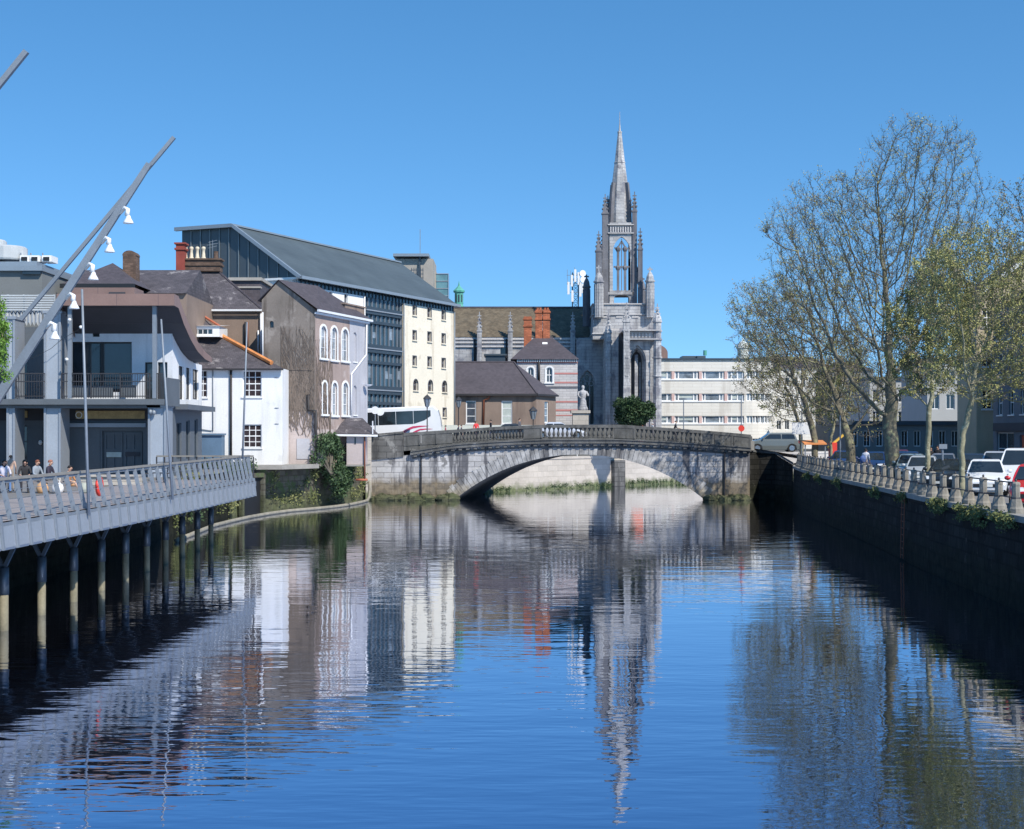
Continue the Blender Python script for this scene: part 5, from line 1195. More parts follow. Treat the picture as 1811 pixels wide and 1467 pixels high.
def right_side():
    box_building('terrace_building', 'long pale terrace with dark roof standing behind the riverside tree trunks', 1342, 1470, 652, 250, 'office_cream', 14, ((668,684),(706,722),(744,760)), 9, 632, 'slate_plain')
    box_building('terrace_building', 'dull grey office terrace seen between the bare trees right of the cream block', 1472, 1545, 655, 215, 'mid_grey_wall', 12, ((670,690),(712,732)), 5, 640, 'slate_plain')
    box_building('modern_building', 'light grey modern block with wide windows behind the big tree trunk', 1538, 1652, 672, 165, 'light_grey_wall', 12, ((690,712),(728,748),(766,782)), 5, 'flat')
    box_building('modern_building', 'white stepped modern block with dark windows between the two young trees', 1640, 1722, 640, 150, 'light_grey_wall', 10, ((655,680),(698,724),(745,770)), 3, 'flat')
    box_building('shop_building', 'low dark shopfront building with flat roof behind the parked blue cars', 1500, 1700, 752, 128, 'mid_grey_wall', 8, ((762,790),), 9, 'flat')
    # tan gabled building, gable end towards us
    Y = 116.0; root = thing('tan_building', 'tall tan rendered building with pitched roof at the right edge of the quay', 'building', (WX(1790,Y), Y, 2.85))
    f = Fac((WX(1727,Y),Y),(WX(1990,Y),Y)); ze = WZ(520,Y); ops = [f.op(a,a+18,b,b+34) for a in (1737,1772,1808,1850,1900) for b in (545,615,690)]
    mb = MB(); wall(mb, f, 0, f.L, 2.85, ze, ops, .25); mb.poly([f.pt(0,ze), f.pt(f.L,ze), f.pt(f.L*.5,WZ(425,Y))]); mb.poly([f.pt(0,2.85,-5), f.pt(0,2.85), f.pt(0,ze), f.pt(0,ze,-5)]); mb.build('wall', M['tan_wall'], root)
    for o in ops: window(root, f, o, 2, 2, 'white_trim', 'glass', .18, .07, .05)
    mb = MB(); p0 = f.pt(-.4,ze-.3,.3); p1 = f.pt(f.L*.5,WZ(424,Y)+.1,.3); p2 = f.pt(f.L+.4,ze-.3,.3); bk = Vector((0,5.5,0))
    mb.prism([p0,p1,p1+Vector((0,0,-.25)),p0+Vector((0,0,-.25))], bk); mb.prism([p1,p2,p2+Vector((0,0,-.25)),p1+Vector((0,0,-.25))], bk); mb.build('roof', M['slate_plain'], root)
    mb = MB(); mb.bar(p0+Vector((0,-.08,-.1)), p1+Vector((0,-.08,-.1)), .3, .3); mb.bar(p1+Vector((0,-.08,-.1)), p2+Vector((0,-.08,-.1)), .3, .3); mb.build('verge', M['white_trim'], root)
    # street of shaded houses along the quay, facade towards the river
    x = 36.5; y0 = 111.5; cols = ['street_wall','mid_grey_wall','street_wall','slate_grey_paint']
    lab = ['shaded blue grey town house with tall sash windows, first past the young trees', 'shaded grey town house at the right edge with shop window below', 'dark blue town house further along the shaded street side', 'charcoal town house nearest along the shaded quay street']
    for i in range(4):
        ya, yb = y0-i*8.5, y0-(i+1)*8.5; g = Fac((x,ya),(x,yb)); zt = 15.2-.7*(i % 2)
        root = thing('town_house', lab[i], 'house', (x, (ya+yb)/2, 2.85), 'shaded town houses along the right quay street'); ops = []
        for c in range(3):
            for r_ in range(3): ops.append((1.0+c*2.5, 2.1+c*2.5, 6.9+r_*2.8, 8.7+r_*2.8-(.3 if r_ == 2 else 0), None))
        ops.append((.8,4.6,3.2,5.6,None)); ops.append((5.8,6.9,2.9,5.4,None))
        mb = MB(); wall(mb, g, 0, g.L, 2.85, zt, ops, .25); mb.box(x+.3, x+11, yb, ya, 2.85, zt-.02); mb.build('wall', M[cols[i]], root)
        for o in ops[:-1]: window(root, g, o, 2, 2, 'white_trim', 'glass', .18, .07, .05)
        d = MB(); block(d, g, ops[-1][0], ops[-1][1], ops[-1][2], ops[-1][3], -.22, -.16); d.build('door', M[('door_red','container_blue','curtain','door_red')[i]], root)
        mb = MB(); block(mb, g, .4, g.L-.4, 5.7, 6.3, .003, .16); mb.build('shop_fascia', M['soffit_dark'], root)
        mb = MB(); mb.poly([(x-.3,ya,zt),(x-.3,yb,zt),(x+5.5,yb,zt+3),(x+5.5,ya,zt+3)]); mb.poly([(x+11,yb,zt),(x+11,ya,zt),(x+5.5,ya,zt+3),(x+5.5,yb,zt+3)]); mb.poly([(x-.3,yb,zt),(x+11,yb,zt),(x+5.5,yb,zt+3)]); mb.poly([(x+11,ya,zt),(x-.3,ya,zt),(x+5.5,ya,zt+3)]); mb.build('roof', M['slate_plain'], root)
right_side()
# ------------------------------------------------------------------ boardwalk
FL = [(-14.6,6),(-13.55,28),(-13.2,37.9),(-12.73,50.5),(-12.6,62),(-12.6,72.7)]
def flx(y):
    for (a, p), (b, q) in zip(FL, FL[1:]):
        if y <= q: return a+(b-a)*(y-p)/(q-p)
    return FL[-1][0]
def rz(y): return 4.23+(y-38)*.0045
def boardwalk():
    root = thing('boardwalk', 'steel boardwalk on piles with leaning grey railing along the left bank', 'boardwalk', (-13,50,LZ))
    DZ = LZ+.004; mb = MB(); un = MB(); ys = [6,20,28,34,37.9,42,46,50.5,56,62,67,72.7]
    for a, b in zip(ys, ys[1:]): mb.poly([(-17.62,a,DZ),(flx(a)-.05,a,DZ),(flx(b)-.05,b,DZ),(-17.62-.0*b,b,DZ)]); un.poly([(-17.7,a,DZ-.2),(-17.7,b,DZ-.2),(flx(b)-.05,b,DZ-.2),(flx(a)-.05,a,DZ-.2)])
    mb.poly([(-17.62,72.7,DZ),(flx(72.7)-.05,72.7,DZ),(-18.4,76,DZ)])
    mb.build('deck', M['deck_wood'], root); un.build('under_deck_shade', M['rubber'], root)  # black underside sheet: shade below the deck put into its colour
    rail = MB(); tr = MB(); 
    for a, b in zip(ys, ys[1:]):
        p, q = Vector((flx(a)-.42,a,rz(a))), Vector((flx(b)-.42,b,rz(b))); rail.bar(p, q, .17, .07); tr.bar(p-Vector((-.02,0,.08)), q-Vector((-.02,0,.08)), .05, .07)
    rail.build('top_rail', M['rail_wood'], root); tr.build('rail_tube', M['galv'], root)
    bm_ = MB(); 
    for a, b in zip(ys, ys[1:]): bm_.bar((flx(a)-.1,a,3.0),(flx(b)-.1,b,3.0),.1,.24)
    bm_.build('edge_beam', M['galv'], root)
    wr = MB()
    for k in (.3,.52,.74):
        for a, b in zip(ys, ys[1:]): wr.tube([(flx(a)-.1-.3*k,a,3.1+(rz(a)-3.1)*k),(flx(b)-.1-.3*k,b,3.1+(rz(b)-3.1)*k)], .008, 4)
    wr.build('rail_wire', M['galv'], root)
    y = 29.0
    while y <= 72.75:
        x = flx(y); z1 = rz(y)-.06; d0, d1 = Vector((x+.03,y,2.42)), Vector((x-.38,y,z1)); mb = MB()
        mb.bar(d0, d1, .05, .13, (1,0,.2)); mb.hexa([(x-.02,y-.055,2.42),(x+.09,y-.055,2.42),(x+.09,y+.055,2.42),(x-.02,y+.055,2.42)],[(x-.12,y-.055,3.3),(x+.0,y-.055,3.3),(x+.0,y+.055,3.3),(x-.12,y+.055,3.3)])
        mb.build('post', M['galv'], root)
        if y+1 <= 72.8:
            x2 = flx(y+1); mb = MB(); ya, yb = y+.075, y+.925
            mb.hexa([(x+.03,ya,2.47),(x2+.03,yb,2.47),(x2+.0,yb,2.47),(x+.0,ya,2.47)],[(x-.03,ya,3.02),(x2-.03,yb,3.02),(x2-.06,yb,3.02),(x-.06,ya,3.02)])
            mb.poly([(x-.0,ya,2.4),(x+.03,ya,2.47),(x2+.03,yb,2.47),(x2-.0,yb,2.4)]); mb.build('fascia_panel', M['steel_light'], root)
            MB().hexa([(x-.4,y,2.72),(x+.0,y,2.72),(x+.0,y+.06,2.72),(x-.4,y+.06,2.72)],[(x-.4,y,2.95),(x-.05,y,2.95),(x-.05,y+.06,2.95),(x-.4,y+.06,2.95)]).build('bracket', M['steel_dark'], root)
        y += 1.0
    for n in range(-3, 10):
        Y = 40.6*(1+.087*n); x = -13.02-.025*Y; mb = MB(); mb.tube([(x,Y,-.8),(x,Y,1.02)], .125, 12); pl_ = mb.build('pile', M['pile_steel'], root, smooth=True); MB().tube([(x,Y,1.0),(x,Y,1.75)], .14, 12).build('pile_shade', M['steel_dark'], pl_, smooth=True)  # dark tube round the pile top; deck shade put into its colour
        br = MB()
        for dx in (-.55,.5): br.bar((x,Y,1.7),(x+dx,Y,2.75),.1,.12,(0,1,0))
        br.bar((-17.6,Y,2.84),(flx(Y)-.12,Y,2.84),.14,.16); br.build('pile_head', M['steel_dark'], root)
    mb = MB(); mb.bar((flx(72.7)-.3,72.9,2.45),(flx(72.7)-.45,72.9,4.4),.09,.12); mb.build('end_post', M['galv'], root)
    # low terrace railing turning inland at the far end
    r = thing('terrace_railing', 'wood topped terrace railing turning inland where the boardwalk ends', 'railing', (-17, 72, LZ)); Yt = 73.4
    p = [Vector((WX(277,Yt),Yt,4.35)), Vector((WX(448,72.9),72.9,4.36))]; MB().bar(p[0], p[1], .12, .08).build('top_rail', M['rail_wood'], r)
    for i in range(13): q = p[0].lerp(p[1], i/12); MB().box(q.x-.03, q.x+.03, q.y-.03, q.y+.03, LZ, q.z-.04).build('post', M['dark_iron'], r)
    mb = MB(); a, b = p[0].copy(), p[1].copy(); a.z = b.z = 3.75; mb.bar(a, b, .03, .03); a.z = b.z = 4.05; mb.bar(a, b, .03, .03); mb.build('rail_wire', M['dark_iron'], r)
boardwalk()

def torus(mb, c, R_, r_, axis='x', n=18, m=8):
    base = len(mb.v)
    for i in range(n):
        a = 2*math.pi*i/n
        for j in range(m):
            b = 2*math.pi*j/m; q = R_+r_*math.cos(b); u, v_, w_ = q*math.cos(a), q*math.sin(a), r_*math.sin(b)
            p = (w_,u,v_) if axis == 'x' else (u,w_,v_); mb.v.append((c[0]+p[0], c[1]+p[1], c[2]+p[2]))
    for i in range(n):
        for j in range(m): mb.f.append((base+i*m+j, base+((i+1)%n)*m+j, base+((i+1)%n)*m+(j+1)%m, base+i*m+(j+1)%m)); mb.m.append(mb.cur)
c = Vector((flx(47.6)-.52, 47.6, 3.75)); mb = MB(); torus(mb, c, .27, .065); o = mb.build('lifebuoy', M['red_plastic'], None, smooth=True); tag(o, 'red lifebuoy ring hanging on the inside of the boardwalk railing', 'lifebuoy')

def light_mast(Y, label, foot, top, stay0, stay1, lamps):
    root = thing('light_mast', label, 'light mast', (W(*foot,Y).x, Y, LZ), 'leaning light masts along the boardwalk'); A, B = W(*foot,Y), W(*top,Y); A.z = max(A.z, LZ)
    d = (B-A).normalized(); s_ = Vector((-d.z,0,d.x)); mb = MB(); w0, w1 = .19, .10
    mb.hexa([A-s_*w0+Vector((0,-.1,0)), A+s_*w0+Vector((0,-.1,0)), A+s_*w0+Vector((0,.1,0)), A-s_*w0+Vector((0,.1,0))],[B-s_*w1+Vector((0,-.07,0)), B+s_*w1+Vector((0,-.07,0)), B+s_*w1+Vector((0,.07,0)), B-s_*w1+Vector((0,.07,0))])
    mb.build('beam', M['galv'], root); a, b = W(*stay0,Y+.5), W(*stay1,Y+.5)
    MB().bar(a, b, .13, .13, (0,1,0)).build('stay', M['galv'], root)
    MB().bar(A.lerp(B,.88), a.lerp(b,.72), .08).build('tie', M['dark_iron'], root)
    MB().bar(A.lerp(B,.36), A.lerp(B,.36)+Vector((-.75,.2,.85)), .07).build('strut', M['galv'], root)
    MB().box(A.x-.4, A.x+.4, Y-.3, Y+.3, LZ, LZ+.12).build('base_plate', M['galv'], root)
    for (mx, my), (hx, hy) in lamps:
        p, q = W(mx,my,Y-.15), W(hx,hy,Y-.3); m1 = MB(); kn = Vector((q.x-.02,q.y,p.z+.12)); m1.tube([p, p.lerp(kn,.6)+Vector((0,0,.12)), kn, q+Vector((-.04,0,.16))], [.05,.07,.08,.09], 8)
        lm = m1.build('lamp_arm', M['white_trim'], root, smooth=True)
        h_ = MB().lathe(q, [(.18,-.11),(.185,-.09),(.145,-.01),(.09,.08),(.075,.15),(.04,.18)], 14).build('lamp_shade', M['dish_white'], lm, smooth=True)
    return root
light_mast(52, 'long leaning grey steel mast with five white floodlights above the boardwalk', (-118,880), (264,290), (37,566), (308,243), [((213,378),(227,390)),((180,431),(194,441)),((151,477),(165,490)),((117,530),(131,541)),((82,581),(97,595))])
light_mast(36, 'nearest leaning light mast, only its thin tip showing at the top left corner', (-560,905), (-10,150), (-300,520), (47,91), [((-60,225),(-44,238)),((-110,300),(-94,312))])
for px0, py0, px1, py1, Y, lb in ((145,512,157,912,44.8,'tall thin pale pole rising beside the pub doors from the boardwalk edge'),(285,565,305,884,54.6,'thin pale pole standing below the right end of the copper canopy'),(437,570,429,812,69.5,'thin grey pole rising in front of the white house at the boardwalk end')):
    o = MB().tube([W(px1,py1,Y), W((px0+px1)/2,(py0+py1)/2,Y), W(px0,py0,Y)], [.05,.045,.035], 8).build('flag_pole', M['galv'], None, smooth=True); tag(o, lb, 'pole', 'thin poles along the boardwalk')

# terrace furniture
def bench(x0, x1, y, label):
    root = thing('bench', label, 'bench', ((x0+x1)/2,y,LZ)); mb = MB()
    for k in range(3): mb.box(x0, x1, y+k*.15, y+k*.15+.12, LZ+.4, LZ+.45)
    mb.build('seat', M['deck_wood'], root); n = 4
    for i in range(n): x = x0+.2+(x1-x0-.4)*i/(n-1); MB().box(x-.05, x+.05, y+.03, y+.4, LZ+.008, LZ+.397).build('leg', M['dark_iron'], root)
bench(WX(-60,57),WX(104,57),57.3,'long low slatted bench under the seated people on the terrace')
mb = MB(); mb.box(WX(134,66), WX(245,66), 66, 66.7, LZ+.008, LZ+.38); mb.box(WX(133,66), WX(246,66), 65.9, 66.8, LZ+.383, LZ+.46); o = mb.build('stone_bench', M['far_quay']); tag(o, 'long pale stone bench in front of the pub double doors', 'bench')
def cafe_chair(x, y, rz_, label):
    root = thing('cafe_chair', label, 'chair', (0,0,0), 'dark cafe chairs on the pub terrace')
    MB().box(-.21,.21,-.21,.21,.43,.47).build('seat', M['dark_iron'], root); mb = MB()
    for z in (.6,.7,.8): mb.box(-.2,.2,.19,.22,z,z+.05)
    for sx in (-.2,.2): mb.bar((sx,.2,.47),(sx,.24,.88),.035)
    mb.build('backrest', M['dark_iron'], root)
    for sx in (-.19,.19):
        for sy in (-.19,.19): MB().bar((sx,sy,.43),(sx*1.15,sy*1.15,0),.03).build('leg', M['dark_iron'], root)
    root.location = (x,y,LZ); root.rotation_euler.z = rz_
cafe_chair(WX(262,69),69,.4,'dark cafe chair nearest the grey pilaster by the double doors')
cafe_chair(WX(276,70),70.2,2.6,'dark cafe chair in the middle of the three right of the doors')
cafe_chair(WX(290,69),69.4,-.8,'dark cafe chair furthest right, below the balcony end panel')

# ------------------------------------------------------------------ people
def skin_body(edges, verts, radii, colour_fn, mats, name, parent):
    me = bpy.data.meshes.new('b'); me.from_pydata(verts, edges, []); o = bpy.data.objects.new('b', me); scene.collection.objects.link(o)
    sk = o.modifiers.new('s', 'SKIN'); sk.use_smooth_shade = True; sk.branch_smoothing = .3
    if not me.skin_vertices: me.skin_vertices.new() if hasattr(me.skin_vertices, 'new') else None
    for i, sv_ in enumerate(me.skin_vertices[0].data): sv_.radius = (radii[i], radii[i]*(.72 if i in (0,1,2,3) else 1)); sv_.use_root = (i == 0)
    su = o.modifiers.new('u', 'SUBSURF'); su.levels = 1; su.render_levels = 1
    dg = bpy.context.evaluated_depsgraph_get(); ev = o.evaluated_get(dg); nm = bpy.data.meshes.new_from_object(ev); bpy.data.objects.remove(o)
    nm.name = name
    for m_ in mats: nm.materials.append(m_)
    for p in nm.polygons: p.use_smooth = True; p.material_index = colour_fn(p.center)
    ob = bpy.data.objects.new(name, nm); scene.collection.objects.link(ob); ob.parent = parent; return ob
PM = {}
def cm(c, r=.85):
    k = tuple(c)+(r,)
    if k not in PM: PM[k] = mat('cloth', c, r, .12, 4)
    return PM[k]
SKIN = (.50,.30,.22)
def person(x, y, z, yaw, pose, top, legs, hair, label, h=1.7, shoes=(.05,.05,.05), longhair=False, skin=SKIN):
    """local front is -Y"""
    s = h/1.72; root = thing('person', label, 'person', (0,0,0)); J = {}
    if pose in ('stand','walk','lean'):
        st = .0 if pose == 'stand' else .26
        lean = -.16 if pose == 'lean' else 0
        J = dict(pel=(0,0,.96), sp=(0,lean*.4,1.14), ch=(0,lean*.8,1.34), nk=(0,lean-.01,1.49), hd=(0,lean-.02,1.58), ht=(0,lean-.02,1.665), ns=(0,lean-.095,1.595),
                 ls=(-.165,lean*.9,1.42), rs=(.165,lean*.9,1.42), le=(-.23,lean+.05,1.15), re=(.23,lean-.03,1.15), lw=(-.22,lean-.1,.92), rw=(.22,lean-.16,.95),
                 lh=(-.09,0,.91), rh=(.09,0,.91), lk=(-.1,-st*.6-.02,.50), rk=(.1,st*.15-.02,.50), la=(-.1,-st*.55,.09), ra=(.1,st*1.1,.10), lt=(-.11,-st*.55-.14,.03), rt=(.11,st*1.1-.13,.03))
        if pose == 'lean': J.update(lw=(-.2,-.42,1.08), rw=(.2,-.42,1.08), le=(-.25,-.2,1.12), re=(.25,-.2,1.12))
    else:
        sh = .46 if pose == 'sit' else .24
        b = sh+.08; fw = .0
        J = dict(pel=(0,0,b), sp=(0,-.03,b+.18), ch=(0,-.08,b+.38), nk=(0,-.12,b+.53), hd=(0,-.15,b+.62), ht=(0,-.15,b+.705), ns=(0,-.225,b+.635),
                 ls=(-.165,-.09,b+.46), rs=(.165,-.09,b+.46), le=(-.24,-.16,b+.2), re=(.24,-.16,b+.2), lw=(-.14,-.38,b+.13), rw=(.14,-.38,b+.13),
                 lh=(-.09,-.04,b), rh=(.09,-.04,b), lk=(-.13,-.45,b+.06), rk=(.13,-.45,b+.06), la=(-.12,-.50,.09), ra=(.12,-.5,.09), lt=(-.13,-.64,.03), rt=(.13,-.64,.03))
        if pose == 'ground': J.update(lk=(-.12,-.42,.45), rk=(.12,-.48,.30), la=(-.12,-.72,.09), ra=(.12,-.9,.08), lt=(-.13,-.84,.05), rt=(.12,-.95,.16))
    order = ['pel','sp','ch','nk','hd','ht','ns','ls','rs','le','re','lw','rw','lh','rh','lk','rk','la','ra','lt','rt']
    rad = dict(pel=.135,sp=.12,ch=.135,nk=.055,hd=.088,ht=.075,ns=.022,ls=.068,rs=.068,le=.042,re=.042,lw=.028,rw=.028,lh=.088,rh=.088,lk=.058,rk=.058,la=.04,ra=.04,lt=.035,rt=.035)
    V_ = [tuple(c*s for c in J[k]) for k in order]; Rr = [rad[k]*s for k in order]; ix = {k: i for i, k in enumerate(order)}
    E_ = [(ix[a],ix[b]) for a, b in (('pel','sp'),('sp','ch'),('ch','nk'),('nk','hd'),('hd','ht'),('hd','ns'),('ch','ls'),('ch','rs'),('ls','le'),('rs','re'),('le','lw'),('re','rw'),('pel','lh'),('pel','rh'),('lh','lk'),('rh','rk'),('lk','la'),('rk','ra'),('la','lt'),('ra','rt'))]
    for sd_, wk, ek in ((-1,'lw','le'),(1,'rw','re')):     # palms, four fingers and a thumb
        w_ = Vector(J[wk])*s; d = (w_-Vector(J[ek])*s).normalized(); sx = Vector((1,0,0)); sx = (sx-d*sx.dot(d)).normalized(); dn = d.cross(sx)
        pi_ = len(V_); V_.append(tuple(w_+d*.06*s)); Rr.append(.03*s); E_.append((ix[wk],pi_))
        for k, (o_, ln) in enumerate(((-.03,.075),(-.01,.085),(.01,.08),(.03,.062))):
            a_ = len(V_); V_.append(tuple(w_+d*(.10)*s+sx*o_*s)); Rr.append(.009*s); V_.append(tuple(w_+d*(.10+ln*.7)*s+sx*o_*1.15*s+dn*.02*s*-sd_)); Rr.append(.007*s); E_ += [(pi_,a_),(a_,a_+1)]
        a_ = len(V_); V_.append(tuple(w_+d*.075*s-sx*sd_*.045*s)); Rr.append(.009*s); E_.append((pi_,a_))
    wz = [J['pel'][2]*s, J['nk'][2]*s, J['la'][2]*s]; pel = Vector(J['pel'])*s; hd = Vector(J['hd'])*s
    segs = [(a, b) for a, b in E_]; lab = {}
    legset = {ix[k] for k in ('lh','rh','lk','rk')}; foot = {ix[k] for k in ('la','ra','lt','rt')}; arm = {ix[k] for k in ('ls','rs','le','re')}
    VV = [Vector(v) for v in V_]
    def col(p):
        i = min(range(len(VV)), key=lambda q: (VV[q]-p).length-Rr[q]*.9)
        if i in foot and i in (ix['lt'],ix['rt']): return 3
        if i in foot: return 1
        if i in legset or i == ix['pel']: return 1
        if i in (ix['nk'],ix['hd'],ix['ht'],ix['ns']) or i >= ix['rt']+1 or i in (ix['lw'],ix['rw']): return 2 if i != ix['nk'] or p.z > wz[1]-.01*s else 0
        return 0
    body = skin_body(E_, V_, Rr, col, [cm(top), cm(legs), cm(skin,.6), cm(shoes)], 'body', root)
    hb = MB(); c = hd+Vector((0,.022*s,.045*s)); n, m = 12, 8; base = 0
    for i in range(m+1):
        th = math.pi*.56*i/m
        for j in range(n):
            ph = 2*math.pi*j/n; fr = max(0, -math.sin(ph)); th2 = th*(1-.42*fr); hb.v.append((c.x+.092*s*math.sin(th2)*math.cos(ph), c.y+.108*s*math.sin(th2)*math.sin(ph), c.z+.098*s*math.cos(th2)))
    for i in range(m):
        for j in range(n): hb.f.append((i*n+j,(i+1)*n+j,(i+1)*n+(j+1)%n,i*n+(j+1)%n)); hb.m.append(0)
    if longhair: hb.lathe((c.x,c.y+.06*s,c.z-.3*s), [(.03,0),(.075,.06),(.09,.2),(.085,.32)], 9)
    hb.build('hair', cm(hair,.7), root, smooth=True)
    fb = MB()
    for sx in (-1,1): fb.blob(hd+Vector((sx*.032*s,-.083*s,.015*s)), .011*s, 6, 4)
    fb.bar(hd+Vector((-.025*s,-.088*s,-.045*s)), hd+Vector((.025*s,-.088*s,-.045*s)), .008*s)
    fb.build('face', cm((.08,.03,.03),.6), root)
    eb = MB()
    for sx in (-1,1): eb.blob(hd+Vector((sx*.09*s,.005*s,0)), (.014*s,.022*s,.03*s), 6, 4)
    eb.build('ears', cm(skin,.6), root)
    root.location = (x,y,z); root.rotation_euler.z = yaw; root['group'] = 'people in the scene'
    del root['group']
    return root
def pp(px, Y, z, *a, **k): return person(WX(px,Y), Y, z, *a, **k)
BR, BK, GR = (.09,.05,.03), (.015,.012,.012), (.3,.28,.26)
D_ = LZ+.008
pp(6, 57.5, D_, .6, 'sit', (.62,.60,.70), (.10,.20,.42), BK, 'person in pale top and blue jeans at the left end of the bench', longhair=True)
pp(19, 58.6, D_, -2.9, 'stand', (.50,.34,.26), (.32,.27,.22), BR, 'person in tan top standing behind the left end of the bench', h=1.45)
pp(44, 57.7, D_, .3, 'sit', (.03,.03,.035), (.03,.03,.04), BK, 'dark haired person in black sitting behind the one in grey hoodie', longhair=True)
pp(62, 57.5, D_, 1.1, 'sit', (.27,.31,.36), (.04,.04,.05), (.20,.07,.04), 'person in grey hoodie sitting in the middle of the bench')
pp(84, 57.5, D_, 1.4, 'sit', (.035,.03,.05), (.45,.42,.38), (.30,.12,.08), 'person in dark jacket leaning over at the right end of the bench')
pp(119, 57.2, D_, 1.2, 'ground', (.42,.20,.09), (.62,.38,.22), BK, 'person in rust top sitting low on the deck with legs stretched out')
for px, c, lb in ((102,(.7,.7,.7),'white cloth bag on the deck beside the low seated person'),(75,(.62,.36,.18),'tan bag on the deck at the feet of the bench sitters'),(150,(.4,.42,.36),'pale rucksack on the deck right of the low seated person')):
    q = Vector((WX(px,56.9),56.9,D_)); root = thing('bag', lb, 'bag', q); mb = MB(); mb.lathe(q, [(.16,0),(.22,.06),(.24,.2),(.19,.34),(.10,.4)], 10); mb.build('body', cm(c), root, smooth=True)
    MB().tube([q+Vector((-.1,0,.38)), q+Vector((-.05,0,.5)), q+Vector((.05,0,.5)), q+Vector((.1,0,.38))], .015, 5).build('handle', cm(c), root)
# on the bridge
def bp_(px, Y, *a, **k): x = WX(px,Y); return person(x, Y, dz(x)+.01, *a, **k)
bp_(842, 123.2, .5, 'walk', (.75,.05,.06), (.05,.05,.07), BR, 'person in red top walking on the bridge behind the balusters', longhair=True)
bp_(868, 123.3, -1.2, 'stand', (.04,.04,.045), (.62,.62,.64), BK, 'person in black top and white trousers on the bridge pavement')
bp_(808, 123.2, 1.5, 'lean', (.05,.04,.07), (.05,.05,.06), BK, 'person in dark clothes bending over on the bridge pavement', h=1.5)
bp_(816, 123.8, 1.5, 'walk', (.08,.07,.10), (.06,.06,.08), BK, 'person in dark purple coat right behind the bending one on the bridge', h=1.45)
bp_(788, 124.0, -1.4, 'walk', (.45,.12,.16), (.1,.1,.14), BK, 'small person in dull pink beside the back of the coach', h=1.5)
bp_(919, 123.6, 1.3, 'walk', (.12,.12,.14), (.08,.08,.1), BK, 'person in charcoal top walking on the bridge beside the dark car')
bp_(1192, 124.2, 1.4, 'lean', (.04,.04,.05), (.05,.05,.06), BK, 'person in black leaning forward on the bridge right of the round bush', h=1.75)
bp_(1154, 123.4, -1.3, 'walk', (.6,.6,.6), (.1,.1,.12), (.6,.6,.6), 'person with white cap walking on the bridge between bush and office block', h=1.45)
# right bank
pp(1531, 88, RZ+.008, 2.6, 'walk', (.72,.74,.82), (.5,.42,.40), BK, 'person in white shirt walking behind the stone bollards')
o = MB(); q = Vector((WX(1526,87.7),87.7,RZ+1.05)); o.blob(q, (.2,.14,.24), 10, 8); o = o.build('backpack', cm((.08,.14,.34)), None, smooth=True); tag(o, 'blue backpack carried by the person in white shirt', 'bag')
pp(1646, 99, RZ+.0, .4, 'stand', (.02,.02,.025), (.02,.02,.03), BK, 'left person of the pair in black beyond the silver hatchback', h=1.7)
pp(1658, 98, RZ+.0, -.5, 'stand', (.02,.02,.025), (.03,.03,.03), BK, 'right person of the pair in black beyond the silver hatchback', h=1.8)
pp(1500, 101, RZ+.0, 2.9, 'walk', (.05,.05,.06), (.04,.04,.05), BK, 'person in black walking past the dark tree trunk on the right quay')

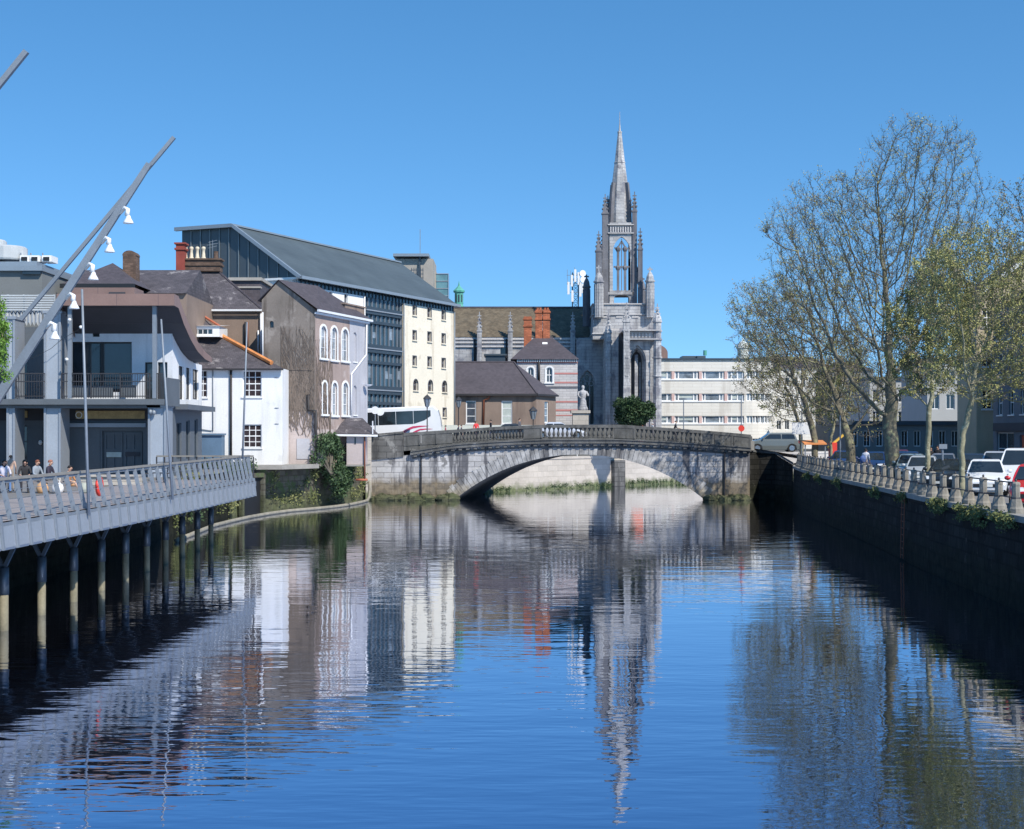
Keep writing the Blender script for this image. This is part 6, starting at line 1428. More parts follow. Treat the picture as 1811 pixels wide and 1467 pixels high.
# ------------------------------------------------------------------ vehicles
CP = {}
def paint(c):
    if c not in CP: CP[c] = mat('car_paint', c, .28, .03, 2, spec=.6, fine=.02); CP[c].node_tree.nodes['Principled BSDF'].inputs['Coat Weight'].default_value = .6
    return CP[c]
def car(label, col, pos, yaw, kind='hatch', pitch=0, group='parked cars on the right quay'):
    P = {'hatch': dict(L=3.95,W=1.72,H=1.47,hood=.88,ws=(.98,.30),rr=(-1.70,-1.45),belt=.93),
         'saloon': dict(L=4.5,W=1.78,H=1.44,hood=.86,ws=(1.0,.30),rr=(-1.75,-1.05),belt=.92),
         'suv': dict(L=4.45,W=1.85,H=1.66,hood=1.05,ws=(1.05,.45),rr=(-1.95,-1.75),belt=1.08),
         'van': dict(L=4.7,W=1.85,H=1.95,hood=1.15,ws=(1.45,.85),rr=(-2.28,-2.22),belt=1.2)}[kind]
    root = thing('parked_car' if kind != 'van' else 'parked_van', label, 'car' if kind != 'van' else 'van', (0,0,0), group); L, Wd, Hh = P['L'], P['W']/2, P['H']; pm = paint(col)
    xf, xr = L/2, -L/2; belt = P['belt']; hood = P['hood']; wr = .31 if kind != 'suv' else .35; wx = (xf-.80, xr+.72)
    top = [(xr,.62),(xr+.04,belt-.06),(xr+.25,belt),(P['rr'][0]+.0 if kind != 'saloon' else -1.75,belt),(P['ws'][0],belt+.0),(xf-.55,hood-.08),(xf-.15,hood-.22),(xf,.55)]
    xs = sorted(set([xr,xr+.04,xr+.12,xr+.3,xr+.5,-1,-.5,0,.5,1.0,xf-.9,xf-.55,xf-.3,xf-.15,xf-.05,xf]+[w+d for w in wx for d in (-wr-.06,-wr*.7,-wr*.3,0,wr*.3,wr*.7,wr+.06)]))
    def tz(x):
        for (a, p), (b, q) in zip(top, top[1:]):
            if a <= x <= b: return p+(q-p)*(x-a)/(b-a) if b > a else p
        return top[-1][1]
    def half(x): e = max(abs(x)-(L/2-.55), 0)/.55; return Wd*(1-.16*e*e)
    def low(x):
        z = .2+.06*(abs(x) > L/2-.3)
        for w in wx:
            if abs(x-w) < wr+.06: z = max(z, .31+math.sqrt(max((wr+.06)**2-(x-w)**2, 0)))
        return z
    mb = MB(); rings = []
    for x in xs:
        h_ = half(x); t = tz(x); lo = low(x); sh = max(t-.10, lo+.02); mid = max(min(.55,sh-.02), lo+.01)
        rings.append([(x,-h_*.94,lo),(x,-h_,mid),(x,-h_*.97,sh),(x,-h_*.86,t),(x,0,t+.03),(x,h_*.86,t),(x,h_*.97,sh),(x,h_,mid),(x,h_*.94,lo)])
    b0 = 0
    for r in rings: mb.v += r
    for i in range(len(rings)-1):
        for j in range(8): mb.f.append((i*9+j,(i+1)*9+j,(i+1)*9+j+1,i*9+j+1)); mb.m.append(0)
    for i in (0, len(rings)-1): mb.f.append(tuple(i*9+j for j in range(9))); mb.m.append(0)
    mb.box(xr+.1, xf-.1, -Wd*.8, Wd*.8, .19, .3)
    body = mb.build('body', pm, root, smooth=False)
    # cabin
    bx0, bx1 = P['rr'][0] if kind != 'hatch' else xr+.22, P['ws'][0]; rx0, rx1 = (P['rr'][1] if kind != 'hatch' else xr+.5), P['ws'][1]-.12; bw, rw = Wd*.90, Wd*.70; zb = belt+.0
    cb = MB(); 
    lv = [(bx0,bx1,bw,zb-.02),(bx0+(rx0-bx0)*.55,bx1+(rx1-bx1)*.55,bw+(rw-bw)*.45,zb+(Hh-.06-zb)*.55),(rx0,rx1,rw,Hh-.06),(rx0+.12,rx1-.18,rw*.86,Hh)]
    for (a, b, w_, z) in lv: cb.v += [(a,-w_,z),(b,-w_,z),(b,w_,z),(a,w_,z)]
    for i in range(3):
        for j in range(4): cb.f.append((i*4+j,i*4+(j+1)%4,(i+1)*4+(j+1)%4,(i+1)*4+j)); cb.m.append(0)
    cb.f.append((12,13,14,15)); cb.m.append(0); cab = cb.build('cabin', pm, root)
    def side(x, z, s_): k = (z-zb)/(Hh-.06-zb); return (x, s_*(bw+(rw-bw)*(k*.82 if k < .55 else .45+(k-.55)/.45*.55)+.008), z)
    z0, z1 = zb+.05, Hh-.13
    for s_ in (-1,1):
        A = lambda k: bx0+(rx0-bx0)*k; Bf = lambda k: bx1+(rx1-bx1)*k; k0, k1 = .08, .84
        segs = [(A(k0)+.14,A(k1)+.10,(bx0+bx1)/2-.22,(bx0+bx1)/2-.22),((bx0+bx1)/2-.14,(bx0+bx1)/2-.14,Bf(k0)-.14,Bf(k1)-.10)]
        if kind == 'van': segs = segs[1:]
        for a0, a1, c0, c1 in segs:
            zm = zb+(Hh-.06-zb)*.55; gm = MB(); m0, m1 = a0+(a1-a0)*.55, c0+(c1-c0)*.55
            gm.poly([side(a0,z0,s_),side(c0,z0,s_),side(m1,zm,s_),side(m0,zm,s_)]); gm.poly([side(m0,zm,s_),side(m1,zm,s_),side(c1,z1,s_),side(a1,z1,s_)]); gm.build('side_window', M['glass'], cab)
    def endwin(xb, xt, sgn, nm):
        gm = MB(); f = lambda k, s_: (xb+(xt-xb)*k+sgn*.02, s_*((bw+(rw-bw)*k)*.90), zb+(Hh-.06-zb)*k+.012)
        gm.poly([f(.05,-1),f(.05,1),f(.95,1),f(.95,-1)]); gm.build(nm, M['glass'], cab)
    endwin(bx1, rx1, 1, 'windscreen')
    if kind != 'van': endwin(bx0, rx0, -1, 'rear_window')
    for w in wx:
        for s_ in (-1,1):
            mb = MB(); n = 18; y0, y1 = s_*(Wd-.2), s_*(Wd-.01); ring = lambda r, y: [(w+r*math.cos(2*math.pi*i/n), y, wr+r*math.sin(2*math.pi*i/n)) for i in range(n)]
            mb.prism(ring(wr, y0), (0,y1-y0,0)); t_ = mb.build('wheel', M['rubber'], root); m2 = MB(); m2.prism(ring(wr*.64, y1-.01*s_), (0,.015*s_,0)); m2.build('rim', M['chrome'], t_)
    hz = hood-.24; yh = half(xf-.12)
    for s_ in (-1,1):
        MB().hexa([(xf-.28,s_*(yh-.04),hz-.07),(xf-.02,s_*(yh-.22),hz-.07),(xf-.03,s_*(yh-.46),hz-.06),(xf-.3,s_*(yh-.4),hz-.05)],[(xf-.34,s_*(yh+.0),hz+.09),(xf-.07,s_*(yh-.18),hz+.04),(xf-.08,s_*(yh-.44),hz+.04),(xf-.34,s_*(yh-.4),hz+.09)]).build('headlight', M['headlamp'], root)
        MB().box(xr-.01, xr+.14, *sorted((s_*(Wd*.9), s_*(Wd*.68))), belt-.32, belt-.06).build('tail_light', M['taillamp'], root)
        MB().blob((P['ws'][0]-.12, s_*(Wd+.07), belt+.08), (.07,.11,.08), 8, 6).build('wing_mirror', pm, root, smooth=True)
    MB().box(xf-.03, xf+.02, -.5, .5, .36, .5).build('grille', M['black_metal'], root); MB().box(xf+.021, xf+.035, -.26, .26, .38, .49).build('number_plate', M['plate'], root); MB().box(xr-.03, xr-.005, -.26, .26, .52, .63).build('number_plate', M['plate'], root)
    root.location = pos; root.rotation_euler = (0, pitch, yaw); return root
def cp(px, Y, z=2.862): return (WX(px,Y), Y, z)
NOSE = R(-108)
car('red hatchback at the right edge of the quay, nearest the camera', (.55,.02,.025), cp(1834,51.5,RZ+.006), R(-112), 'hatch')
car('white car with bright bonnet parked right of the nearest young tree', (.80,.81,.82), cp(1744,62,RZ+.006), NOSE, 'hatch')
car('black car parked left of the white one behind the young tree trunk', (.012,.013,.016), cp(1682,66,RZ+.006), R(-118), 'saloon')
car('silver hatchback parked between the two young trees', (.42,.45,.47), cp(1632,76,2.862), NOSE, 'hatch')
car('white van parked behind the red hatchback at the right edge', (.78,.79,.80), cp(1806,66,2.862), R(-112), 'van')
car('dark blue car parked right of the dark trunk, left of the big tree', (.012,.03,.10), cp(1546,95), NOSE, 'hatch')
car('navy car parked just left of the dark leaning trunk', (.018,.04,.13), cp(1492,101), NOSE, 'hatch')
car('blue estate car parked right behind the big tree trunk', (.012,.03,.10), cp(1606,96), NOSE, 'hatch')
car('grey green car beneath the blue estate, right of the big tree', (.22,.27,.27), cp(1612,84), NOSE, 'hatch')
car('grey hatchback in the second row behind the silver one', (.16,.17,.19), cp(1668,86), NOSE, 'hatch')
car('dark saloon in the second row left of the tan gabled building', (.02,.02,.025), cp(1722,88), NOSE, 'saloon')
car('light silver estate in the second row right of the nearest tree', (.40,.42,.45), cp(1764,80), NOSE, 'suv')
car('maroon car far back between the big trunk and the young tree', (.12,.015,.02), cp(1590,108), NOSE, 'hatch')
def rs(x): return (dz(x+1)-dz(x-1))/2
car('silver green four wheel drive coming off the right end of the bridge', (.13,.15,.15), (WX(1366,125.5),125.5,dz(WX(1366,125.5))-.02), math.pi, 'suv', 0, 'cars crossing the bridge')
car('dark grey car crossing the bridge left of the silver one', (.035,.04,.045), (WX(913,126.5),126.5,dz(WX(913,126.5))-.12), 0, 'saloon', -math.atan(rs(WX(913,126))), 'cars crossing the bridge')
car('silver car at the top of the bridge behind the balusters', (.50,.54,.62), (WX(990,125.4),125.4,dz(WX(990,125.4))-.12), 0, 'saloon', 0, 'cars crossing the bridge')

def coach():
    L, Wd, Hh = 12.0, 1.25, 3.5; root = thing('coach', 'white touring coach with red swooshes and dark windows on the bridge', 'coach', (0,0,0))
    prof = [(-L/2,.35),(-L/2+.02,1.2),(-L/2+.12,2.4),(-L/2+.3,3.15),(-L/2+.7,Hh),(L/2-1.1,Hh),(L/2-.6,3.2),(L/2-.15,1.6),(L/2,1.0),(L/2,.35)]
    mb = MB(); n = len(prof)
    for y, k in ((-Wd,.0),(-Wd+.14,.12),(Wd-.14,.12),(Wd,.0)):
        for x, z in prof: mb.v.append((x, y, z-(0 if k else .10)*(z > 2.9)))
    for a in range(3):
        for i in range(n): mb.f.append((a*n+i,a*n+(i+1)%n,(a+1)*n+(i+1)%n,(a+1)*n+i)); mb.m.append(0)
    mb.f.append(tuple(range(n))); mb.f.append(tuple(range(3*n,4*n))[::-1]); mb.m += [0,0]
    body = mb.build('body', paint((.80,.81,.83)), root)
    for s_ in (-1,1):
        y = s_*(Wd+.012); xs = [-L/2+.9,-3.6,-2.1,-.6,.9,2.4,3.9,L/2-.4]
        for i, (a, b) in enumerate(zip(xs, xs[1:])):
            g = MB(); zt, zl = 3.14, 2.02
            q = [(a+.02,y,zl),(b-.02,y,zl),(b-.02,y,zt),(a+.02,y,zt)]
            if i == 0: q = [(a+.55,y,zl+.28),(b-.02,y,zl),(b-.02,y,zt),(a+.02,y,zt),(a+.02,y,zl+.62)]
            g.poly(q); g.build('side_window', M['glass'], body)
        sw = MB(); y2 = s_*(Wd+.016)
        for x0, x1, zb, zt, w0 in ((-1.6,-4.9,.75,1.93,.34),(-2.7,-5.2,.85,1.66,.24),(-3.6,-5.4,.9,1.40,.16)):
            m_ = 12; up = []
            for i in range(m_+1): k = i/m_; up.append((x0+(x1-x0)*k, zb+(zt-zb)*math.sin(math.pi*.5*min(1,k*1.25))-(.12*k*k if k > .6 else 0), w0*(1-k)**.8+.02))
            for (xa, za, wa), (xb, zb_, wb) in zip(up, up[1:]): sw.poly([(xa,y2,za-wa),(xb,y2,zb_-wb),(xb,y2,zb_),(xa,y2,za)])
        sw.build('swoosh', paint((.55,.02,.09)), body)
    for x in (-3.1,4.2):
        for s_ in (-1,1):
            nn = 18; yy0, yy1 = s_*(Wd-.3), s_*(Wd+.02); ring = lambda r, y: [(x+r*math.cos(2*math.pi*i/nn), y, .5+r*math.sin(2*math.pi*i/nn)) for i in range(nn)]
            t_ = MB().prism(ring(.5,yy0),(0,yy1-yy0,0)).build('wheel', M['rubber'], root); MB().prism(ring(.28,yy1),(0,.02*s_,0)).build('rim', M['chrome'], t_)
    MB().box(.5,2.6,-.8,.8,Hh+.003,Hh+.14).build('roof_hatch', paint((.80,.81,.83)), root)
    MB().hexa([(L/2-.13,-1.1,1.7),(L/2-.13,1.1,1.7),(L/2-.16,1.1,1.72),(L/2-.16,-1.1,1.72)],[(L/2-.54,-1.05,3.1),(L/2-.54,1.05,3.1),(L/2-.6,1.05,3.1),(L/2-.6,-1.05,3.1)]).build('windscreen', M['glass'], root)
    xc = WX(784,127)-L/2; root.location = (xc, 127, dz(xc)-.16); 
    root.rotation_euler = (0, R(2.2), math.pi)
coach()

# ------------------------------------------------------------------ lamps, signs, street furniture
def lantern_post(px, Y, base, top, label, name='street_lamp', scale=1.0, m_='dark_iron'):
    x = WX(px,Y); root = thing(name, label, 'street lamp', (x,Y,base)); h = top-base-.75*scale
    MB().lathe((x,Y,base), [(.16,0),(.16,.25),(.09,.35),(.07,.9),(.09,.95),(.055,1.0),(.04,h-.1),(.07,h-.05),(.04,h)], 8).build('post', M[m_], root, smooth=True)
    s = scale; ln = MB().lathe((x,Y,base+h), [(.05,0),(.10*s,.05),(.19*s,.45*s),(.20*s,.47*s)], 6).build('lantern', M['glass_pale'], root)
    MB().lathe((x,Y,base+h), [(.24*s,.475*s),(.20*s,.54*s),(.10*s,.64*s),(.03,.70*s),(.03,.75*s)], 6).build('lantern_cap', M[m_], ln)
    mb = MB()
    for k in range(6): a = math.pi/3*k; mb.bar((x+.10*s*math.cos(a),Y+.10*s*math.sin(a),base+h+.05),(x+.2*s*math.cos(a),Y+.2*s*math.sin(a),base+h+.47*s),.03)
    mb.build('lantern_frame', M[m_], ln); return root
lantern_post(755.5, 123.4, dz(WX(755.5,123.4)), WZ(697,123.4), 'old style dark street lantern in front of the coach', scale=1.5)
lantern_post(811, 134.6, dz(WX(811,134.6)), WZ(701,134.6), 'dark lantern post left of the lodge window and downpipe', scale=1.4)
lantern_post(943, 134.6, 4.9, WZ(718,134.6), 'dark lantern post at the right corner of the lodge', scale=1.7)
def pole_sign(px, Y, base, y_top, kind, label, m2='sign_white', py=None, size=.3):
    x = WX(px,Y); root = thing('road_sign', label, 'sign', (x,Y,base)); zt = WZ(y_top,Y); MB().tube([(x,Y,base),(x,Y,zt)], .045, 6).build('pole', M['galv'], root)
    if kind == 'round':
        mb = MB(); n = 20; zc = WZ(py,Y); mb.prism([(x+size*math.cos(2*math.pi*i/n),Y-.08,zc+size*math.sin(2*math.pi*i/n)) for i in range(n)], (0,.03,0)); mb.build('disc', M[m2], root)
    elif kind == 'board': zc = WZ(py,Y); MB().box(x-size, x+size, Y-.09, Y-.05, zc-size*.6, zc+size*.6).build('board', M[m2], root)
    return root
pole_sign(663.5, 121.6, bz(774), 718, 'round', 'pair of pale round road signs at the left end of the bridge', py=726, size=.32)
o = bpy.data.objects['disc']; c2 = o.copy(); scene.collection.objects.link(c2); c2.location = o.location+Vector((.42,.15,-.12))
pole_sign(1209, 134.5, 4.8, 704, 'none', 'bare thin pole on the bridge before the cream office windows')
pole_sign(1311, 123.2, dz(WX(1311,123.2)), 706, 'round', 'round red road sign on a post at the right end of the bridge', 'red_plastic', 758, .26)
pole_sign(1418, 112, 2.9, 700, 'board', 'white rectangular board on a post behind the first bollards of the quay', py=758, size=.75)
pole_sign(1486, 92, RZ, 735, 'none', 'slim grey pole standing left of the dark leaning trunk')
pole_sign(1577, 88, RZ, 700, 'none', 'grey pole standing tight against the big tree trunk')
pole_sign(1667, 66, RZ, 786, 'board', 'small grey parking plate on a post behind the silver hatchback', 'galv', 790, .18)
# barrier with raised yellow arm
Y = 104; a, b = W(1464,792,Y), W(1502,761,Y); root = thing('barrier', 'car park barrier with yellow arm raised and red box, among the small trees', 'barrier', (a.x,Y,2.86)); MB().bar(a, b, .14, .34, (0,1,0)).build('arm', M['yellow_paint'], root); MB().box(a.x+.1, a.x+.6, Y-.25, Y+.25, 2.862, WZ(783,Y)).build('box', M['red_plastic'], root)
root['label'] = 'raised yellow barrier arm with red box among the small trees on the quay'
root = thing('market_stall', 'pale orange awning stall behind the bollards left of the barrier', 'stall', (WX(1440,108),108,2.86)); x0, x1 = WX(1420,108), WX(1460,108)
MB().hexa([(x0,107.5,WZ(787,108)),(x1,107.5,WZ(787,108)),(x1,109,WZ(781,108)),(x0,109,WZ(781,108))],[(x0,107.5,WZ(786,108)+.05),(x1,107.5,WZ(786,108)+.05),(x1,109,WZ(780,108)+.05),(x0,109,WZ(780,108)+.05)]).build('awning', M['ridge_orange'], root)
for x in (x0+.1,x1-.1): MB().box(x-.04,x+.04,107.6,107.7,2.862,WZ(787,108)).build('post', M['galv'], root)
MB().box(x0+.1,x1-.1,108,108.8,2.862,3.7).build('counter', M['rail_wood'], root)

# bollards with iron rails
def bollards():
    pts = []; acc = 0; line = RB[1:]; prev = Vector(line[0])
    s = 9.0; tot = 0; cur = []
    segs = [(Vector(a), Vector(b)) for a, b in zip(line, line[1:])]; tl = sum((b-a).length for a, b in segs)
    def at(d):
        for a, b in segs:
            l = (b-a).length
            if d <= l: return a+(b-a)*d/l, (b-a).normalized()
            d -= l
        return None
    root = None; d = 8.6; tops = []; i = 0; made = []
    while d < tl-10:
        p, t = at(d); n = Vector((t.y,-t.x)); q = p+n*.28
        zb = RZ+.02
        if CX+F*q.x/q.y > 1822: d += 2.05; continue
        if root is None:
            root = thing('bollard', '', 'bollard', (0,0,0), 'stone bollards along the right quay edge')
            mb = MB(); mb.lathe((0,0,0), [(.30,0),(.30,.14),(.26,.20),(.205,.40),(.19,.44),(.155,.5),(.15,.86),(.165,.88),(.165,.94),(.13,.985),(.05,1.0)], 8, math.pi/8); mb.build('shaft', M['bollard_stone'], root)
            MB().lathe((0,0,0), [(.185,.455),(.19,.46),(.175,.5),(.17,.505)], 8, math.pi/8).build('iron_band', M['dark_iron'], root); MB().lathe((0,0,1.0), [(.035,-.01),(.05,.04),(.03,.09)], 6).build('iron_knob', M['dark_iron'], root)
            o = root; root.scale = (.84,.84,1)
        else: o = copy_tree(root)
        o.location = (q.x, q.y, zb); o.rotation_euler.z = random.Random(i).uniform(-.08,.08); o.scale = (.84,.84,1+random.Random(i+50).uniform(-.03,.03))
        tops.append(q); made.append(o); d += 2.05; i += 1
    O1 = 'first second third fourth fifth sixth seventh eighth ninth tenth eleventh twelfth thirteenth fourteenth fifteenth sixteenth seventeenth eighteenth nineteenth'.split()
    O2 = ['twentieth']+['twenty '+w for w in O1[:9]]+['thirtieth']+['thirty '+w for w in O1[:9]]+['fortieth']+['forty '+w for w in O1[:9]]; OO = O1+O2
    vis = 0
    for o in made:
        px = CX+F*o.location.x/o.location.y
        if px > 1815: o['label'] = 'stone bollard of the quay row standing just outside the right picture edge'
        else: o['label'] = f'{OO[vis]} stone bollard of the quay edge row, counting from the right picture edge'; vis += 1
    mb = MB(); mb.tube([(q.x,q.y,RZ+.98) for q in tops], .025, 5); r = thing('bollard_rail', 'thin dark iron rails linking the row of stone bollards', 'railing', (tops[0].x,tops[0].y,RZ)); mb.build('top_rail', M['dark_iron'], r)
    MB().tube([(q.x,q.y,RZ+.5) for q in tops], .022, 5).build('lower_rail', M['dark_iron'], r)
bollards()
# moorings and ladders on the right wall
for Y, lb in ((63,'rusty iron ladder fixed to the dark quay wall below the bollards'),):
    x = interp([(p[1],p[0]) for p in RB], Y); root = thing('ladder', lb, 'ladder', (x-.2,Y,0)); mb = MB()
    for s_ in (0,.42): MB().bar((x-.2,Y+s_,.1),(x-.14,Y+s_,2.8),.04).build('rail', M['pipe_rust'], root)
    for k in range(9): mb.bar((x-.19,Y,.25+k*.29),(x-.19,Y+.42,.25+k*.29),.025)
    mb.build('rungs', M['pipe_rust'], root)
# floating boom
pts = [Vector((x,y,.1)) for x, y in ((-16.9,74),(-17.2,80),(-17.5,86),(-17.3,91),(-17.0,95),(-16.4,99.5),(-15.6,103),(-14.2,106),(-13.0,109.5),(-12.3,113),(-11.9,116.5),(-11.75,119.2))]
pts += [Vector((-11.7,120.2,.3)), Vector((-11.7,120.8,.9)), Vector((-11.7,120.9,1.6))]
o = MB().tube(pts, .12, 8).build('floating_boom', M['boom'], None, smooth=True); tag(o, 'pale floating boom curving along the foot of the left bank to the bridge', 'boom')
# slab and dark culvert below the white house
mb = MB(); x0, x1 = WX(452,101.5), WX(560,105.5); mb.prism([(x0,101.2,3.03),(WX(500,101.8),101.4,3.03),(x1+.2,105.3,3.03),(x1-.6,107.2,3.03),(x0-1,104,3.03)], (0,0,.28)); o = mb.build('river_platform', M['coping']); tag(o, 'thin concrete slab jutting over the river below white and gabled houses', 'platform')
root = thing('culvert', 'dark culvert mouth in the mossy bank wall below the white house', 'culvert', (-17.9,100.8,0))
f = Fac((-18.6,98.4),(-16.9,103.0)); 
mb = MB(); block(mb, f, .5, .75, -.5, 2.5, .05, .35); block(mb, f, 3.3, 3.55, -.5, 2.5, .05, .35); block(mb, f, .5, 3.55, 2.503, 2.8, .05, .35); mb.build('frame', M['bank_stone'], root)
mb = MB(); mb.poly([f.pt(.76,-.5,.1), f.pt(3.29,-.5,.1), f.pt(3.29,2.49,.1), f.pt(.76,2.49,.1)]); mb.build('culvert_shade_panel', M['black_metal'], root)  # flat black panel; the dark of the hollow is put into its colour
# ------------------------------------------------------------------ vegetation
from mathutils import kdtree
def leafquad(mb, c, s, rnd, flat=0):
    a = rnd.uniform(0, 2*math.pi); t = rnd.uniform(-1, 1); n = Vector((math.cos(a)*math.sqrt(1-t*t), math.sin(a)*math.sqrt(1-t*t), t)); u = n.orthogonal().normalized(); v = n.cross(u)
    an = rnd.uniform(0, 6.28); u2 = u*math.cos(an)+v*math.sin(an); v2 = n.cross(u2); s1, s2 = s*rnd.uniform(.6,1.3), s*rnd.uniform(.4,.8)
    mb.poly([c-u2*s1, c+v2*s2, c+u2*s1, c-v2*s2])
def lobes_px(lobes, Y): return [(W(px,py,Y)+Vector((0,dy,0)), Vector((rx*Y/F, (rx+ry)*.45*Y/F, ry*Y/F))) for px, py, rx, ry, dy in lobes]
def tree(label, name, px, Y, base, lobes, npts, trunk_h, trunk_r, barkm, leafm, leaf_n, leaf_s, seed, step=.5, twigs=2, twig_len=.5, twigm='twig', lean=0, fork=1, minr=.011, kill=.9, infl=5.0):
    rnd = random.Random(seed); root = thing(name, label, 'tree', (WX(px,Y),Y,base)); B = Vector((WX(px,Y),Y,base)); LBS = lobes_px(lobes, Y); vol = [l[1].x*l[1].y*l[1].z for l in LBS]; tot = sum(vol); att = []
    for (c, r), v_ in zip(LBS, vol):
        for _ in range(max(12, int(npts*v_/tot))):
            while True:
                d = Vector((rnd.uniform(-1,1),rnd.uniform(-1,1),rnd.uniform(-1,1)))
                if .15 < d.length < 1: break
            att.append(c+Vector((d.x*r.x,d.y*r.y,d.z*r.z)))
    nodes = [B-Vector((0,0,.1))]; par = [-1]; n0 = max(3, int(trunk_h/step))
    for i in range(n0):
        p = nodes[-1]+Vector((lean*step+rnd.uniform(-.04,.04), rnd.uniform(-.04,.04), step)); nodes.append(p); par.append(len(nodes)-2)
    alive = att
    for it in range(140):
        if not alive: break
        kd = kdtree.KDTree(len(nodes))
        for i, p in enumerate(nodes): kd.insert(p, i)
        kd.balance(); acc = {}; nxt = []; rad = infl if it > 25 else 30
        for a in alive:
            co, i, d = kd.find(a)
            if d < kill: continue
            nxt.append(a)
            if d < rad:
                v_ = (a-co).normalized(); 
                if i in acc: acc[i] += v_
                else: acc[i] = v_.copy()
        if len(nxt) == len(alive) and not acc: break
        alive = nxt; add = 0
        for i, v_ in acc.items():
            if v_.length < .1: continue
            d = (v_.normalized()+Vector((rnd.uniform(-.38,.38),rnd.uniform(-.38,.38),rnd.uniform(-.25,.38)))).normalized()
            if par[i] >= 0: d = (d+(nodes[i]-nodes[par[i]]).normalized()*.55).normalized()
            p = nodes[i]+d*step
            nodes.append(p); par.append(i); add += 1
        if not add or len(nodes) > 14000: break
    N_ = len(nodes); ch = [[] for _ in range(N_)]
    for i in range(1, N_): ch[par[i]].append(i)
    r = [0]*N_; ex = 2.35
    for i in range(N_-1, -1, -1): r[i] = minr if not ch[i] else (sum(r[c]**ex for c in ch[i]))**(1/ex)
    k = trunk_r/max(r[0],1e-6); 
    def rr(i): return max(minr, r[i]*(k if k < 1 else 1+(k-1)*min(1, r[i]/r[0])))
    big = MB(); small = MB()
    # chains
    stack = [(0, None)]
    while stack:
        i, pa = stack.pop(); chain = [i] if pa is None else [pa, i]
        while True:
            c = ch[chain[-1]]
            if not c: break
            c = sorted(c, key=lambda q: -r[q])
            for o_ in c[1:]: stack.append((o_, chain[-1]))
            chain.append(c[0])
        rads = [rr(j) for j in chain]
        if pa is not None: rads[0] = rads[1]
        cut = next((q for q, v_ in enumerate(rads) if v_ < .035), len(chain))
        if cut > 1: big.tube([nodes[j] for j in chain[:cut+1]], rads[:cut+1], 8 if rads[0] > .15 else 5, cap=False)
        if cut < len(chain)-1: small.tube([nodes[j] for j in chain[max(cut-0,0):]], rads[max(cut-0,0):], 3, cap=False)
    # root flare
    big.lathe(B-Vector((0,0,.1)), [(trunk_r*1.45,0),(trunk_r*1.2,.25),(trunk_r*1.03,.7)], 9)
    tips = [i for i in range(N_) if rr(i) < .03]; lf = MB()
    tw = MB(); ends = []
    for i in tips:
        d0 = (nodes[i]-nodes[par[i]]).normalized()
        for _ in range(twigs if ch[i] else twigs+2):
            d = (d0*.7+Vector((rnd.uniform(-1,1),rnd.uniform(-1,1),rnd.uniform(-.5,1.0)))).normalized(); L_ = twig_len*rnd.uniform(.5,1.4); p = nodes[i]; pts = [p]; bend = Vector((rnd.uniform(-.5,.5),rnd.uniform(-.5,.5),rnd.uniform(.0,.9)))
            for q in range(3): d = (d+bend*.45).normalized(); p = p+d*L_/3; pts.append(p)
            tw.tube(pts, [minr*.85,minr*.75,minr*.6,minr*.45], 3, cap=False); ends.append(p); ends.append(pts[2])
    tr = big.build('trunk', M[barkm], root, smooth=True)
    small.v_ = None
    cr = MB(); cr.v = small.v+tw.v; off = len(small.v); cr.f = small.f+[tuple(q+off for q in f) for f in tw.f]; cr.m = [0]*len(cr.f); cr.build('crown', M[twigm], root)
    if leaf_n and ends:
        lms = leafm if isinstance(leafm, tuple) else (leafm,)
        cl = [rnd.random() for _ in range(64)]
        for _ in range(leaf_n):
            i = rnd.randrange(len(ends)); e = ends[i]; lf.cur = min(len(lms)-1, int(cl[(i//7) % 64]*len(lms)))
            leafquad(lf, e+Vector((rnd.gauss(0,.08),rnd.gauss(0,.08),rnd.gauss(0,.08))), leaf_s, rnd)
        lf.build('leaves', [M[m_] for m_ in lms], root)
    return root
QZ = RZ
tree('tallest bare plane tree with thick trunk and few leaves, right of centre quay', 'plane_tree', 1578, 85, QZ,
     [(1625,300,112,92,0),(1475,395,110,90,1),(1420,470,75,105,-1),(1560,420,150,125,0),(1650,450,120,125,1.5),(1500,530,140,95,0),(1390,570,70,75,1),(1590,610,140,95,0),(1720,380,55,70,0),(1540,700,60,45,-1)], 5600, 2.3, .42, 'bark', ('bud','leaf_olive','leaf_yellow','leaf_yellow'), 30000, .045, 11, step=.36, twigs=3, twig_len=.55, kill=.5, infl=3.2)
tree('bare tree with dark leaning trunk left of the tallest one', 'plane_tree', 1507, 97, QZ,
     [(1455,530,95,95,0),(1390,590,85,85,0),(1500,660,85,90,0),(1350,560,60,65,1),(1460,710,60,50,0),(1540,740,45,35,-1)], 3100, 2.6, .30, 'bark', ('bud','leaf_olive','leaf_yellow'), 14000, .055, 12, step=.42, twigs=2, kill=.58, infl=3.5, lean=-.06)
tree('bare tree overhanging the right end of the bridge', 'plane_tree', 1442, 108, QZ,
     [(1375,585,85,90,0),(1330,560,48,65,0),(1430,650,75,95,0),(1345,650,55,70,0),(1400,720,50,45,0)], 2500, 2.4, .24, 'bark', ('bud','leaf_olive','leaf_yellow'), 11000, .055, 13, step=.46, twigs=2, kill=.64, infl=3.5)
tree('small dark bare tree nearest the bridge corner', 'plane_tree', 1418, 115, QZ,
     [(1385,670,60,75,0),(1345,640,45,55,0),(1420,715,45,45,0)], 1400, 2.0, .16, 'bark', ('bud','leaf_olive'), 9000, .06, 14, step=.46, twigs=2, kill=.62, infl=3.5)
tree('slim young tree with pale trunk left of the dark trunk', 'young_tree', 1470, 102, QZ,
     [(1475,700,45,60,0),(1490,640,42,55,0)], 800, 2.2, .11, 'bark_young', ('leaf_olive','bud'), 9000, .06, 15, step=.42, twigs=2, twigm='twig_green', kill=.56)
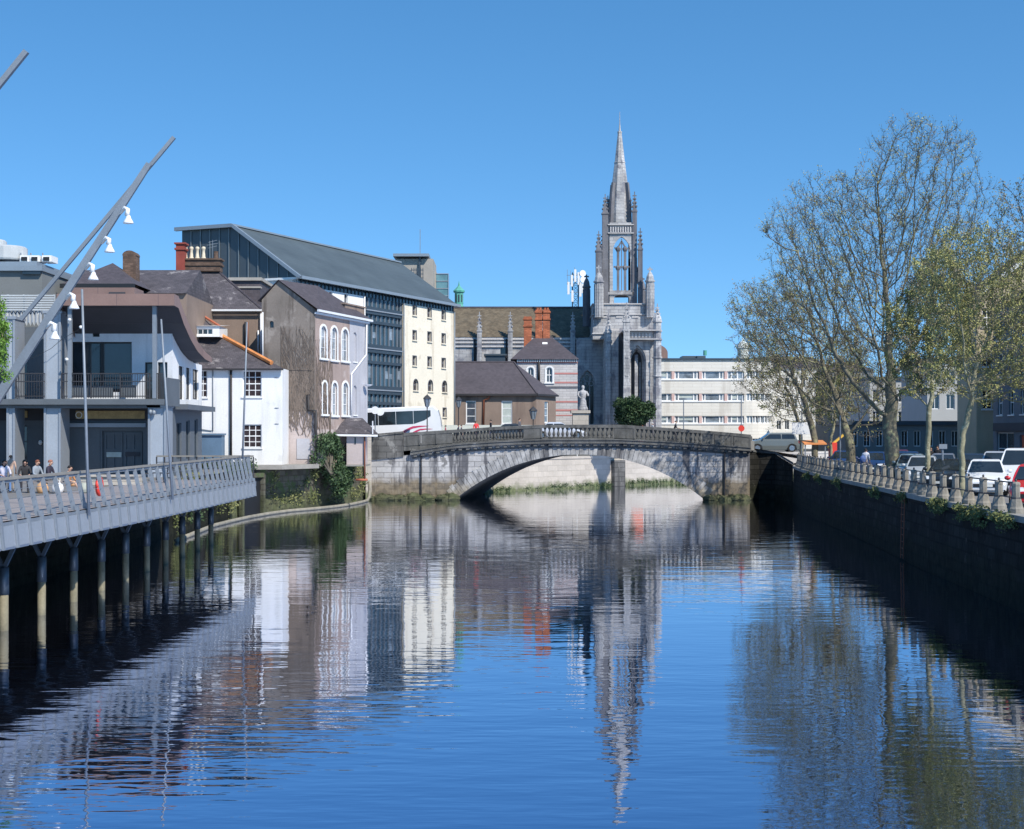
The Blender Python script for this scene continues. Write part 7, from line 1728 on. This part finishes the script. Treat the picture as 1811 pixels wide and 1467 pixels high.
tree('slim young tree with sunlit trunk between the tallest tree and the nearest one', 'young_tree', 1640, 70, QZ,
     [(1660,560,70,110,0),(1635,660,55,60,0),(1600,600,45,65,0)], 1500, 2.7, .13, 'bark_young', ('leaf_olive','leaf_yellow','bud'), 24000, .055, 16, step=.30, twigs=2, twig_len=.36, twigm='twig_green', kill=.42, infl=2.5)
tree('nearest young tree with yellow green spring leaves at the right edge', 'young_tree', 1703, 59, QZ,
     [(1705,510,85,120,0),(1775,540,85,120,0),(1735,650,100,70,0),(1815,630,65,90,-.6),(1650,500,35,70,.5)], 3000, 2.8, .12, 'bark_young', ('leaf_yellow','leaf_olive','leaf_yellow','bud'), 30000, .040, 17, step=.24, twigs=2, twig_len=.32, twigm='twig_green', kill=.36, infl=2.5)
tree('bare crowned tree reaching in from beyond the right edge', 'plane_tree', 1880, 76, QZ,
     [(1800,400,60,80,0),(1850,480,90,110,0),(1785,500,55,60,0)], 1800, 4.5, .24, 'bark', ('bud','leaf_olive'), 6000, .055, 18, step=.38, twigs=2, kill=.52, infl=3)
tree('leafy bright green tree at the left edge beside the light mast', 'young_tree', -26, 47, LZ+.004,
     [(-28,590,34,80,0),(-8,660,22,28,0),(-12,600,22,36,0)], 420, 1.8, .08, 'bark_young', ('leaf_bright',), 9000, .045, 19, step=.22, twigs=2, twig_len=.22, twigm='twig_green', kill=.28, infl=2)

def leafmass(mb, c, r, n, s, rnd, shell=.35):
    c = Vector(c); r = Vector(r)
    for _ in range(n):
        while True:
            d = Vector((rnd.gauss(0,1),rnd.gauss(0,1),rnd.gauss(0,1)))
            if d.length > .1: break
        d.normalize(); k = 1-shell*rnd.random()**1.5; leafquad(mb, c+Vector((d.x*r.x,d.y*r.y,d.z*r.z))*k, s, rnd)
def bush(label, name, cat, base, blobs, n, s, m_, seed, stems=5):
    rnd = random.Random(seed); root = thing(name, label, cat, base); mb = MB(); base = Vector(base)
    vol = [b[1][0]*b[1][2] for b in blobs]; tot = sum(vol); st = MB()
    for (c, r), v_ in zip(blobs, vol):
        leafmass(mb, c, r, int(n*v_/tot), s, rnd, .55); st.tube([base, base.lerp(Vector(c),.5)+Vector((rnd.uniform(-.2,.2),0,.1)), Vector(c)], [.08,.05,.02], 5)
        inner = MB()
    mb.build('leaves', M[m_] if isinstance(m_, str) else [M[q] for q in m_], root); st.build('stem', M['twig'], root); return root
Y = 150; rnd = random.Random(5); bl = []
for i in range(26):
    a = rnd.uniform(0, 6.28); k = rnd.uniform(.35,1); px = 1117+30*k*math.cos(a); py = 728+20*k*math.sin(a); bl.append(((WX(px,Y),Y+rnd.uniform(-1.3,1.3),WZ(py,Y)),(.85,.85,.62)))
bl.append(((WX(1117,Y),Y,WZ(735,Y)),(1.8,1.6,1.6)))
bush('dense dark green round evergreen in front of the church portal', 'evergreen_bush', 'bush', (WX(1117,Y),Y,3.2), bl, 9000, .15, 'leaf_dark', 5)
# ivy bush hanging on the bank below the gabled house
bl = []
for i in range(44):
    t = rnd.random(); px = 582+rnd.gauss(0,8)+t*30; py = 780+t*88+rnd.gauss(0,5); Yy = 106.1+max(0,px-557)/93*9.5+rnd.uniform(-.5,.2); bl.append(((WX(px,Yy)-.0,Yy,max(.5,WZ(py,Yy))),(.62,.55,.75)))
bush('dark green ivy bush tumbling from the gabled house down to the water', 'ivy_bush', 'bush', (-13.4,108.4,2.6), bl, 14000, .10, 'leaf_ivy', 6)
# bank growth, uncountable
mb = MB(); rnd = random.Random(8); ln = [Vector(p) for p in LB[3:]]
for (a, b) in zip(ln, ln[1:]):
    d = (b-a); n_ = Vector((d.y,-d.x)).normalized(); k = int(d.length*1.5)
    for _ in range(k):
        t = rnd.random(); q = a+d*t
        if 99 < q.y < 102.5: continue
        z = rnd.uniform(.5,3.1); c = Vector((q.x+n_.x*.15,q.y+n_.y*.15,z)); hgt = rnd.uniform(.3,.8)
        mb.cur = rnd.choice((0,0,1,1,2)); leafmass(mb, c, (rnd.uniform(.3,.8),rnd.uniform(.3,.7),hgt), int(150*hgt), .085, rnd, .8)
tag(mb.build('bank_vegetation', [M['leaf_bank'],M['leaf_olive'],M['leaf_ivy']]), 'weeds and creepers covering the left bank wall', 'vegetation', kind='stuff')
mb = MB()
for _ in range(60):
    px = rnd.uniform(360,452); c = Vector((WX(px,100.5),rnd.uniform(98.5,101.5)-2,0)); c.z = WZ(822-abs(rnd.gauss(0,1))*5,98.5)-.3; mb.cur = rnd.choice((0,1)); leafmass(mb, c, (.45,.4,.4), 60, .09, rnd, .9)
tag(mb.build('weed_patch', [M['leaf_bank'],M['leaf_ivy']]), 'weeds growing at the foot of the white house yard', 'vegetation', kind='stuff')
# weed line on far quay foot and tufts on the right quay edge
mb = MB(); f = Fac(LB2[1], LB2[2])
for _ in range(110): t = rnd.uniform(.2,f.L-.2); c = f.pt(t, rnd.uniform(.1,.5), 1.08 if t < f.t(1066) and t > f.t(905) else .1); c.z += .9 if False else 0; leafmass(mb, c, (.35,.12,.28), 30, .07, rnd, .9)
tag(mb.build('water_weed', M['leaf_ivy']), 'green weed along the foot of the pale far wall', 'vegetation', kind='stuff')
mb = MB()
for Yt in (46,47.2,49.5,50.5,52,55.5,56.5,63.5,71,84,93,101):
    x = interp([(p[1],p[0]) for p in RB], Yt)
    for _ in range(12): leafmass(mb, (x+rnd.uniform(-.3,.02),Yt+rnd.uniform(-.8,.8),RZ-.02-abs(rnd.gauss(0,.2))), (.2,.4,.17), 42, .05, rnd, .9)
tag(mb.build('quay_weeds', M['leaf_bank']), 'weeds sprouting from the quay wall edge below the bollards', 'vegetation', kind='stuff')
# dead vines on the gabled house
mb = MB(); rnd = random.Random(21)
def vine(f, t, z, n, drift, tmin, tmax, zmax, lift=.03):
    pts = []; a = rnd.uniform(-.3,.3)
    for i in range(n):
        pts.append(f.pt(t, z, lift)); a = a*.7+rnd.uniform(-.35,.35); t = min(tmax, max(tmin, t+a*.35+drift)); z += rnd.uniform(.18,.4)
        if z > zmax: break
    if len(pts) > 2: mb.tube(pts, [max(.008,.028*(1-i/len(pts))) for i in range(len(pts))], 4, cap=False)
for i in range(150): t0 = rnd.uniform(1.7,GF.L-.1); vine(GF, t0, rnd.uniform(5.2,9.5), rnd.randrange(8,26), rnd.uniform(-.05,.05), 1.4, GF.L-.05, 13.4)
for i in range(60): t0 = rnd.uniform(.1,2.2); vine(GS, t0, rnd.uniform(5.5,9.5), rnd.randrange(8,24), -.02, .05, 4.5, 12.5)
for i in range(14): vine(GS, GS.t(583)+rnd.uniform(-.12,.12), rnd.uniform(5.4,6.5), rnd.randrange(16,30), 0, GS.t(583)-.45, GS.t(583)+.45, 13)
tag(mb.build('dead_vine', M['vine']), 'leafless brown creeper spread over the gabled house corner', 'climbing plant')
for o in list(bpy.data.objects):
    if 'abs' in o: del o['abs']
